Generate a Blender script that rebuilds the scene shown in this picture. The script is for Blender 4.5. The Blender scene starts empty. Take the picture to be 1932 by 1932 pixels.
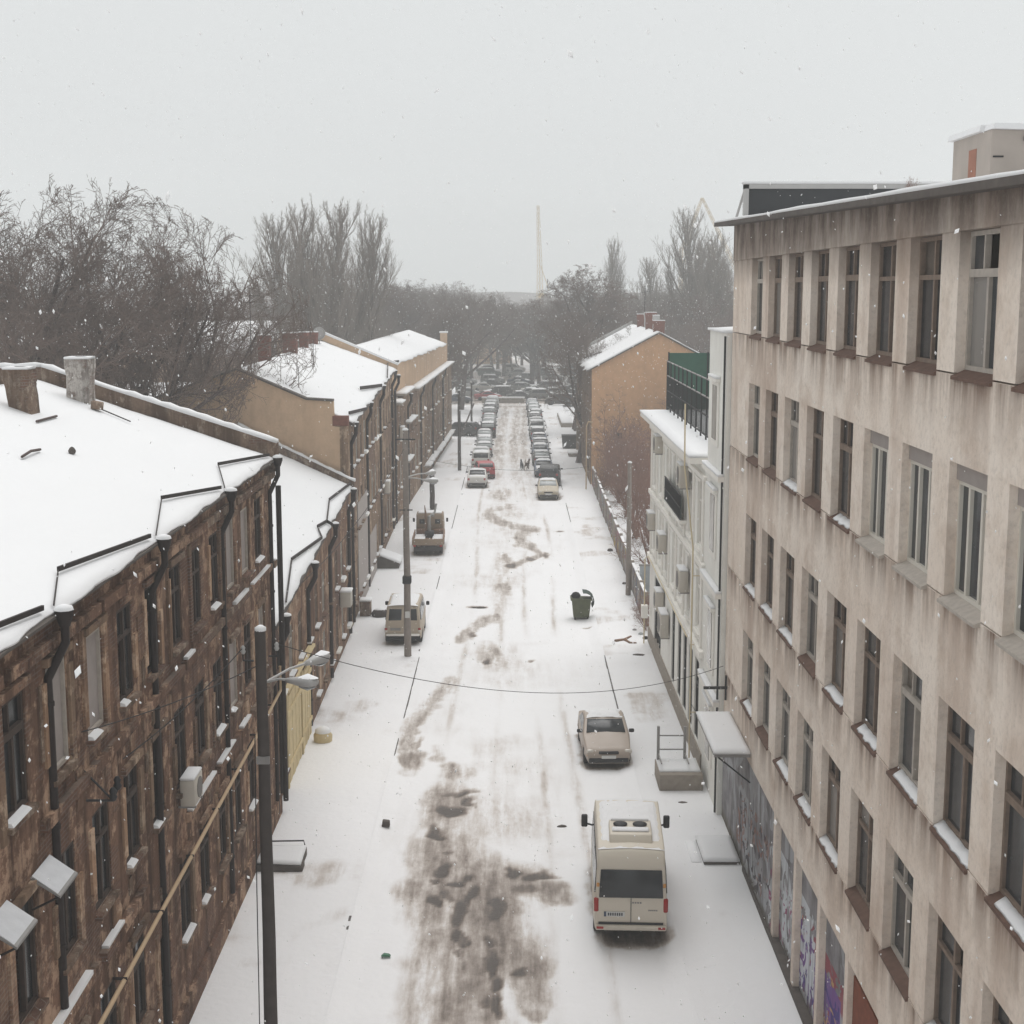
import bpy, bmesh, math, random
import numpy as np
from mathutils import Vector, noise as mnoise
S = bpy.context.scene
COL = S.collection
R = math.radians

# ---------------------------------------------------------------- camera
CAM_H, FPX, YH, CPX = 17.0, 2705.0, 548.0, 966.0        # metres; the photo measured on a 1932 px wide copy
TH = math.atan((CPX - YH) / FPX)
cam = bpy.data.cameras.new('camera'); camo = bpy.data.objects.new('camera', cam); COL.objects.link(camo)
cam.sensor_width = 36.0; cam.lens = 36.0 * FPX / 1932.0
cam.clip_start = 0.2; cam.clip_end = 4000
camo.location = (0, 0, CAM_H); camo.rotation_euler = (math.pi / 2 - TH, 0, 0)
S.camera = camo

# ---------------------------------------------------------------- sky and light (overcast, snowing)
SUN_EL, SUN_AZ = R(64), R(6)          # azimuth from +Y, negative = to the left
w = bpy.data.worlds.new('World'); S.world = w; w.use_nodes = True
nt = w.node_tree; nt.nodes.clear()
o_ = nt.nodes.new('ShaderNodeOutputWorld'); bg = nt.nodes.new('ShaderNodeBackground')
sky = nt.nodes.new('ShaderNodeTexSky'); sky.sky_type = 'NISHITA'; sky.sun_disc = False
sky.sun_elevation = SUN_EL; sky.sun_rotation = SUN_AZ; sky.air_density = 1.0; sky.dust_density = 4.0
hs = nt.nodes.new('ShaderNodeHueSaturation'); hs.inputs['Saturation'].default_value = 0.05
mx = nt.nodes.new('ShaderNodeMix'); mx.data_type = 'RGBA'; mx.inputs['Factor'].default_value = 0.93
mx.inputs[7].default_value = (6.1, 6.27, 6.3, 1)        # even cloud cover
nt.links.new(sky.outputs[0], hs.inputs['Color']); nt.links.new(hs.outputs[0], mx.inputs[6])
nt.links.new(mx.outputs[2], bg.inputs['Color']); bg.inputs['Strength'].default_value = 0.1
nt.links.new(bg.outputs[0], o_.inputs[0])
sl = bpy.data.lights.new('sun', 'SUN'); sl.energy = 1.5; sl.angle = R(50); sl.color = (1.0, 0.98, 0.965)
so = bpy.data.objects.new('sun', sl); COL.objects.link(so)
sd = Vector((math.sin(SUN_AZ) * math.cos(SUN_EL), math.cos(SUN_AZ) * math.cos(SUN_EL), math.sin(SUN_EL)))
so.rotation_euler = sd.to_track_quat('Z', 'Y').to_euler(); so.location = (-40, 60, 80)
vs = S.view_settings; vs.view_transform = 'Standard'; vs.look = 'None'; vs.gamma = 1.0; vs.use_curve_mapping = False
vs.exposure = 0.3
S.cycles.use_denoising = True
S.cycles.max_bounces = 6; S.cycles.diffuse_bounces = 3; S.cycles.glossy_bounces = 2; S.cycles.transmission_bounces = 2
S.cycles.volume_bounces = 1; S.cycles.transparent_max_bounces = 4; S.cycles.caustics_reflective = False
S.cycles.sample_clamp_indirect = 4.0

# ---------------------------------------------------------------- pixel <-> place
ct, st = math.cos(TH), math.sin(TH)
def ray(x, y):
    a = (x - CPX) / FPX; b = (CPX - y) / FPX
    return (a, ct + b * st, -st + b * ct)
def onz(x, y, z=0.0):
    d = ray(x, y); t = (z - CAM_H) / d[2]; return Vector((t * d[0], t * d[1], z))
def onx(x, y, X):
    d = ray(x, y); t = X / d[0]; return Vector((X, t * d[1], CAM_H + t * d[2]))
def ony(x, y, Y):
    d = ray(x, y); t = Y / d[1]; return Vector((t * d[0], Y, CAM_H + t * d[2]))

# ---------------------------------------------------------------- object helpers
ORG = {}
def thing(name, label, cat, loc=(0, 0, 0), group=None):
    o = bpy.data.objects.new(name, None); COL.objects.link(o); o.location = loc; o.empty_display_size = 0.2
    o['label'] = label; o['category'] = cat
    if group: o['group'] = group
    ORG[o.name] = Vector(loc)
    return o
def tag(o, label, cat, group=None):
    o['label'] = label; o['category'] = cat
    if group: o['group'] = group
    return o
def relabel(o, label): o['label'] = label; return o
def struct(o): o['kind'] = 'structure'; return o
def copy_tree(o, parent=None):
    c = o.copy(); COL.objects.link(c)
    if parent is not None:
        c.parent = parent; c.matrix_parent_inverse.identity()
    for ch in o.children: copy_tree(ch, c)
    return c
def inst(name, mesh, parent, loc=(0, 0, 0), rz=0.0, sc=None):
    """a part that shares mesh data; loc in world metres (rebased on the thing's origin)"""
    o = bpy.data.objects.new(name, mesh); COL.objects.link(o)
    org = ORG.get(parent.name, Vector((0, 0, 0))) if parent else Vector((0, 0, 0))
    o.location = Vector(loc) - org; o.rotation_euler = (0, 0, rz)
    if sc: o.scale = sc
    if parent: o.parent = parent
    ORG[o.name] = Vector(loc)
    return o

class MB:
    def __init__(s): s.v = []; s.f = []; s.m = []; s.sm = []
    def add(s, vs, fs, mi=0, smooth=False):
        b = len(s.v); s.v += [tuple(p) for p in vs]
        for f in fs: s.f.append(tuple(b + i for i in f)); s.m.append(mi); s.sm.append(smooth)
        return s
    def box(s, x0, x1, y0, y1, z0, z1, mi=0):
        return s.add([(x0,y0,z0),(x1,y0,z0),(x1,y1,z0),(x0,y1,z0),(x0,y0,z1),(x1,y0,z1),(x1,y1,z1),(x0,y1,z1)],
            [(3,2,1,0),(4,5,6,7),(0,1,5,4),(1,2,6,5),(2,3,7,6),(3,0,4,7)], mi)
    def hexa(s, p, mi=0):                 # 4 bottom, 4 top (counter-clockwise)
        return s.add(p, [(3,2,1,0),(4,5,6,7),(0,1,5,4),(1,2,6,5),(2,3,7,6),(3,0,4,7)], mi)
    def obox(s, c, d, w, h, l0, l1, mi=0):  # box along direction d (horizontal or not), width w, height h
        d = Vector(d).normalized(); up = Vector((0,0,1))
        if abs(d.z) > .95: up = Vector((0,1,0))
        sx = d.cross(up).normalized(); uz = sx.cross(d).normalized(); c = Vector(c)
        P = []
        for zz in (-h/2, h/2):
            for (a, l) in ((-w/2,l0),(w/2,l0),(w/2,l1),(-w/2,l1)): P.append(c + sx*a + d*l + uz*zz)
        return s.hexa(P, mi)
    def tube(s, pts, r, n=6, mi=0, cap=True, smooth=True):
        pts = [Vector(p) for p in pts]; rs = r if isinstance(r, (list, tuple)) else [r]*len(pts)
        V = []; F = []
        a = None
        for i, p in enumerate(pts):
            d = (pts[min(i+1, len(pts)-1)] - pts[max(i-1, 0)])
            if d.length < 1e-9: d = Vector((0,0,1))
            d.normalize()
            if a is None: a = d.orthogonal().normalized()
            else:
                a = a - d * a.dot(d)
                a = a.normalized() if a.length > 1e-6 else d.orthogonal().normalized()
            b = d.cross(a)
            for k in range(n):
                t = 2*math.pi*k/n; V.append(p + (a*math.cos(t) + b*math.sin(t))*rs[i])
        for i in range(len(pts)-1):
            for k in range(n):
                F.append((i*n+k, i*n+(k+1)%n, (i+1)*n+(k+1)%n, (i+1)*n+k))
        s.add(V, F, mi, smooth)
        if cap:
            m = len(pts)-1
            s.add([V[k] for k in range(n)], [tuple(range(n-1,-1,-1))], mi)
            s.add([V[m*n+k] for k in range(n)], [tuple(range(n))], mi)
        return s
    def lathe(s, c, prof, n=12, mi=0, smooth=True, axis='z'):
        V = []; F = []
        for (r, h) in prof:
            for k in range(n):
                t = 2*math.pi*k/n
                q = (r*math.cos(t), r*math.sin(t), h)
                if axis == 'x': q = (q[2], q[0], q[1])
                if axis == 'y': q = (q[0], q[2], q[1])
                V.append((c[0]+q[0], c[1]+q[1], c[2]+q[2]))
        for i in range(len(prof)-1):
            for k in range(n): F.append((i*n+k, i*n+(k+1)%n, (i+1)*n+(k+1)%n, (i+1)*n+k))
        s.add(V, F, mi, smooth)
        s.add([V[k] for k in range(n)], [tuple(range(n-1,-1,-1))], mi); m = len(prof)-1
        s.add([V[m*n+k] for k in range(n)], [tuple(range(n))], mi)
        return s
    def prism(s, poly, y0, y1, mi=0, axis='y'):   # polygon extruded; axis y: poly in (x,z); axis x: poly in (y,z); axis z: poly in (x,y)
        n = len(poly)
        def P(p, t):
            return (p[0], t, p[1]) if axis == 'y' else ((t, p[0], p[1]) if axis == 'x' else (p[0], p[1], t))
        V = [P(p, y0) for p in poly] + [P(p, y1) for p in poly]
        F = [tuple(range(n-1,-1,-1)), tuple(range(n, 2*n))]
        F += [(i, (i+1)%n, n+(i+1)%n, n+i) for i in range(n)]
        return s.add(V, F, mi)
    def mesh(s, name, mats, org=(0,0,0), bevel=0.0, seg=1, fixn=True):
        me = bpy.data.meshes.new(name); ox, oy, oz = org
        me.from_pydata([(p[0]-ox, p[1]-oy, p[2]-oz) for p in s.v], [], s.f)
        if not isinstance(mats, (list, tuple)): mats = [mats]
        for m in mats: me.materials.append(m)
        if s.f:
            me.polygons.foreach_set('material_index', s.m); me.polygons.foreach_set('use_smooth', s.sm)
        if fixn or bevel:
            bm = bmesh.new(); bm.from_mesh(me)
            if bevel:
                bmesh.ops.remove_doubles(bm, verts=bm.verts, dist=1e-5)
            bmesh.ops.recalc_face_normals(bm, faces=bm.faces)
            if bevel:
                es = [e for e in bm.edges if len(e.link_faces) == 2 and e.calc_face_angle(0) > R(25)]
                bmesh.ops.bevel(bm, geom=es, offset=bevel, segments=seg, affect='EDGES', clamp_overlap=True, profile=.6)
                for f in bm.faces: f.smooth = True
            bm.to_mesh(me); bm.free()
        me.update(); return me
    def build(s, name, mats, parent=None, bevel=0.0, seg=1, fixn=True):
        org = ORG.get(parent.name, Vector((0,0,0))) if parent else Vector((0,0,0))
        me = s.mesh(name, mats, org, bevel, seg, fixn)
        o = bpy.data.objects.new(name, me); COL.objects.link(o)
        if parent: o.parent = parent
        ORG[o.name] = org
        return o

# ---------------------------------------------------------------- materials
class NT:
    def __init__(s, name):
        s.m = bpy.data.materials.new(name); s.m.use_nodes = True; s.t = s.m.node_tree; s.t.nodes.clear()
        s.out = s.t.nodes.new('ShaderNodeOutputMaterial'); s.b = s.t.nodes.new('ShaderNodeBsdfPrincipled')
        s.t.links.new(s.b.outputs[0], s.out.inputs[0])
        s.pos = s.t.nodes.new('ShaderNodeNewGeometry').outputs['Position']
    def L(s, a, b): s.t.links.new(a, b)
    def mapv(s, sc, loc=(0,0,0), vec=None):
        n = s.t.nodes.new('ShaderNodeMapping'); n.inputs['Scale'].default_value = sc; n.inputs['Location'].default_value = loc
        s.L(vec if vec is not None else s.pos, n.inputs['Vector']); return n.outputs[0]
    def noise(s, scale, detail=4, vec=None, rough=.55, dist=0.0):
        n = s.t.nodes.new('ShaderNodeTexNoise'); n.inputs['Scale'].default_value = scale; n.inputs['Detail'].default_value = detail
        n.inputs['Roughness'].default_value = rough; n.inputs['Distortion'].default_value = dist
        s.L(vec if vec is not None else s.pos, n.inputs['Vector']); return n.outputs['Fac']
    def voro(s, scale, vec=None):
        n = s.t.nodes.new('ShaderNodeTexVoronoi'); n.inputs['Scale'].default_value = scale
        s.L(vec if vec is not None else s.pos, n.inputs['Vector']); return n
    def ramp(s, fac, stops):
        n = s.t.nodes.new('ShaderNodeValToRGB'); cr = n.color_ramp
        while len(cr.elements) < len(stops): cr.elements.new(.5)
        for e, (p, c) in zip(cr.elements, stops):
            e.position = p; e.color = (c, c, c, 1) if isinstance(c, (int, float)) else (*c, 1)
        s.L(fac, n.inputs[0]); return n.outputs[0]
    def mix(s, fac, a, b, mode='MIX'):
        n = s.t.nodes.new('ShaderNodeMix'); n.data_type = 'RGBA'; n.blend_type = mode
        for sock, v in ((n.inputs[0], fac), (n.inputs[6], a), (n.inputs[7], b)):
            if isinstance(v, (int, float)): sock.default_value = v if sock is n.inputs[0] else (v, v, v, 1)
            elif isinstance(v, tuple): sock.default_value = (*v, 1)
            else: s.L(v, sock)
        return n.outputs[2]
    def math(s, op, a, b=0.0, clamp=False):
        n = s.t.nodes.new('ShaderNodeMath'); n.operation = op; n.use_clamp = clamp
        for sock, v in ((n.inputs[0], a), (n.inputs[1], b)):
            if isinstance(v, (int, float)): sock.default_value = v
            else: s.L(v, sock)
        return n.outputs[0]
    def sep(s, vec=None):
        n = s.t.nodes.new('ShaderNodeSeparateXYZ'); s.L(vec if vec is not None else s.pos, n.inputs[0]); return n.outputs
    def attr(s, name):
        n = s.t.nodes.new('ShaderNodeAttribute'); n.attribute_name = name; return n.outputs['Fac']
    def objrand(s): return s.t.nodes.new('ShaderNodeObjectInfo').outputs['Random']
    def bump(s, h, strength=.3, dist=.05):
        n = s.t.nodes.new('ShaderNodeBump'); n.inputs['Strength'].default_value = strength; n.inputs['Distance'].default_value = dist
        s.L(h, n.inputs['Height']); s.L(n.outputs[0], s.b.inputs['Normal'])
    def set(s, col=None, rough=None, metal=None, spec=None):
        for k, v in (('Base Color', col), ('Roughness', rough), ('Metallic', metal), ('Specular IOR Level', spec)):
            if v is None: continue
            if isinstance(v, (int, float)): s.b.inputs[k].default_value = v
            elif isinstance(v, tuple): s.b.inputs[k].default_value = (*v, 1)
            else: s.L(v, s.b.inputs[k])
        return s.m
def simple(name, col, rough=.7, metal=0.0, spec=.3, var=.25, scale=3.0):
    n = NT(name); f = n.noise(scale, 5)
    c = n.mix(f, tuple(v*(1-var) for v in col), tuple(min(1, v*(1+var)) for v in col))
    return n.set(c, rough, metal, spec)

def m_snow(name='snow', a=.86):
    n = NT(name); f = n.noise(.35, 6); g = n.noise(9, 4)
    c = n.mix(f, (a*.965, a*.965, a*.975), (a, a, a*1.005)); c = n.mix(n.ramp(g, [(.3, .0), (.9, .12)]), c, (a*.93, a*.925, a*.93))
    n.set(c, .75, 0, .15); n.bump(n.noise(4, 6), .25, .06); return n.m
def m_road():
    n = NT('road_snow'); at = n.attr('slush')
    wob = n.noise(2.0, 8, n.mapv((1, .55, 1)), .7); fine = n.noise(7, 7, n.mapv((1, .35, 1)), .7)
    smear = n.noise(2.6, 6, n.mapv((1, .10, 1)), .62); soft = n.noise(.5, 4)
    k = n.math('ADD', n.math('MULTIPLY', n.math('SUBTRACT', wob, .48), 1.5), n.math('ADD', n.math('MULTIPLY', n.math('SUBTRACT', fine, .48), 1.1), n.math('MULTIPLY', n.math('SUBTRACT', smear, .48), 2.8)))
    s_ = n.math('ADD', at, n.math('MULTIPLY', k, n.math('MULTIPLY', n.math('MULTIPLY', at, 4.0, True), .42)))
    s_ = n.math('ADD', s_, n.math('MULTIPLY', n.math('SUBTRACT', smear, .5), .09)); s_ = n.math('ADD', s_, n.math('MULTIPLY', n.math('SUBTRACT', soft, .52), .10), True)
    c = n.ramp(s_, [(0, (.83, .825, .83)), (.10, (.76, .745, .74)), (.28, (.58, .535, .50)), (.50, (.36, .31, .275)), (.74, (.18, .145, .122)), (1, (.08, .064, .054))])
    r = n.ramp(s_, [(0, .8), (.4, .6), (.9, .38)])
    n.set(c, r, 0, .2); n.bump(n.math('ADD', n.noise(5, 6), n.math('MULTIPLY', s_, -1.2)), .4, .06); return n.m
def m_concrete():
    """pale stained render of the tall block: mottled, vertical run-off streaks, rusty dirt hanging below each sill line"""
    n = NT('stained_render'); xyz = n.sep(); fine = n.noise(9, 8, rough=.7)
    big = n.noise(.22, 6, rough=.6); mot = n.noise(1.7, 9, n.mapv((1, .8, .8), (3, 5, 1)), .72); blot = n.noise(.6, 8, n.mapv((1, .8, .7), (5, 1, 9)), .68, .7)
    st1 = n.noise(.8, 5, n.mapv((1, .9, .12)), .55); st2 = n.noise(1.1, 5, n.mapv((1, .8, .10), (2, 2, 2)), .55)
    c = n.mix(n.ramp(big, [(.3, 0), (.7, 1)]), (.77, .655, .56), (.86, .775, .69))
    c = n.mix(n.ramp(mot, [(.34, .6), (.52, 0)]), c, (.60, .49, .40))
    c = n.mix(n.ramp(blot, [(.50, 0), (.66, .5)]), c, (.52, .395, .31))
    c = n.mix(n.ramp(st1, [(.52, 0), (.72, .6)]), c, (.43, .31, .24))
    c = n.mix(n.ramp(st2, [(.54, 0), (.72, .5)]), c, (.87, .79, .71))
    grime = n.ramp(n.noise(1.3, 7, n.mapv((1, 1.2, .4)), .68), [(.35, 0), (.6, 1)])
    top = n.ramp(n.math('MULTIPLY', n.math('SUBTRACT', xyz[2], 17.1), .8, True), [(0, 0), (.7, .85), (1, 1)])
    c = n.mix(n.math('MULTIPLY', top, n.math('ADD', .62, n.math('MULTIPLY', grime, .36))), c, (.125, .092, .075))
    acc = None
    for zs in (15.72, 12.22, 8.45, 5.0):
        d = n.math('SUBTRACT', zs, xyz[2]); k = n.ramp(d, [(0, 0), (.002, 1), (.4, .5), (1, 0)])
        acc = k if acc is None else n.math('MAXIMUM', acc, k)
    drip = n.ramp(n.noise(1.5, 6, n.mapv((1, 1.2, .12)), .62), [(.38, 0), (.60, 1)])
    c = n.mix(n.math('MULTIPLY', n.math('MULTIPLY', acc, drip), 1.0), c, (.17, .105, .075))
    cr = n.voro(.33, n.mapv((1, 1, 1))); cr.feature = 'DISTANCE_TO_EDGE'; wv = n.noise(1.5, 6)
    crack = n.math('MULTIPLY', n.ramp(n.math('ADD', cr.outputs['Distance'], n.math('MULTIPLY', n.math('SUBTRACT', wv, .5), .12)), [(.0, 1), (.008, 0)]), n.ramp(big, [(.5, 0), (.55, .8)]))
    c = n.mix(n.ramp(fine, [(.3, .35), (.5, 0)]), c, (.36, .31, .27))
    low = n.ramp(n.math('MULTIPLY', xyz[2], .25, True), [(.05, .6), (.55, 0)])
    c = n.mix(n.math('MULTIPLY', low, grime), c, (.22, .175, .145))
    n.set(c, .93, 0, .08); n.bump(n.math('ADD', fine, n.math('MULTIPLY', mot, 1.5)), .45, .03); return n.m
def m_oldwall(name, base, mid, light, bare=.5, sc=1.0, peel=.8):
    """old sooty plaster: broad tone changes, dark run-off, sharp-edged scars, patches fallen to brick"""
    n = NT(name); broad = n.noise(.17*sc, 5); a = n.noise(.55*sc, 8, n.mapv((1, .6, .8)), .7, .4); b = n.noise(2.1*sc, 9, n.mapv((1, .5, .6)), .74); f = n.noise(11, 7, rough=.7)
    c = n.mix(n.ramp(a, [(.36, 0), (.62, 1)]), base, mid)
    c = n.mix(n.ramp(broad, [(.35, .55), (.65, 0)]), c, tuple(x*.6 for x in mid))
    c = n.mix(n.ramp(n.math('ADD', n.math('MULTIPLY', b, .75), n.math('MULTIPLY', broad, .25)), [(bare, 0), (bare+.05, .9)]), c, light)
    v = n.noise(1.7, 8, n.mapv((1, 1.0, .07)), .7); c = n.mix(n.ramp(v, [(.46, 0), (.62, .8)]), c, tuple(x*.38 for x in base))
    c = n.mix(n.ramp(f, [(.32, .5), (.5, 0)]), c, tuple(x*.5 for x in base))
    br = n.t.nodes.new('ShaderNodeTexBrick'); br.inputs['Scale'].default_value = 1.0
    br.inputs['Brick Width'].default_value = .26; br.inputs['Row Height'].default_value = .08; br.inputs['Mortar Size'].default_value = .012
    br.inputs['Color1'].default_value = (.17, .085, .06, 1); br.inputs['Color2'].default_value = (.10, .055, .042, 1); br.inputs['Mortar'].default_value = (.19, .155, .13, 1)
    x = n.sep(); cb = n.t.nodes.new('ShaderNodeCombineXYZ'); n.L(n.math('ADD', x[1], x[0]), cb.inputs[0]); n.L(x[2], cb.inputs[1]); n.L(cb.outputs[0], br.inputs['Vector'])
    pk = n.ramp(n.noise(.5*sc, 8, n.mapv((1, .7, 1), (7, 3, 1)), .72), [(.53, 0), (.56, peel)])
    c = n.mix(pk, c, br.outputs['Color'])
    low = n.ramp(n.math('ADD', x[2], n.math('MULTIPLY', a, 1.6)), [(.9/3, .8), (2.4/3, 0)]) if False else None
    n.set(c, .95, 0, .08); n.bump(n.math('ADD', b, n.math('MULTIPLY', pk, -.6)), .6, .05); return n.m
def m_plaster(name, col, dirt=.25):
    """sound painted plaster: faint mottling, soft grey run-off, a few darker patches"""
    n = NT(name); big = n.noise(.25, 6, rough=.6); mot = n.noise(2.2, 9, n.mapv((1, 1, .8)), .72); fine = n.noise(10, 7, rough=.7); run = n.noise(.9, 5, n.mapv((1, .8, .15)), .55)
    c = n.mix(n.ramp(big, [(.3, 0), (.7, 1)]), tuple(v*.90 for v in col), tuple(min(.9, v*1.07) for v in col))
    c = n.mix(n.ramp(mot, [(.35, dirt*1.6), (.55, 0)]), c, tuple(v*.72 for v in col))
    c = n.mix(n.ramp(run, [(.52, 0), (.75, dirt*1.8)]), c, (col[0]*.66, col[1]*.63, col[2]*.60))
    c = n.mix(n.ramp(fine, [(.3, dirt), (.48, 0)]), c, tuple(v*.75 for v in col))
    n.set(c, .93, 0, .08); n.bump(n.math('ADD', fine, mot), .4, .025); return n.m
def m_graffiti():
    n = NT('graffiti_panel'); W = n.mapv((1, 1, 1)); x = n.sep()
    c = n.mix(n.ramp(n.noise(1.2, 6), [(.35, 0), (.65, 1)]), (.17, .16, .17), (.34, .33, .34))
    c = n.mix(n.ramp(n.noise(.7, 4, n.mapv((1, .9, .7), (3, 1, 2)), .5, 1.5), [(.53, 0), (.56, .85)]), c, (.42, .43, .45))
    def band(y0, y1, z0, z1, col, seed, thr=.45, amt=.9):
        nonlocal c
        f = n.math('MULTIPLY', n.math('GREATER_THAN', x[1], y0), n.math('LESS_THAN', x[1], y1))
        f = n.math('MULTIPLY', f, n.math('MULTIPLY', n.math('GREATER_THAN', x[2], z0), n.math('LESS_THAN', x[2], z1)))
        k = n.ramp(n.noise(1.1, 3, n.mapv((1, 1, 1.2), (seed, seed*2, 3)), .5, 2.2), [(thr, 0), (thr+.02, amt)])
        c = n.mix(n.math('MULTIPLY', f, k), c, col)
    band(28.2, 33.4, .2, 2.5, (.30, .05, .07), 5, .47, .8); band(28.4, 32.9, .2, 2.1, (.17, .09, .29), 1, .42); band(28.5, 32.8, .3, 1.9, (.07, .05, .22), 9, .55)
    band(28.3, 33.1, .1, 2.2, (.55, .36, .16), 12, .61, .8); band(23, 27, 0, 2.6, (.36, .09, .10), 15, .56, .8); band(36, 41.5, .6, 2.6, (.28, .10, .055), 21, .56, .6)
    band(31, 36, .2, 2.7, (.60, .63, .66), 30, .47); band(36, 41, 0, 2.5, (.06, .05, .06), 33, .56); band(33, 36, .2, 2, (.30, .05, .14), 37, .58)
    d = n.ramp(n.noise(2.2, 6, n.mapv((1, 1.4, .2))), [(.5, 0), (.7, .7)]); c = n.mix(d, c, (.10, .085, .08))
    lo = n.ramp(n.math('ADD', n.math('MULTIPLY', x[2], .9), n.math('MULTIPLY', n.noise(2.5, 5), .6)), [(.45, .9), (.85, 0)])
    c = n.mix(lo, c, (.10, .082, .05))
    return n.set(c, .85, 0, .15)
def m_glass(name='window_glass', dark=(.018, .022, .027), light=(.05, .057, .064)):
    n = NT(name); r = n.objrand(); g = n.noise(1.1, 3)
    f = n.math('ADD', n.math('MULTIPLY', r, .75), n.math('MULTIPLY', n.math('SUBTRACT', g, .5), .9), True)
    c = n.mix(f, dark, light)
    if name == 'window_glass': c = n.mix(n.ramp(r, [(.90, 0), (.905, .75)]), c, (.30, .28, .26))
    n.set(c, n.ramp(n.noise(3, 4), [(.3, .08), (.7, .28)]), 0, .3); n.bump(n.noise(.8, 2), .06, .02); return n.m
def m_paint(name, col, rough=.35):
    n = NT(name); d = n.noise(2.2, 6); x = n.sep()
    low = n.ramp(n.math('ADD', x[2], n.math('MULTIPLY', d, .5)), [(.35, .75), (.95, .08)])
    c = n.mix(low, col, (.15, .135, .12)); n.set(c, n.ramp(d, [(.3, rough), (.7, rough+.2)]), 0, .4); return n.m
def m_rand(name, cols, rough=.4, spec=.4):
    n = NT(name); r = n.objrand(); st = [(i/len(cols), c) for i, c in enumerate(cols)]
    rp = n.t.nodes.new('ShaderNodeValToRGB'); rp.color_ramp.interpolation = 'CONSTANT'
    cr = rp.color_ramp
    while len(cr.elements) < len(st): cr.elements.new(.5)
    for e, (p, c) in zip(cr.elements, st): e.position = p; e.color = (*c, 1)
    n.L(r, rp.inputs[0]); return n.set(rp.outputs[0], rough, 0, spec)
M = {}
M['snow'] = m_snow(); M['roof_snow'] = m_snow('roof_snow', .79); M['road'] = m_road(); M['concrete'] = m_concrete()
M['wallA'] = m_oldwall('sooty_brown_plaster', (.115, .063, .043), (.26, .152, .102), (.46, .31, .215), .50, 1.5, .55)
M['wallB'] = m_oldwall('brown_plaster', (.18, .10, .066), (.32, .20, .135), (.50, .36, .255), .51)
M['wallC'] = m_oldwall('grey_brown_plaster', (.21, .135, .09), (.32, .22, .15), (.49, .37, .27), .52)
M['gable'] = m_plaster('tan_gable_plaster', (.58, .41, .275), .3)
M['orange'] = m_plaster('ochre_brick', (.62, .37, .205), .3)
M['oldbrick'] = m_oldwall('old_brick', (.17, .11, .075), (.27, .19, .14), (.36, .29, .23), .5, 2.0)
M['redbrick'] = simple('red_chimney_brick', (.17, .065, .045), .9, var=.45, scale=9)
M['white'] = m_plaster('cream_render', (.87, .84, .79), .13)
M['cream'] = simple('cream_trim', (.85, .82, .765), .85, var=.08)
M['yellow'] = simple('yellow_gate_paint', (.62, .50, .29), .8, var=.22, scale=4)
M['sillrust'] = simple('rusty_sill', (.13, .075, .055), .9, var=.5, scale=6)
M['darkwood'] = simple('dark_window_wood', (.05, .032, .024), .8, var=.4, scale=8)
M['wood'] = simple('brown_window_wood', (.21, .155, .12), .8, var=.4, scale=8)
M['palewood'] = simple('weathered_pale_wood', (.42, .375, .33), .8, var=.3, scale=8)
M['pvc'] = simple('white_window_plastic', (.66, .62, .55), .5, var=.08)
M['glass'] = m_glass(); M['carglass'] = m_glass('car_glass', (.012, .013, .015), (.05, .055, .06))
M['snowglass'] = m_glass('snow_dusted_glass', (.25, .27, .27), (.42, .44, .44))
M['tanstrip'] = m_oldwall('tan_window_surround', (.28, .165, .105), (.44, .28, .18), (.58, .42, .30), .5, 1.5, .5)
M['pipe'] = simple('dark_downpipe', (.022, .014, .012), .7, var=.5, scale=5)
M['gas'] = simple('beige_gas_pipe', (.50, .36, .22), .6, var=.15)
M['ygas'] = simple('yellow_gas_pipe', (.66, .56, .38), .6, var=.15)
M['pole'] = simple('weathered_pole', (.065, .053, .048), .9, var=.4, scale=4)
M['cpole'] = simple('concrete_pole', (.25, .215, .19), .9, var=.3, scale=4)
M['steel'] = simple('grey_steel', (.28, .27, .26), .55, .3, .4, .25)
M['black'] = simple('black_metal', (.025, .025, .027), .6, 0, .3, .3)
M['rubber'] = simple('tyre_rubber', (.012, .012, .012), .9, var=.3)
M['lamp'] = simple('lamp_housing', (.42, .41, .40), .5, var=.12)
M['concrete_rough'] = simple('rough_concrete', (.30, .26, .22), .95, var=.35, scale=5)
M['darkstone'] = simple('dark_stone', (.10, .085, .075), .95, var=.45, scale=4)
M['graffiti'] = m_graffiti()
M['rustdoor'] = simple('rust_red_door', (.20, .055, .025), .85, var=.4, scale=5)
M['green'] = simple('green_mesh_net', (.05, .125, .09), .9, var=.2); M['darkgreen'] = simple('dark_green_metal', (.02, .045, .035), .7, var=.3)
M['bin'] = simple('bin_green', (.085, .095, .05), .75, var=.5, scale=4)
M['board'] = simple('grey_board', (.34, .30, .28), .9, var=.2)
M['bark'] = simple('bark', (.085, .06, .053), .95, var=.3, scale=6)
M['twig'] = simple('bare_twigs', (.165, .12, .10), .95, var=.2, scale=2)
M['redtwig'] = simple('red_brown_twigs', (.25, .145, .112), .95, var=.25, scale=2)
M['poplar'] = simple('poplar_twigs', (.25, .21, .18), .95, var=.2, scale=2)
M['ac'] = simple('air_con_cream', (.52, .48, .42), .6, var=.12)
M['acgrill'] = simple('air_con_grille', (.16, .15, .14), .6, var=.2)
M['tan'] = simple('tan_truck_paint', (.27, .20, .14), .6, var=.2, scale=3)
M['rusty'] = simple('rusty_truck_steel', (.22, .13, .085), .85, var=.5, scale=4)
M['redlamp'] = simple('red_lamp', (.33, .02, .015), .3, var=.15); M['amber'] = simple('amber_lamp', (.6, .28, .08), .3, var=.1); M['headlamp'] = simple('headlamp', (.62, .58, .52), .15, 0, .6, .1)
M['plate'] = simple('number_plate', (.62, .62, .60), .5, var=.06); M['platetxt'] = simple('plate_print', (.05, .05, .06), .6, var=.1)
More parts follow.
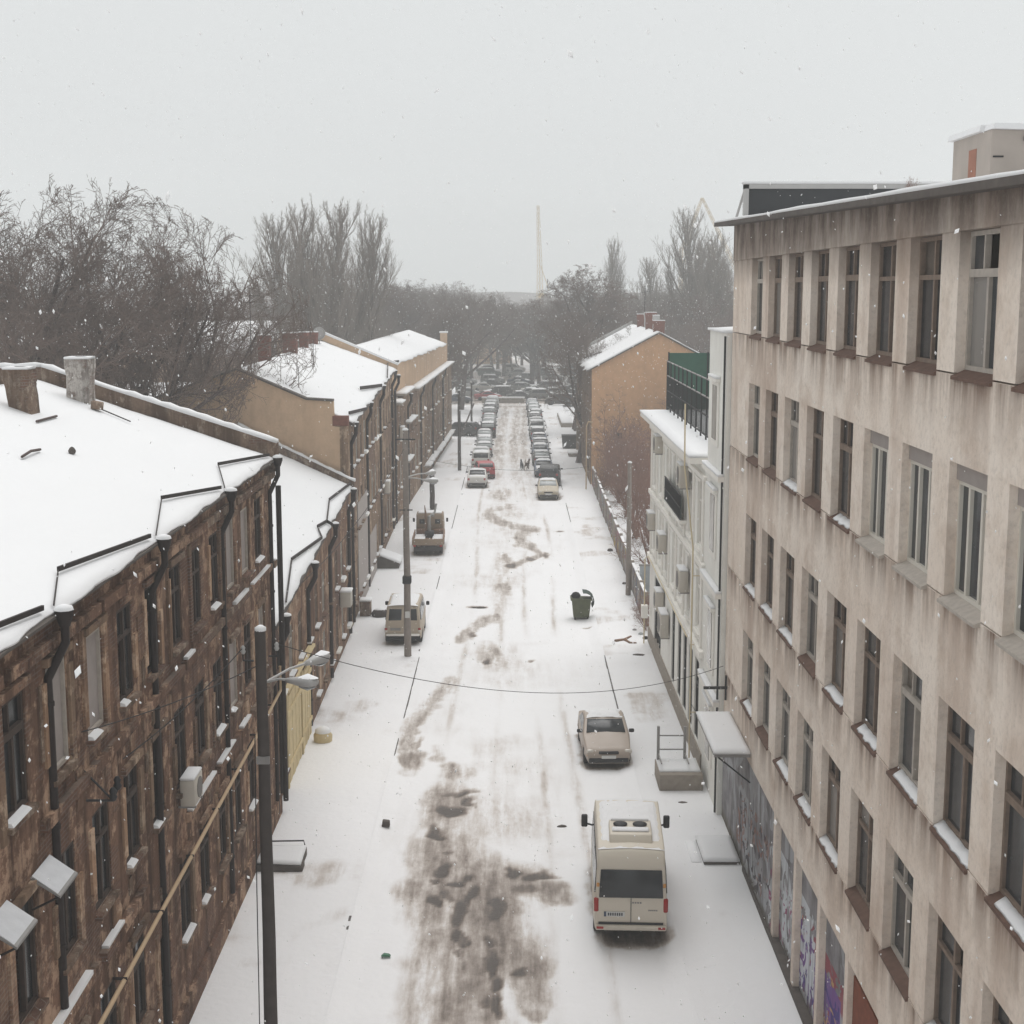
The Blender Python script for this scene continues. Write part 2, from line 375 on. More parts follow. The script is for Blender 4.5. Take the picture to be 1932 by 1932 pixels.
M['kerb'] = simple('kerb_stone', (.13, .12, .115), .95, var=.35, scale=3)
M['crane'] = simple('crane_yellow', (.52, .36, .14), .7, var=.15)
M['far'] = simple('far_wood', (.22, .205, .20), .95, var=.4, scale=.08)
# ================================================================ GROUND
rng = np.random.default_rng(7)
def fbm(x, y, sc, seed=0, octv=4):
    """cheap value noise on arrays, 0..1"""
    r = np.random.default_rng(seed); T = r.random((64, 64)); out = np.zeros_like(x, dtype=float); amp = 1; tot = 0
    for o in range(octv):
        u = x*sc*2**o + 17.3*o; v = y*sc*2**o + 9.1*o
        i = np.floor(u).astype(int); j = np.floor(v).astype(int); fu = u-i; fv = v-j
        fu = fu*fu*(3-2*fu); fv = fv*fv*(3-2*fv)
        a = T[i % 64, j % 64]; b = T[(i+1) % 64, j % 64]; c = T[i % 64, (j+1) % 64]; d = T[(i+1) % 64, (j+1) % 64]
        out += amp*((a*(1-fu)+b*fu)*(1-fv)+(c*(1-fu)+d*fu)*fv); tot += amp; amp *= .5
    return out/tot
def grid_mesh(name, xs, ys, zfun, mat, attr=None):
    X, Y = np.meshgrid(xs, ys); Z = zfun(X, Y); ny, nx = X.shape
    me = bpy.data.meshes.new(name); V = np.stack([X.ravel(), Y.ravel(), Z.ravel()], 1)
    idx = np.arange(nx*ny).reshape(ny, nx)
    F = np.stack([idx[:-1,:-1].ravel(), idx[:-1,1:].ravel(), idx[1:,1:].ravel(), idx[1:,:-1].ravel()], 1)
    me.vertices.add(len(V)); me.vertices.foreach_set('co', V.ravel())
    me.loops.add(F.size); me.loops.foreach_set('vertex_index', F.ravel().astype(np.int32))
    me.polygons.add(len(F)); me.polygons.foreach_set('loop_start', np.arange(0, F.size, 4, dtype=np.int32))
    me.polygons.foreach_set('loop_total', np.full(len(F), 4, dtype=np.int32)); me.update(calc_edges=True)
    me.polygons.foreach_set('use_smooth', np.ones(len(F), dtype=bool))
    me.materials.append(mat)
    if attr is not None:
        a = me.attributes.new('slush', 'FLOAT', 'POINT'); a.data.foreach_set('value', attr(X, Y).ravel().astype(np.float32))
    o = bpy.data.objects.new(name, me); COL.objects.link(o); ORG[o.name] = Vector((0,0,0)); return o

# the slush on the carriageway: blobs and trails read off the photo, kept in street metres
BL = []
def zA(x, y): return (676 + x*.3335, 1288 + y*.3335)
def zB(x, y): return (869 + x*.2, 869 + y*.2)
for (x, y, rx, ry, k) in [(480,700,130,110,.42),(480,960,190,150,.40),(430,1180,190,180,.36),(650,1160,210,180,.44),(900,1150,190,90,.42),(1060,1210,150,60,.40),
        (680,1450,270,230,.44),(620,1800,210,220,.42),(900,1560,180,170,.40),(1000,1680,110,170,.34),(360,1750,120,300,.22),(560,520,90,60,.25),(800,1300,120,120,.42),
        (300,460,70,45,.48),(450,430,40,34,.30),(520,480,50,30,.22),(270,380,30,50,.34),(340,390,18,60,.3),
        (520,740,75,30,.75),(430,830,42,42,.75),(560,650,90,16,.5),(610,690,40,16,.6),(480,1030,58,34,.8),(440,1100,30,40,.8),(555,1140,56,32,.75),(610,1090,40,30,.65),(490,965,60,16,.5),
        (645,1220,36,85,.85),(590,1310,58,62,.85),(585,1450,34,95,.85),(570,1575,18,30,.7),(435,1260,38,46,.75),(520,1240,34,40,.55),(728,1450,42,42,.8),(730,1570,38,105,.9),
        (775,1700,46,60,.8),(795,1830,42,70,.8),(900,1610,48,50,.8),(870,1092,52,26,.7),(1010,1120,115,20,.75),(940,1190,60,34,.5),(800,1290,45,45,.6),(700,1800,60,50,.5),(1000,1870,70,50,.4)]:
    px = zA(x, y); c = onz(*px); dx = onz(*zA(x+rx, y)) - c; dy = onz(*zA(x, y-ry)) - c
    BL.append((c.x, c.y, abs(dx.x), max(abs(dy.y), .15), k))
TR = []
def trail(f, pts, wpx, k):
    ps = [onz(*f(*p)) for p in pts]
    for a, b in zip(ps[:-1], ps[1:]): TR.append((a.x, a.y, b.x, b.y, wpx*(a.y/FPX), k))
trail(zA, [(262,370),(330,220),(400,130),(480,60),(530,-10)], 9, .42)
trail(zB, [(370,1920),(270,1840)], 14, .35); trail(zB, [(60,1650),(200,1530),(350,1490)], 7, .5); trail(zB, [(380,1440),(380,1250),(380,1060),(400,920)], 11, .22)
trail(zB, [(470,1000),(520,980),(640,935),(700,930),(790,890)], 4.5, .62); trail(zB, [(780,890),(730,870),(650,820)], 5, .5); trail(zB, [(650,820),(590,795),(555,730),(650,655)], 7, .6)
trail(zB, [(680,660),(500,620),(350,575),(250,520)], 8, .55); trail(zB, [(250,520),(290,470),(450,440)], 7, .4); trail(zB, [(560,800),(540,810)], 6, .6)
trail(zB, [(60,1655),(-20,1690)], 7, .45)
for (x, y, rx, ry, k) in [(80,1660,50,34,.55),(270,1840,120,100,.28),(270,1900,40,18,.65),(170,1388,80,10,.6),(930,680,40,9,.5),(1690,1845,55,12,.6),(1190,1575,36,8,.5),(690,1912,36,10,.5),
        (400,1210,70,60,.3),(430,930,60,40,.4),(500,990,50,22,.6),(650,930,40,22,.55),(790,900,26,30,.5),(380,330,120,60,.22)]:
    px = zB(x, y); c = onz(*px); BL.append((c.x, c.y, abs((onz(*zB(x+rx, y))-c).x), max(abs((onz(*zB(x, y-ry))-c).y), .15), k))
UNDER_SHADE = [(3.2, 38.05, .72, 2.55), (3.4, 51.4, .68, 1.95), (3.0, 118.2, .8, 2.2), (-3.04, 125.4, .8, 2.2)]     # bare ground with contact shade painted in, below parked vehicles
PUNDER_SHADE = [(-5.26, 69.4, .68, 2.0), (-5.45, 93.2, .78, 2.4)]
def bare(X, Y, L):  # dark footprints: snowless ground, deepened with painted contact shade
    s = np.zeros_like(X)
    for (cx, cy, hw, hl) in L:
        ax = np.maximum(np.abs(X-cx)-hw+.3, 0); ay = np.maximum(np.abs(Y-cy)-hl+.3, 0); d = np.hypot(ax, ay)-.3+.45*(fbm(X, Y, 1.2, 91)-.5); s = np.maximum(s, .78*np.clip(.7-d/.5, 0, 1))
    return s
def slush(X, Y):
    wx = X + (fbm(X, Y, .9, 3)-.5)*.8; wy = Y + (fbm(X, Y, .6, 4)-.5)*2.0
    s = np.zeros_like(X)
    for (cx, cy, rx, ry, k) in BL:
        d = ((wx-cx)/rx)**2 + ((wy-cy)/ry)**2; g = min(1.0, k*(1.15 if k < .5 else 1.4))*np.clip(1.7-1.2*np.sqrt(d), 0, 1)
        s = np.maximum(s, g) + .12*np.minimum(s, g)
    wx = X + (fbm(X, Y, 1.4, 5)-.5)*.5; wy = Y + (fbm(X, Y, .5, 6)-.5)*1.6
    for (ax, ay, bx, by, ww, k) in TR:
        # distances are measured with the street's length squeezed, as slush lies longer along it
        ex, ey = bx-ax, (by-ay)*.35; L2 = ex*ex+ey*ey+1e-9
        t = np.clip(((wx-ax)*ex+(wy-ay)*.35*ey)/L2, 0, 1); d = np.hypot(wx-ax-t*ex, (wy-ay)*.35-t*ey)
        s = np.maximum(s, k*.72*np.clip(1.5-.9*d/(ww*1.5), 0, 1))
    far = np.clip((Y-105)/45, 0, 1)
    for xt, wt in ((-1.15, .75), (.55, .7), (1.6, .5)):
        s = np.maximum(s, far*.34*np.exp(-((X-xt+.3*np.sin(Y*.05))/wt)**2)*(.45+.9*fbm(X, Y, .25, 8)))
    s = np.maximum(s, .16*np.clip((fbm(X, Y, .18, 11)-.52)*5, 0, 1)*np.exp(-((X+.3)/2.6)**2))
    for xt in (-2.35, -.75, .9, 2.3):                      # half-filled wheel ruts
        s = np.maximum(s, .20*np.exp(-((X-xt+.25*np.sin(Y*.09+xt))/.15)**2)*np.clip((fbm(X, Y*.2, .4, int(xt*10)+40)-.34)*3, 0, 1))
    s = np.maximum(s, np.clip(1-np.abs(Y-213+.4*np.sin(X))/5.5, 0, 1)*.5)
    s = np.maximum(s, bare(X, Y, UNDER_SHADE)); s = np.maximum(s, .75*np.clip(1.2-np.abs(np.abs(X)-3.0)/.7, 0, 1)*(Y > 131)*(Y < 209))  # vehicle footprints, then strips under the parked rows: bare ground plus painted shade
    return np.clip(s, 0, 1)
def road_z(X, Y):
    return .055 + .05*(fbm(X, Y, .22, 21)-.5) + .03*(fbm(X, Y, 1.3, 22)-.5) - .05*slush(X, Y) \
        + .10*np.clip((np.abs(X)-3.8)/.5, 0, 1)*np.clip((fbm(X*.3, Y, .11, 23)-.30)*7, .35, 1.35)
xs = np.arange(-4.36, 4.361, .0872)
ys = np.concatenate([np.arange(14, 60, .11), np.arange(60, 120, .24), np.arange(120, 214, .7)])
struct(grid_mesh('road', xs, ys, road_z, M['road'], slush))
def pave_z(seed):
    return lambda X, Y: .155 + .05*(fbm(X, Y, .3, seed)-.5) + .02*(fbm(X, Y, 1.6, seed+1)-.5)
def pslush(X, Y): return np.maximum(np.clip((fbm(X, Y, .35, 77)-.66)*2.0, 0, .16), bare(X, Y, PUNDER_SHADE))  # thin pavement slush, and bare ground with painted shade under van and lorry
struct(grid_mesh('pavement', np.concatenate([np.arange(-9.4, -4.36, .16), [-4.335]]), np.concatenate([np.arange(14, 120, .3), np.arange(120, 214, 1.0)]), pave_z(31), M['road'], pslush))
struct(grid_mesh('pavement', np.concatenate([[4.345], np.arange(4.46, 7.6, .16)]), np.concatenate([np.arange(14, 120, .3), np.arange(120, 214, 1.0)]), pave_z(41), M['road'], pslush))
# kerb stones: each a block of its own near by, the rest in one strip
kb = struct(MB().box(-.01, .01, 14, 14.02, -.02, .0).build('kerb', M['kerb'])); kb2 = struct(MB().box(-.01, .01, 14, 14.02, -.02, 0).build('kerb', M['kerb']))
kme = MB().box(-.075, .075, -.49, .49, -.1, .135).mesh('kerb_stone', M['kerb'], bevel=.012)
for side, par in ((-4.37, kb), (4.38, kb2)):
    for i in range(60):
        inst('kerb_stone', kme, par, (side + random.Random(i).uniform(-.012, .012), 20.5+i, random.Random(i+99).uniform(-.012, .008)), random.Random(i+7).uniform(-.012, .012))
    m = MB()
    m.box(side-.07, side+.07, 80, 213, -.1, .128); k = m.build('kerb_run', M['kerb'], par)
# snow ground under everything, out to the horizon
def gz(X, Y): return -.06 + 0*X
gx = np.concatenate([np.linspace(-700, -160, 10), np.linspace(-150, 150, 90), np.linspace(160, 700, 10)]); gy = np.concatenate([np.linspace(-60, 10, 6), np.linspace(20, 350, 110), np.linspace(370, 800, 10)])
def gz(X, Y):
    near = np.exp(-(X/9)**2); return -.08 + (.12*(fbm(X, Y, .12, 51)-.3))*(1-near)*np.clip((np.abs(X)-8.2)/2, 0, 1)
struct(grid_mesh('ground', gx, gy, gz, M['snow']))
def cps(X, Y): return np.clip(.22 + (fbm(X, Y, .09, 61)-.5)*1.3, 0, .55)
struct(grid_mesh('car_park', np.arange(-62, 62.1, 1.0), np.arange(214, 330, 1.0), lambda X, Y: .03+.03*(fbm(X, Y, .5, 62)-.5), M['road'], cps))
# low snow-capped wall where the street meets the car park
t = thing('low_wall', 'low snow-capped wall closing the street end at the car park', 'wall', (-1, 219, 0))
MB().box(-4.6, 1.9, 218.8, 219.3, 0, .75).build('wall_body', M['concrete_rough'], t); MB().box(-4.65, 1.95, 218.75, 219.4, .75, .95).build('snow_cap', M['snow'], t, bevel=.05)
# far rising ground beyond the harbour
hx = np.linspace(-600, 600, 121); hy = np.array([430, 470, 500, 540, 700.])
def hz(X, Y):
    top = 14.5 + 3.2*fbm(X, Y*0, .012, 71) + 1.5*fbm(X, Y*0, .06, 72); p = np.clip((Y-430)/70, 0, 1); return -.3 + top*p
struct(grid_mesh('far_hill', hx, hy, hz, M['far']))
# ================================================================ BUILDINGS, shared pieces
def rj(seed): return random.Random(seed)
def snow_sheet(name, c00, c10, c11, c01, th, parent, nx=24, ny=24, rag=.0, seed=1, amp=.03, ragside=0, mat=None, sag=0.0):
    """snow lying on a roof: uneven top, ragged edge on side v=ragside, real thickness"""
    c00, c10, c11, c01 = map(Vector, (c00, c10, c11, c01)); V = []; F = []
    rr = rj(seed); ph = [rr.uniform(0, 6.28) for _ in range(8)]
    def nz(u, v):
        p = Vector((u*9+seed*3.1, v*9, 0)); return mnoise.fractal(p, 1.0, 2.0, 4)
    for layer in (0, 1):
        for j in range(ny+1):
            for i in range(nx+1):
                u, v = i/nx, j/ny; vv = v
                if rag and ((ragside == 0 and j == 0) or (ragside == 1 and j == ny)):
                    d = rag*(.5*math.sin(u*31+ph[0])+.5*math.sin(u*77+ph[1])+.7*nz(u*4, 3.3)); vv = v + (d if ragside == 0 else -d)
                p = (c00*(1-u)+c10*u)*(1-vv) + (c01*(1-u)+c11*u)*vv
                if layer == 0:
                    edge = min(1, min(u, 1-u)*nx/1.0, min(v, 1-v)*ny/1.0)
                    p = p + Vector((0, 0, th*(.55+.45*edge) + amp*nz(u, v) - sag*math.sin(math.pi*u)))
                else: p = p + Vector((0, 0, -.01 - sag*math.sin(math.pi*u)))
                V.append(p)
    n1 = (nx+1)*(ny+1)
    for j in range(ny):
        for i in range(nx):
            a = j*(nx+1)+i; F.append((a, a+1, a+nx+2, a+nx+1)); F.append((n1+a, n1+a+nx+1, n1+a+nx+2, n1+a+1))
    for i in range(nx):
        a = i; b = ny*(nx+1)+i; F.append((a, n1+a, n1+a+1, a+1)); F.append((b, b+1, n1+b+1, n1+b))
    for j in range(ny):
        a = j*(nx+1); b = a+nx; F.append((a, a+nx+1, n1+a+nx+1, n1+a)); F.append((b, n1+b, n1+b+nx+1, b+nx+1))
    m = MB(); m.add(V, F, 0, True); return m.build(name, mat or M['roof_snow'], parent)
def facade(parent, p0, p1, z0, z1, openings, mat, th=.45, name='wall', inward=None):
    """one wall slab from p0 to p1 (plan points) with real window holes; openings = (u0,u1,za,zb) in metres along the wall"""
    p0 = Vector((p0[0], p0[1], 0)); p1 = Vector((p1[0], p1[1], 0)); L = (p1-p0).length; d = (p1-p0)/L
    nrm = inward if inward is not None else Vector((-d.y, d.x, 0))
    us = sorted(set([0, L]+[round(o[0], 3) for o in openings]+[round(o[1], 3) for o in openings])); us = [u for u in us if 0 <= u <= L]
    zs = sorted(set([z0, z1]+[round(o[2], 3) for o in openings]+[round(o[3], 3) for o in openings])); zs = [z for z in zs if z0 <= z <= z1]
    def hole(u, z): return any(o[0] < u < o[1] and o[2] < z < o[3] for o in openings)
    nu, nz = len(us)-1, len(zs)-1
    H = [[hole((us[i]+us[i+1])/2, (zs[j]+zs[j+1])/2) for j in range(nz)] for i in range(nu)]
    m = MB(); idx = {}
    def vid(i, j, k):
        key = (i, j, k)
        if key not in idx:
            q = p0 + d*us[i] + nrm*(th*k); idx[key] = len(m.v); m.v.append((q.x, q.y, zs[j]))
        return idx[key]
    def face(*ks): m.f.append(tuple(vid(*k) for k in ks)); m.m.append(0); m.sm.append(False)
    for i in range(nu):
        for j in range(nz):
            if H[i][j]: continue
            face((i,j,0),(i+1,j,0),(i+1,j+1,0),(i,j+1,0)); face((i,j,1),(i,j+1,1),(i+1,j+1,1),(i+1,j,1))
            for (di, dj, e) in ((-1,0,((i,j),(i,j+1))),(1,0,((i+1,j+1),(i+1,j))),(0,-1,((i+1,j),(i,j))),(0,1,((i,j+1),(i+1,j+1)))):
                a, b = i+di, j+dj
                if 0 <= a < nu and 0 <= b < nz and not H[a][b]: continue
                (ia, ja), (ib, jb) = e; face((ia,ja,0),(ib,jb,0),(ib,jb,1),(ia,ja,1))
    return m.build(name, mat, parent)
def win_mesh(w, h, kind, fm, gm):
    """frame and pane meshes, local: width along +Y from 0..w, z 0..h, facing -X (outside at x<0)"""
    f = MB(); t = .07; dpt = .07
    f.box(-dpt, .02, 0, t, 0, h); f.box(-dpt, .02, w-t, w, 0, h); f.box(-dpt, .02, t, w-t, 0, t); f.box(-dpt, .02, t, w-t, h-t, h)
    panes = []
    if kind == 'transom':
        zt = h*.70; f.box(-dpt-.02, .02, t, w-t, zt-.06, zt+.06); f.box(-dpt, .02, w*.5-.045, w*.5+.045, t, zt-.06); f.box(-dpt, .02, w*.62-.03, w*.62+.03, zt+.06, h-t)
        panes = [(t, w*.5-.045, t, zt-.06), (w*.5+.045, w-t, t, zt-.06), (t, w*.62-.03, zt+.06, h-t), (w*.62+.03, w-t, zt+.06, h-t)]
    elif kind == 'three':
        for a in (.36, .70): f.box(-dpt, .02, w*a-.045, w*a+.045, t, h-t)
        panes = [(t, w*.36-.045, t, h-t), (w*.36+.045, w*.70-.045, t, h-t), (w*.70+.045, w-t, t, h-t)]
    elif kind == 'cross':
        f.box(-dpt, .02, w*.5-.04, w*.5+.04, t, h-t); zt = h*.68; f.box(-dpt, .02, t, w*.5-.04, zt-.04, zt+.04); f.box(-dpt, .02, w*.5+.04, w-t, zt-.04, zt+.04)
        panes = [(t, w*.5-.04, t, zt-.04), (w*.5+.04, w-t, t, zt-.04), (t, w*.5-.04, zt+.04, h-t), (w*.5+.04, w-t, zt+.04, h-t)]
    else: panes = [(t, w-t, t, h-t)]
    pm = [MB().box(-.012, .004, a, b, c, e).mesh('pane', gm) for (a, b, c, e) in panes]
    return f.mesh('window', fm), pm
def put_window(parent, wm, x, y, z, flip=False, skip=(), rz=0.0):
    """flip: facing +X"""
    fm, pm = wm
    o = inst('window', fm, parent, (x, y, z), (math.pi if flip else 0.0)+rz)
    for k, p in enumerate(pm):
        if k in skip: continue
        q = bpy.data.objects.new('pane', p); COL.objects.link(q); q.parent = o
    return o
def gooseneck(parent, x, y, ztop, zbot, off, mat, r=.085):
    m = MB(); m.lathe((x+off, y, ztop-.28), [(.09, 0), (.15, .18), (.16, .28)], 8)
    m.tube([(x+off, y, ztop-.26), (x+off, y, ztop-.55), (x+off*.15, y-.25, ztop-1.1), (x+off*.15, y-.25, ztop-1.4), (x+off*.15, y-.25, zbot)], r, 7)
    for z in np.arange(zbot+1, ztop-1.4, 2.1): m.lathe((x+off*.15, y-.25, z), [(r+.02, 0), (r+.02, .07)], 7)
    m.build('downpipe', mat, parent)
    MB().lathe((x+off, y, ztop-.005), [(.165, 0), (.15, .05), (.05, .09)], 8).build('snow_cap', M['roof_snow'], parent)
def strip_on(parent, pts, h, w, mat, name='roof_gutter'):
    m = MB()
    for a, b in zip(pts[:-1], pts[1:]):
        a = Vector(a); b = Vector(b); m.obox(a+Vector((0,0,h/2)), b-a, w, h, 0, (b-a).length)
    return m.build(name, mat, parent)
def chimney(label, x, y, z, w, d, h, mat, lean=(0,0), cap=True, group=None, parent=None):
    t = thing('chimney', label, 'chimney', (x, y, z), group) if parent is None else None
    n = MB(); nl = 7; V = []; rr = rj(int(x*100+y*10))
    for i in range(nl+1):
        f = i/nl; k = 1.0 if i < nl-1 else 1.10
        for (sx, sy) in ((-1,-1),(1,-1),(1,1),(-1,1)):
            V.append((x+sx*w/2*k+lean[0]*f*h+rr.uniform(-.015,.015), y+sy*d/2*k+lean[1]*f*h+rr.uniform(-.015,.015), z-.4+(h+.4)*f))
    F = [(3,2,1,0), (nl*4, nl*4+1, nl*4+2, nl*4+3)]
    for i in range(nl):
        for k in range(4): F.append((i*4+k, i*4+(k+1)%4, i*4+4+(k+1)%4, i*4+4+k))
    n.add(V, F)
    p = parent or t
    n.build('stack' if parent is None else 'chimney', mat, p)
    cx, cy = x+lean[0]*h, y+lean[1]*h
    MB().box(cx-w*.22, cx+w*.22, cy-d*.22, cy+d*.22, z+h, z+h+.012).build('flue', M['black'], p)
    m = MB(); 
    for (a, b, c, e) in ((-.56,.56,-.56,-.24),(-.56,.56,.24,.56),(-.56,-.24,-.24,.24),(.24,.56,-.24,.24)):
        m.box(cx+a*w, cx+b*w, cy+c*d, cy+e*d, z+h+.002, z+h+.07)
    m.build('snow_cap', M['roof_snow'], p, bevel=.02)
    return t
# ================================================================ RIGHT: tall stained block
XR = 6.8
RB = thing('office_block', 'tall five-storey block of stained beige render with deep-set windows in rows', 'building', (12, 26, 0))
YN, YF = 8.0, 44.5
MB().box(7.55, 19, YN, YF, 0, 18.3).build('core', M['black'], RB)
MB().box(7.5, 19.1, YF-.3, YF+.02, 0, 18.5).build('end_wall', M['concrete'], RB)
SILL = [15.75, 12.25, 8.48, 5.03]; WH = 2.14
bands = [(.0, .35), (3.62, 5.03), (5.03+WH, 8.48), (8.48+WH, 12.25), (12.25+WH, 15.75)]
for z0, z1 in bands[1:]:
    m = MB(); m.box(XR-.004, 7.56, YN, YF, z0, z1-.03); m.build('spandrel', M['concrete'], RB)
m = MB(); zt = lambda y: 18.44+(y-18.3)*.024
m.hexa([(XR-.03,YN,15.75+WH),(7.56,YN,15.75+WH),(7.56,YF,15.75+WH),(XR-.03,YF,15.75+WH),(XR-.03,YN,zt(YN)-.06),(7.56,YN,zt(YN)-.06),(7.56,YF,zt(YF)-.06),(XR-.03,YF,zt(YF)-.06)])
m.build('top_band', M['concrete'], RB)
K = 12; YFk = [41.17-2.72*k for k in range(K)]; OW = 1.80
pier = MB().box(0, .76, 0, 2.72-OW, 0, WH).mesh('pier', M['concrete']); corner = MB().box(0, .76, 0, YF-41.17, 0, WH).mesh('corner_pier', M['concrete'])
wt = [win_mesh(OW, WH-.06, 'transom', M['wood'], M['glass']), win_mesh(OW, WH-.06, 'transom', M['palewood'], M['glass']), win_mesh(OW, WH-.34, 'three', M['pvc'], M['glass']), win_mesh(OW, WH-.06, 'cross', M['wood'], M['glass'])]
def sillm(mat, p): return MB().hexa([(-p,-.01,-.10),(.19,-.01,-.06),(.19,OW+.01,-.06),(-p,OW+.01,-.10),(-p,-.01,-.05),(.19,-.01,.06),(.19,OW+.01,.06),(-p,OW+.01,-.05)]).mesh('sill', mat)
sill_me = sillm(M['sillrust'], .05); psill_me = sillm(M['palewood'], .10)
def sill_snow(seed):
    """thin wedge of snow lying on the sloping sill inside the opening"""
    rr = rj(seed); m = MB(); n = 14; V = []; F = []; i0 = rr.choice([0, 0, 1, 2]); i1 = rr.choice([n, n, n-2])
    for i in range(n+1):
        f = i/n; y = .03+(OW-.06)*(i0/n+(i1-i0)/n*f); e = .02+.035*mnoise.noise(Vector((f*5+seed*3, seed, 0)))+.03*mnoise.noise(Vector((f*17, seed, 4))); h = max(.008, .028+.03*mnoise.noise(Vector((f*7, seed*2, 1))))
        zx = lambda x: -.05+(x+.05)*.458
        V += [(e-.03, y, zx(e-.03)+.003), (.15, y, zx(.15)+.003), (.15, y, zx(.15)+h+.02), (e+.0, y, zx(e)+h*.7)]
    for i in range(n):
        a = i*4
        for k in range(4): F.append((a+k, a+(k+1)%4, a+4+(k+1)%4, a+4+k))
    F += [(0,1,2,3), (n*4+3, n*4+2, n*4+1, n*4)]
    m.add(V, F, 0, True); return m.mesh('sill_snow', M['roof_snow'])
ssn = [sill_snow(s) for s in range(12)]
lint = MB().box(.0, .12, 0, OW, 0, .32).mesh('lintel_board', M['board'])
for r, zs in enumerate(SILL):
    inst('corner_pier', corner, RB, (XR, 41.17, zs))
    for k, yf in enumerate(YFk):
        rr = rj(r*50+k)
        inst('pier', pier, RB, (XR, yf-2.72, zs))
        white = (r == 1 and 5 <= k <= 9)
        if white:
            wo = put_window(RB, wt[2], XR+.23, yf-OW, zs+.05); inst('lintel_board', lint, RB, (XR+.12, yf-OW, zs+WH-.29))
            inst('sill', psill_me, RB, (XR, yf-OW, zs))
        else:
            kind = rr.choice([0, 0, 1, 1, 3]); skip = tuple(q for q in range(4) if rr.random() < .07)
            wo = put_window(RB, wt[kind], XR+.23, yf-OW, zs+.05, skip=skip)
            inst('sill', sill_me, RB, (XR, yf-OW, zs))
            if (r >= 2 and rr.random() < .85) or (r == 1 and k < 5 and rr.random() < .6):
                inst('sill_snow', rr.choice(ssn), RB, (XR, yf-OW, zs))
# ground storey: painted panels between narrow ribs
for k, yf in enumerate([35.6-2.68*i for i in range(10)]):
    MB().box(XR+.005, 7.56, yf-.28, yf, 0, 3.6).build('rib', M['concrete'], RB)
    MB().box(XR+.16, 7.56, yf-2.68, yf-.28, 0, 3.62).build('wall_panel', M['graffiti'], RB)
MB().box(XR+.006, 7.56, 35.6, YF, 0, 3.62).build('wall_panel', M['graffiti'], RB)
MB().box(XR+.12, XR+.165, 25.15, 27.25, .25, 3.3).build('rust_door', M['rustdoor'], RB)
MB().box(XR-.05, XR+.165, YN, 40, 0, .3).build('plinth', M['darkstone'], RB)
# roof: thin slab with dark edge, snow on it
def roofq(x0, x1, y0, y1, dz): return [(x0,y0,zt(y0)+dz),(x1,y0,zt(y0)+dz+.5),(x1,y1,zt(y1)+dz+.5),(x0,y1,zt(y1)+dz)]
q = roofq(6.33, 19.3, YN-.3, 45.75, 0)
m = MB(); m.hexa([(p[0],p[1],p[2]-.13) for p in q]+[(p[0],p[1],p[2]-.01) for p in q]); m.build('roof_slab', M['darkstone'], RB)
snow_sheet('roof_snow_layer', q[0], q[1], q[2], q[3], .10, RB, 10, 60, 0, 5, .02)
# board standing on the far roof edge, back lift hut
t = thing('rooftop_board', 'dark panel in a pale frame standing on the far end of the block roof', 'sign board', (10, 43.6, 19))
MB().box(7.02, 13.6, 43.5, 43.6, 18.9, 19.98).build('panel', simple('dark_panel', (.03, .032, .036), .7, var=.2), t)
m = MB(); m.box(6.88, 7.02, 43.42, 43.66, 18.7, 20.1); m.box(6.88, 13.6, 43.42, 43.66, 19.98, 20.12); m.build('frame', M['lamp'], t); MB().box(6.84, 13.7, 43.38, 43.72, 20.12, 20.2).build('snow_cap', M['roof_snow'], t, bevel=.02)
m = MB(); m.obox((6.95, 43.7, 20.0), (-.12, 1.0, -.9), .06, .06, 0, 1.3); m.build('strut', M['lamp'], t)
t = thing('lift_hut', 'small grey concrete hut with snowy roof on top of the stained block', 'hut', (10, 28, 18.7))
MB().prism([(8.62,18.4),(8.62,19.86),(13.5,19.72),(13.5,18.4)], 26.5, 28.75, 0, 'y').build('wall', simple('hut_render', (.42, .37, .33), .95, var=.22, scale=1.5), t)
MB().prism([(8.52,19.865),(9.3,19.85),(9.28,20.02),(8.55,19.98)], 26.9, 28.85, 0, 'y').build('roof_snow_layer', M['roof_snow'], t)
MB().prism([(8.6,19.865),(13.6,19.725),(13.6,19.84),(8.62,19.96)], 26.36, 28.8, 0, 'y').build('roof_snow_layer', M['roof_snow'], t)
MB().box(9.2, 9.45, 26.42, 26.498, 19.66, 19.74).build('vent', M['black'], t); MB().box(8.613, 8.62, 27.3, 27.75, 18.6, 19.6).build('rust_streak', simple('rust_streak', (.34, .16, .11), .9, var=.3), t); MB().box(8.66, 8.85, 26.485, 26.498, 19.37, 19.40).build('crack', M['black'], t)
# canopy over the side door and its step
t = thing('door_canopy', 'flat snow-covered canopy over the side door of the stained block', 'canopy', (6.3, 41, 3.9))
MB().box(5.74, XR-.035, 39.15, 43.05, 3.90, 4.02).build('slab', M['steel'], t); snow_sheet('snow_layer', (5.72,39.1,4.02), (XR-.04,39.1,4.02), (XR-.04,43.1,4.02), (5.72,43.1,4.02), .09, t, 8, 12, 0, 3, .012)
for y in (39.3, 42.9): MB().tube([(5.82, y, 3.9), (XR, y, 3.1)], .025, 5).build('bracket', M['black'], t)
m = MB(); m.obox((6.05, 43.9, 4.6), (1, 0, 0), .08, .08, 0, .75); m.obox((6.75, 43.9, 4.2), (0, 0, 1), .06, .06, 0, .8); m.build('pipe_stub', M['black'], t)
t = thing('door_step', 'wide snow-covered step below the side-door canopy', 'step', (6.2, 41.4, .1))
MB().box(5.70, XR-.035, 40.45, 42.4, .05, .26).build('slab', M['darkstone'], t); snow_sheet('snow_layer', (5.68,40.43,.26), (XR-.04,40.43,.26), (XR-.04,42.4,.26), (5.68,42.4,.26), .08, t, 6, 8, 0, 9, .01)
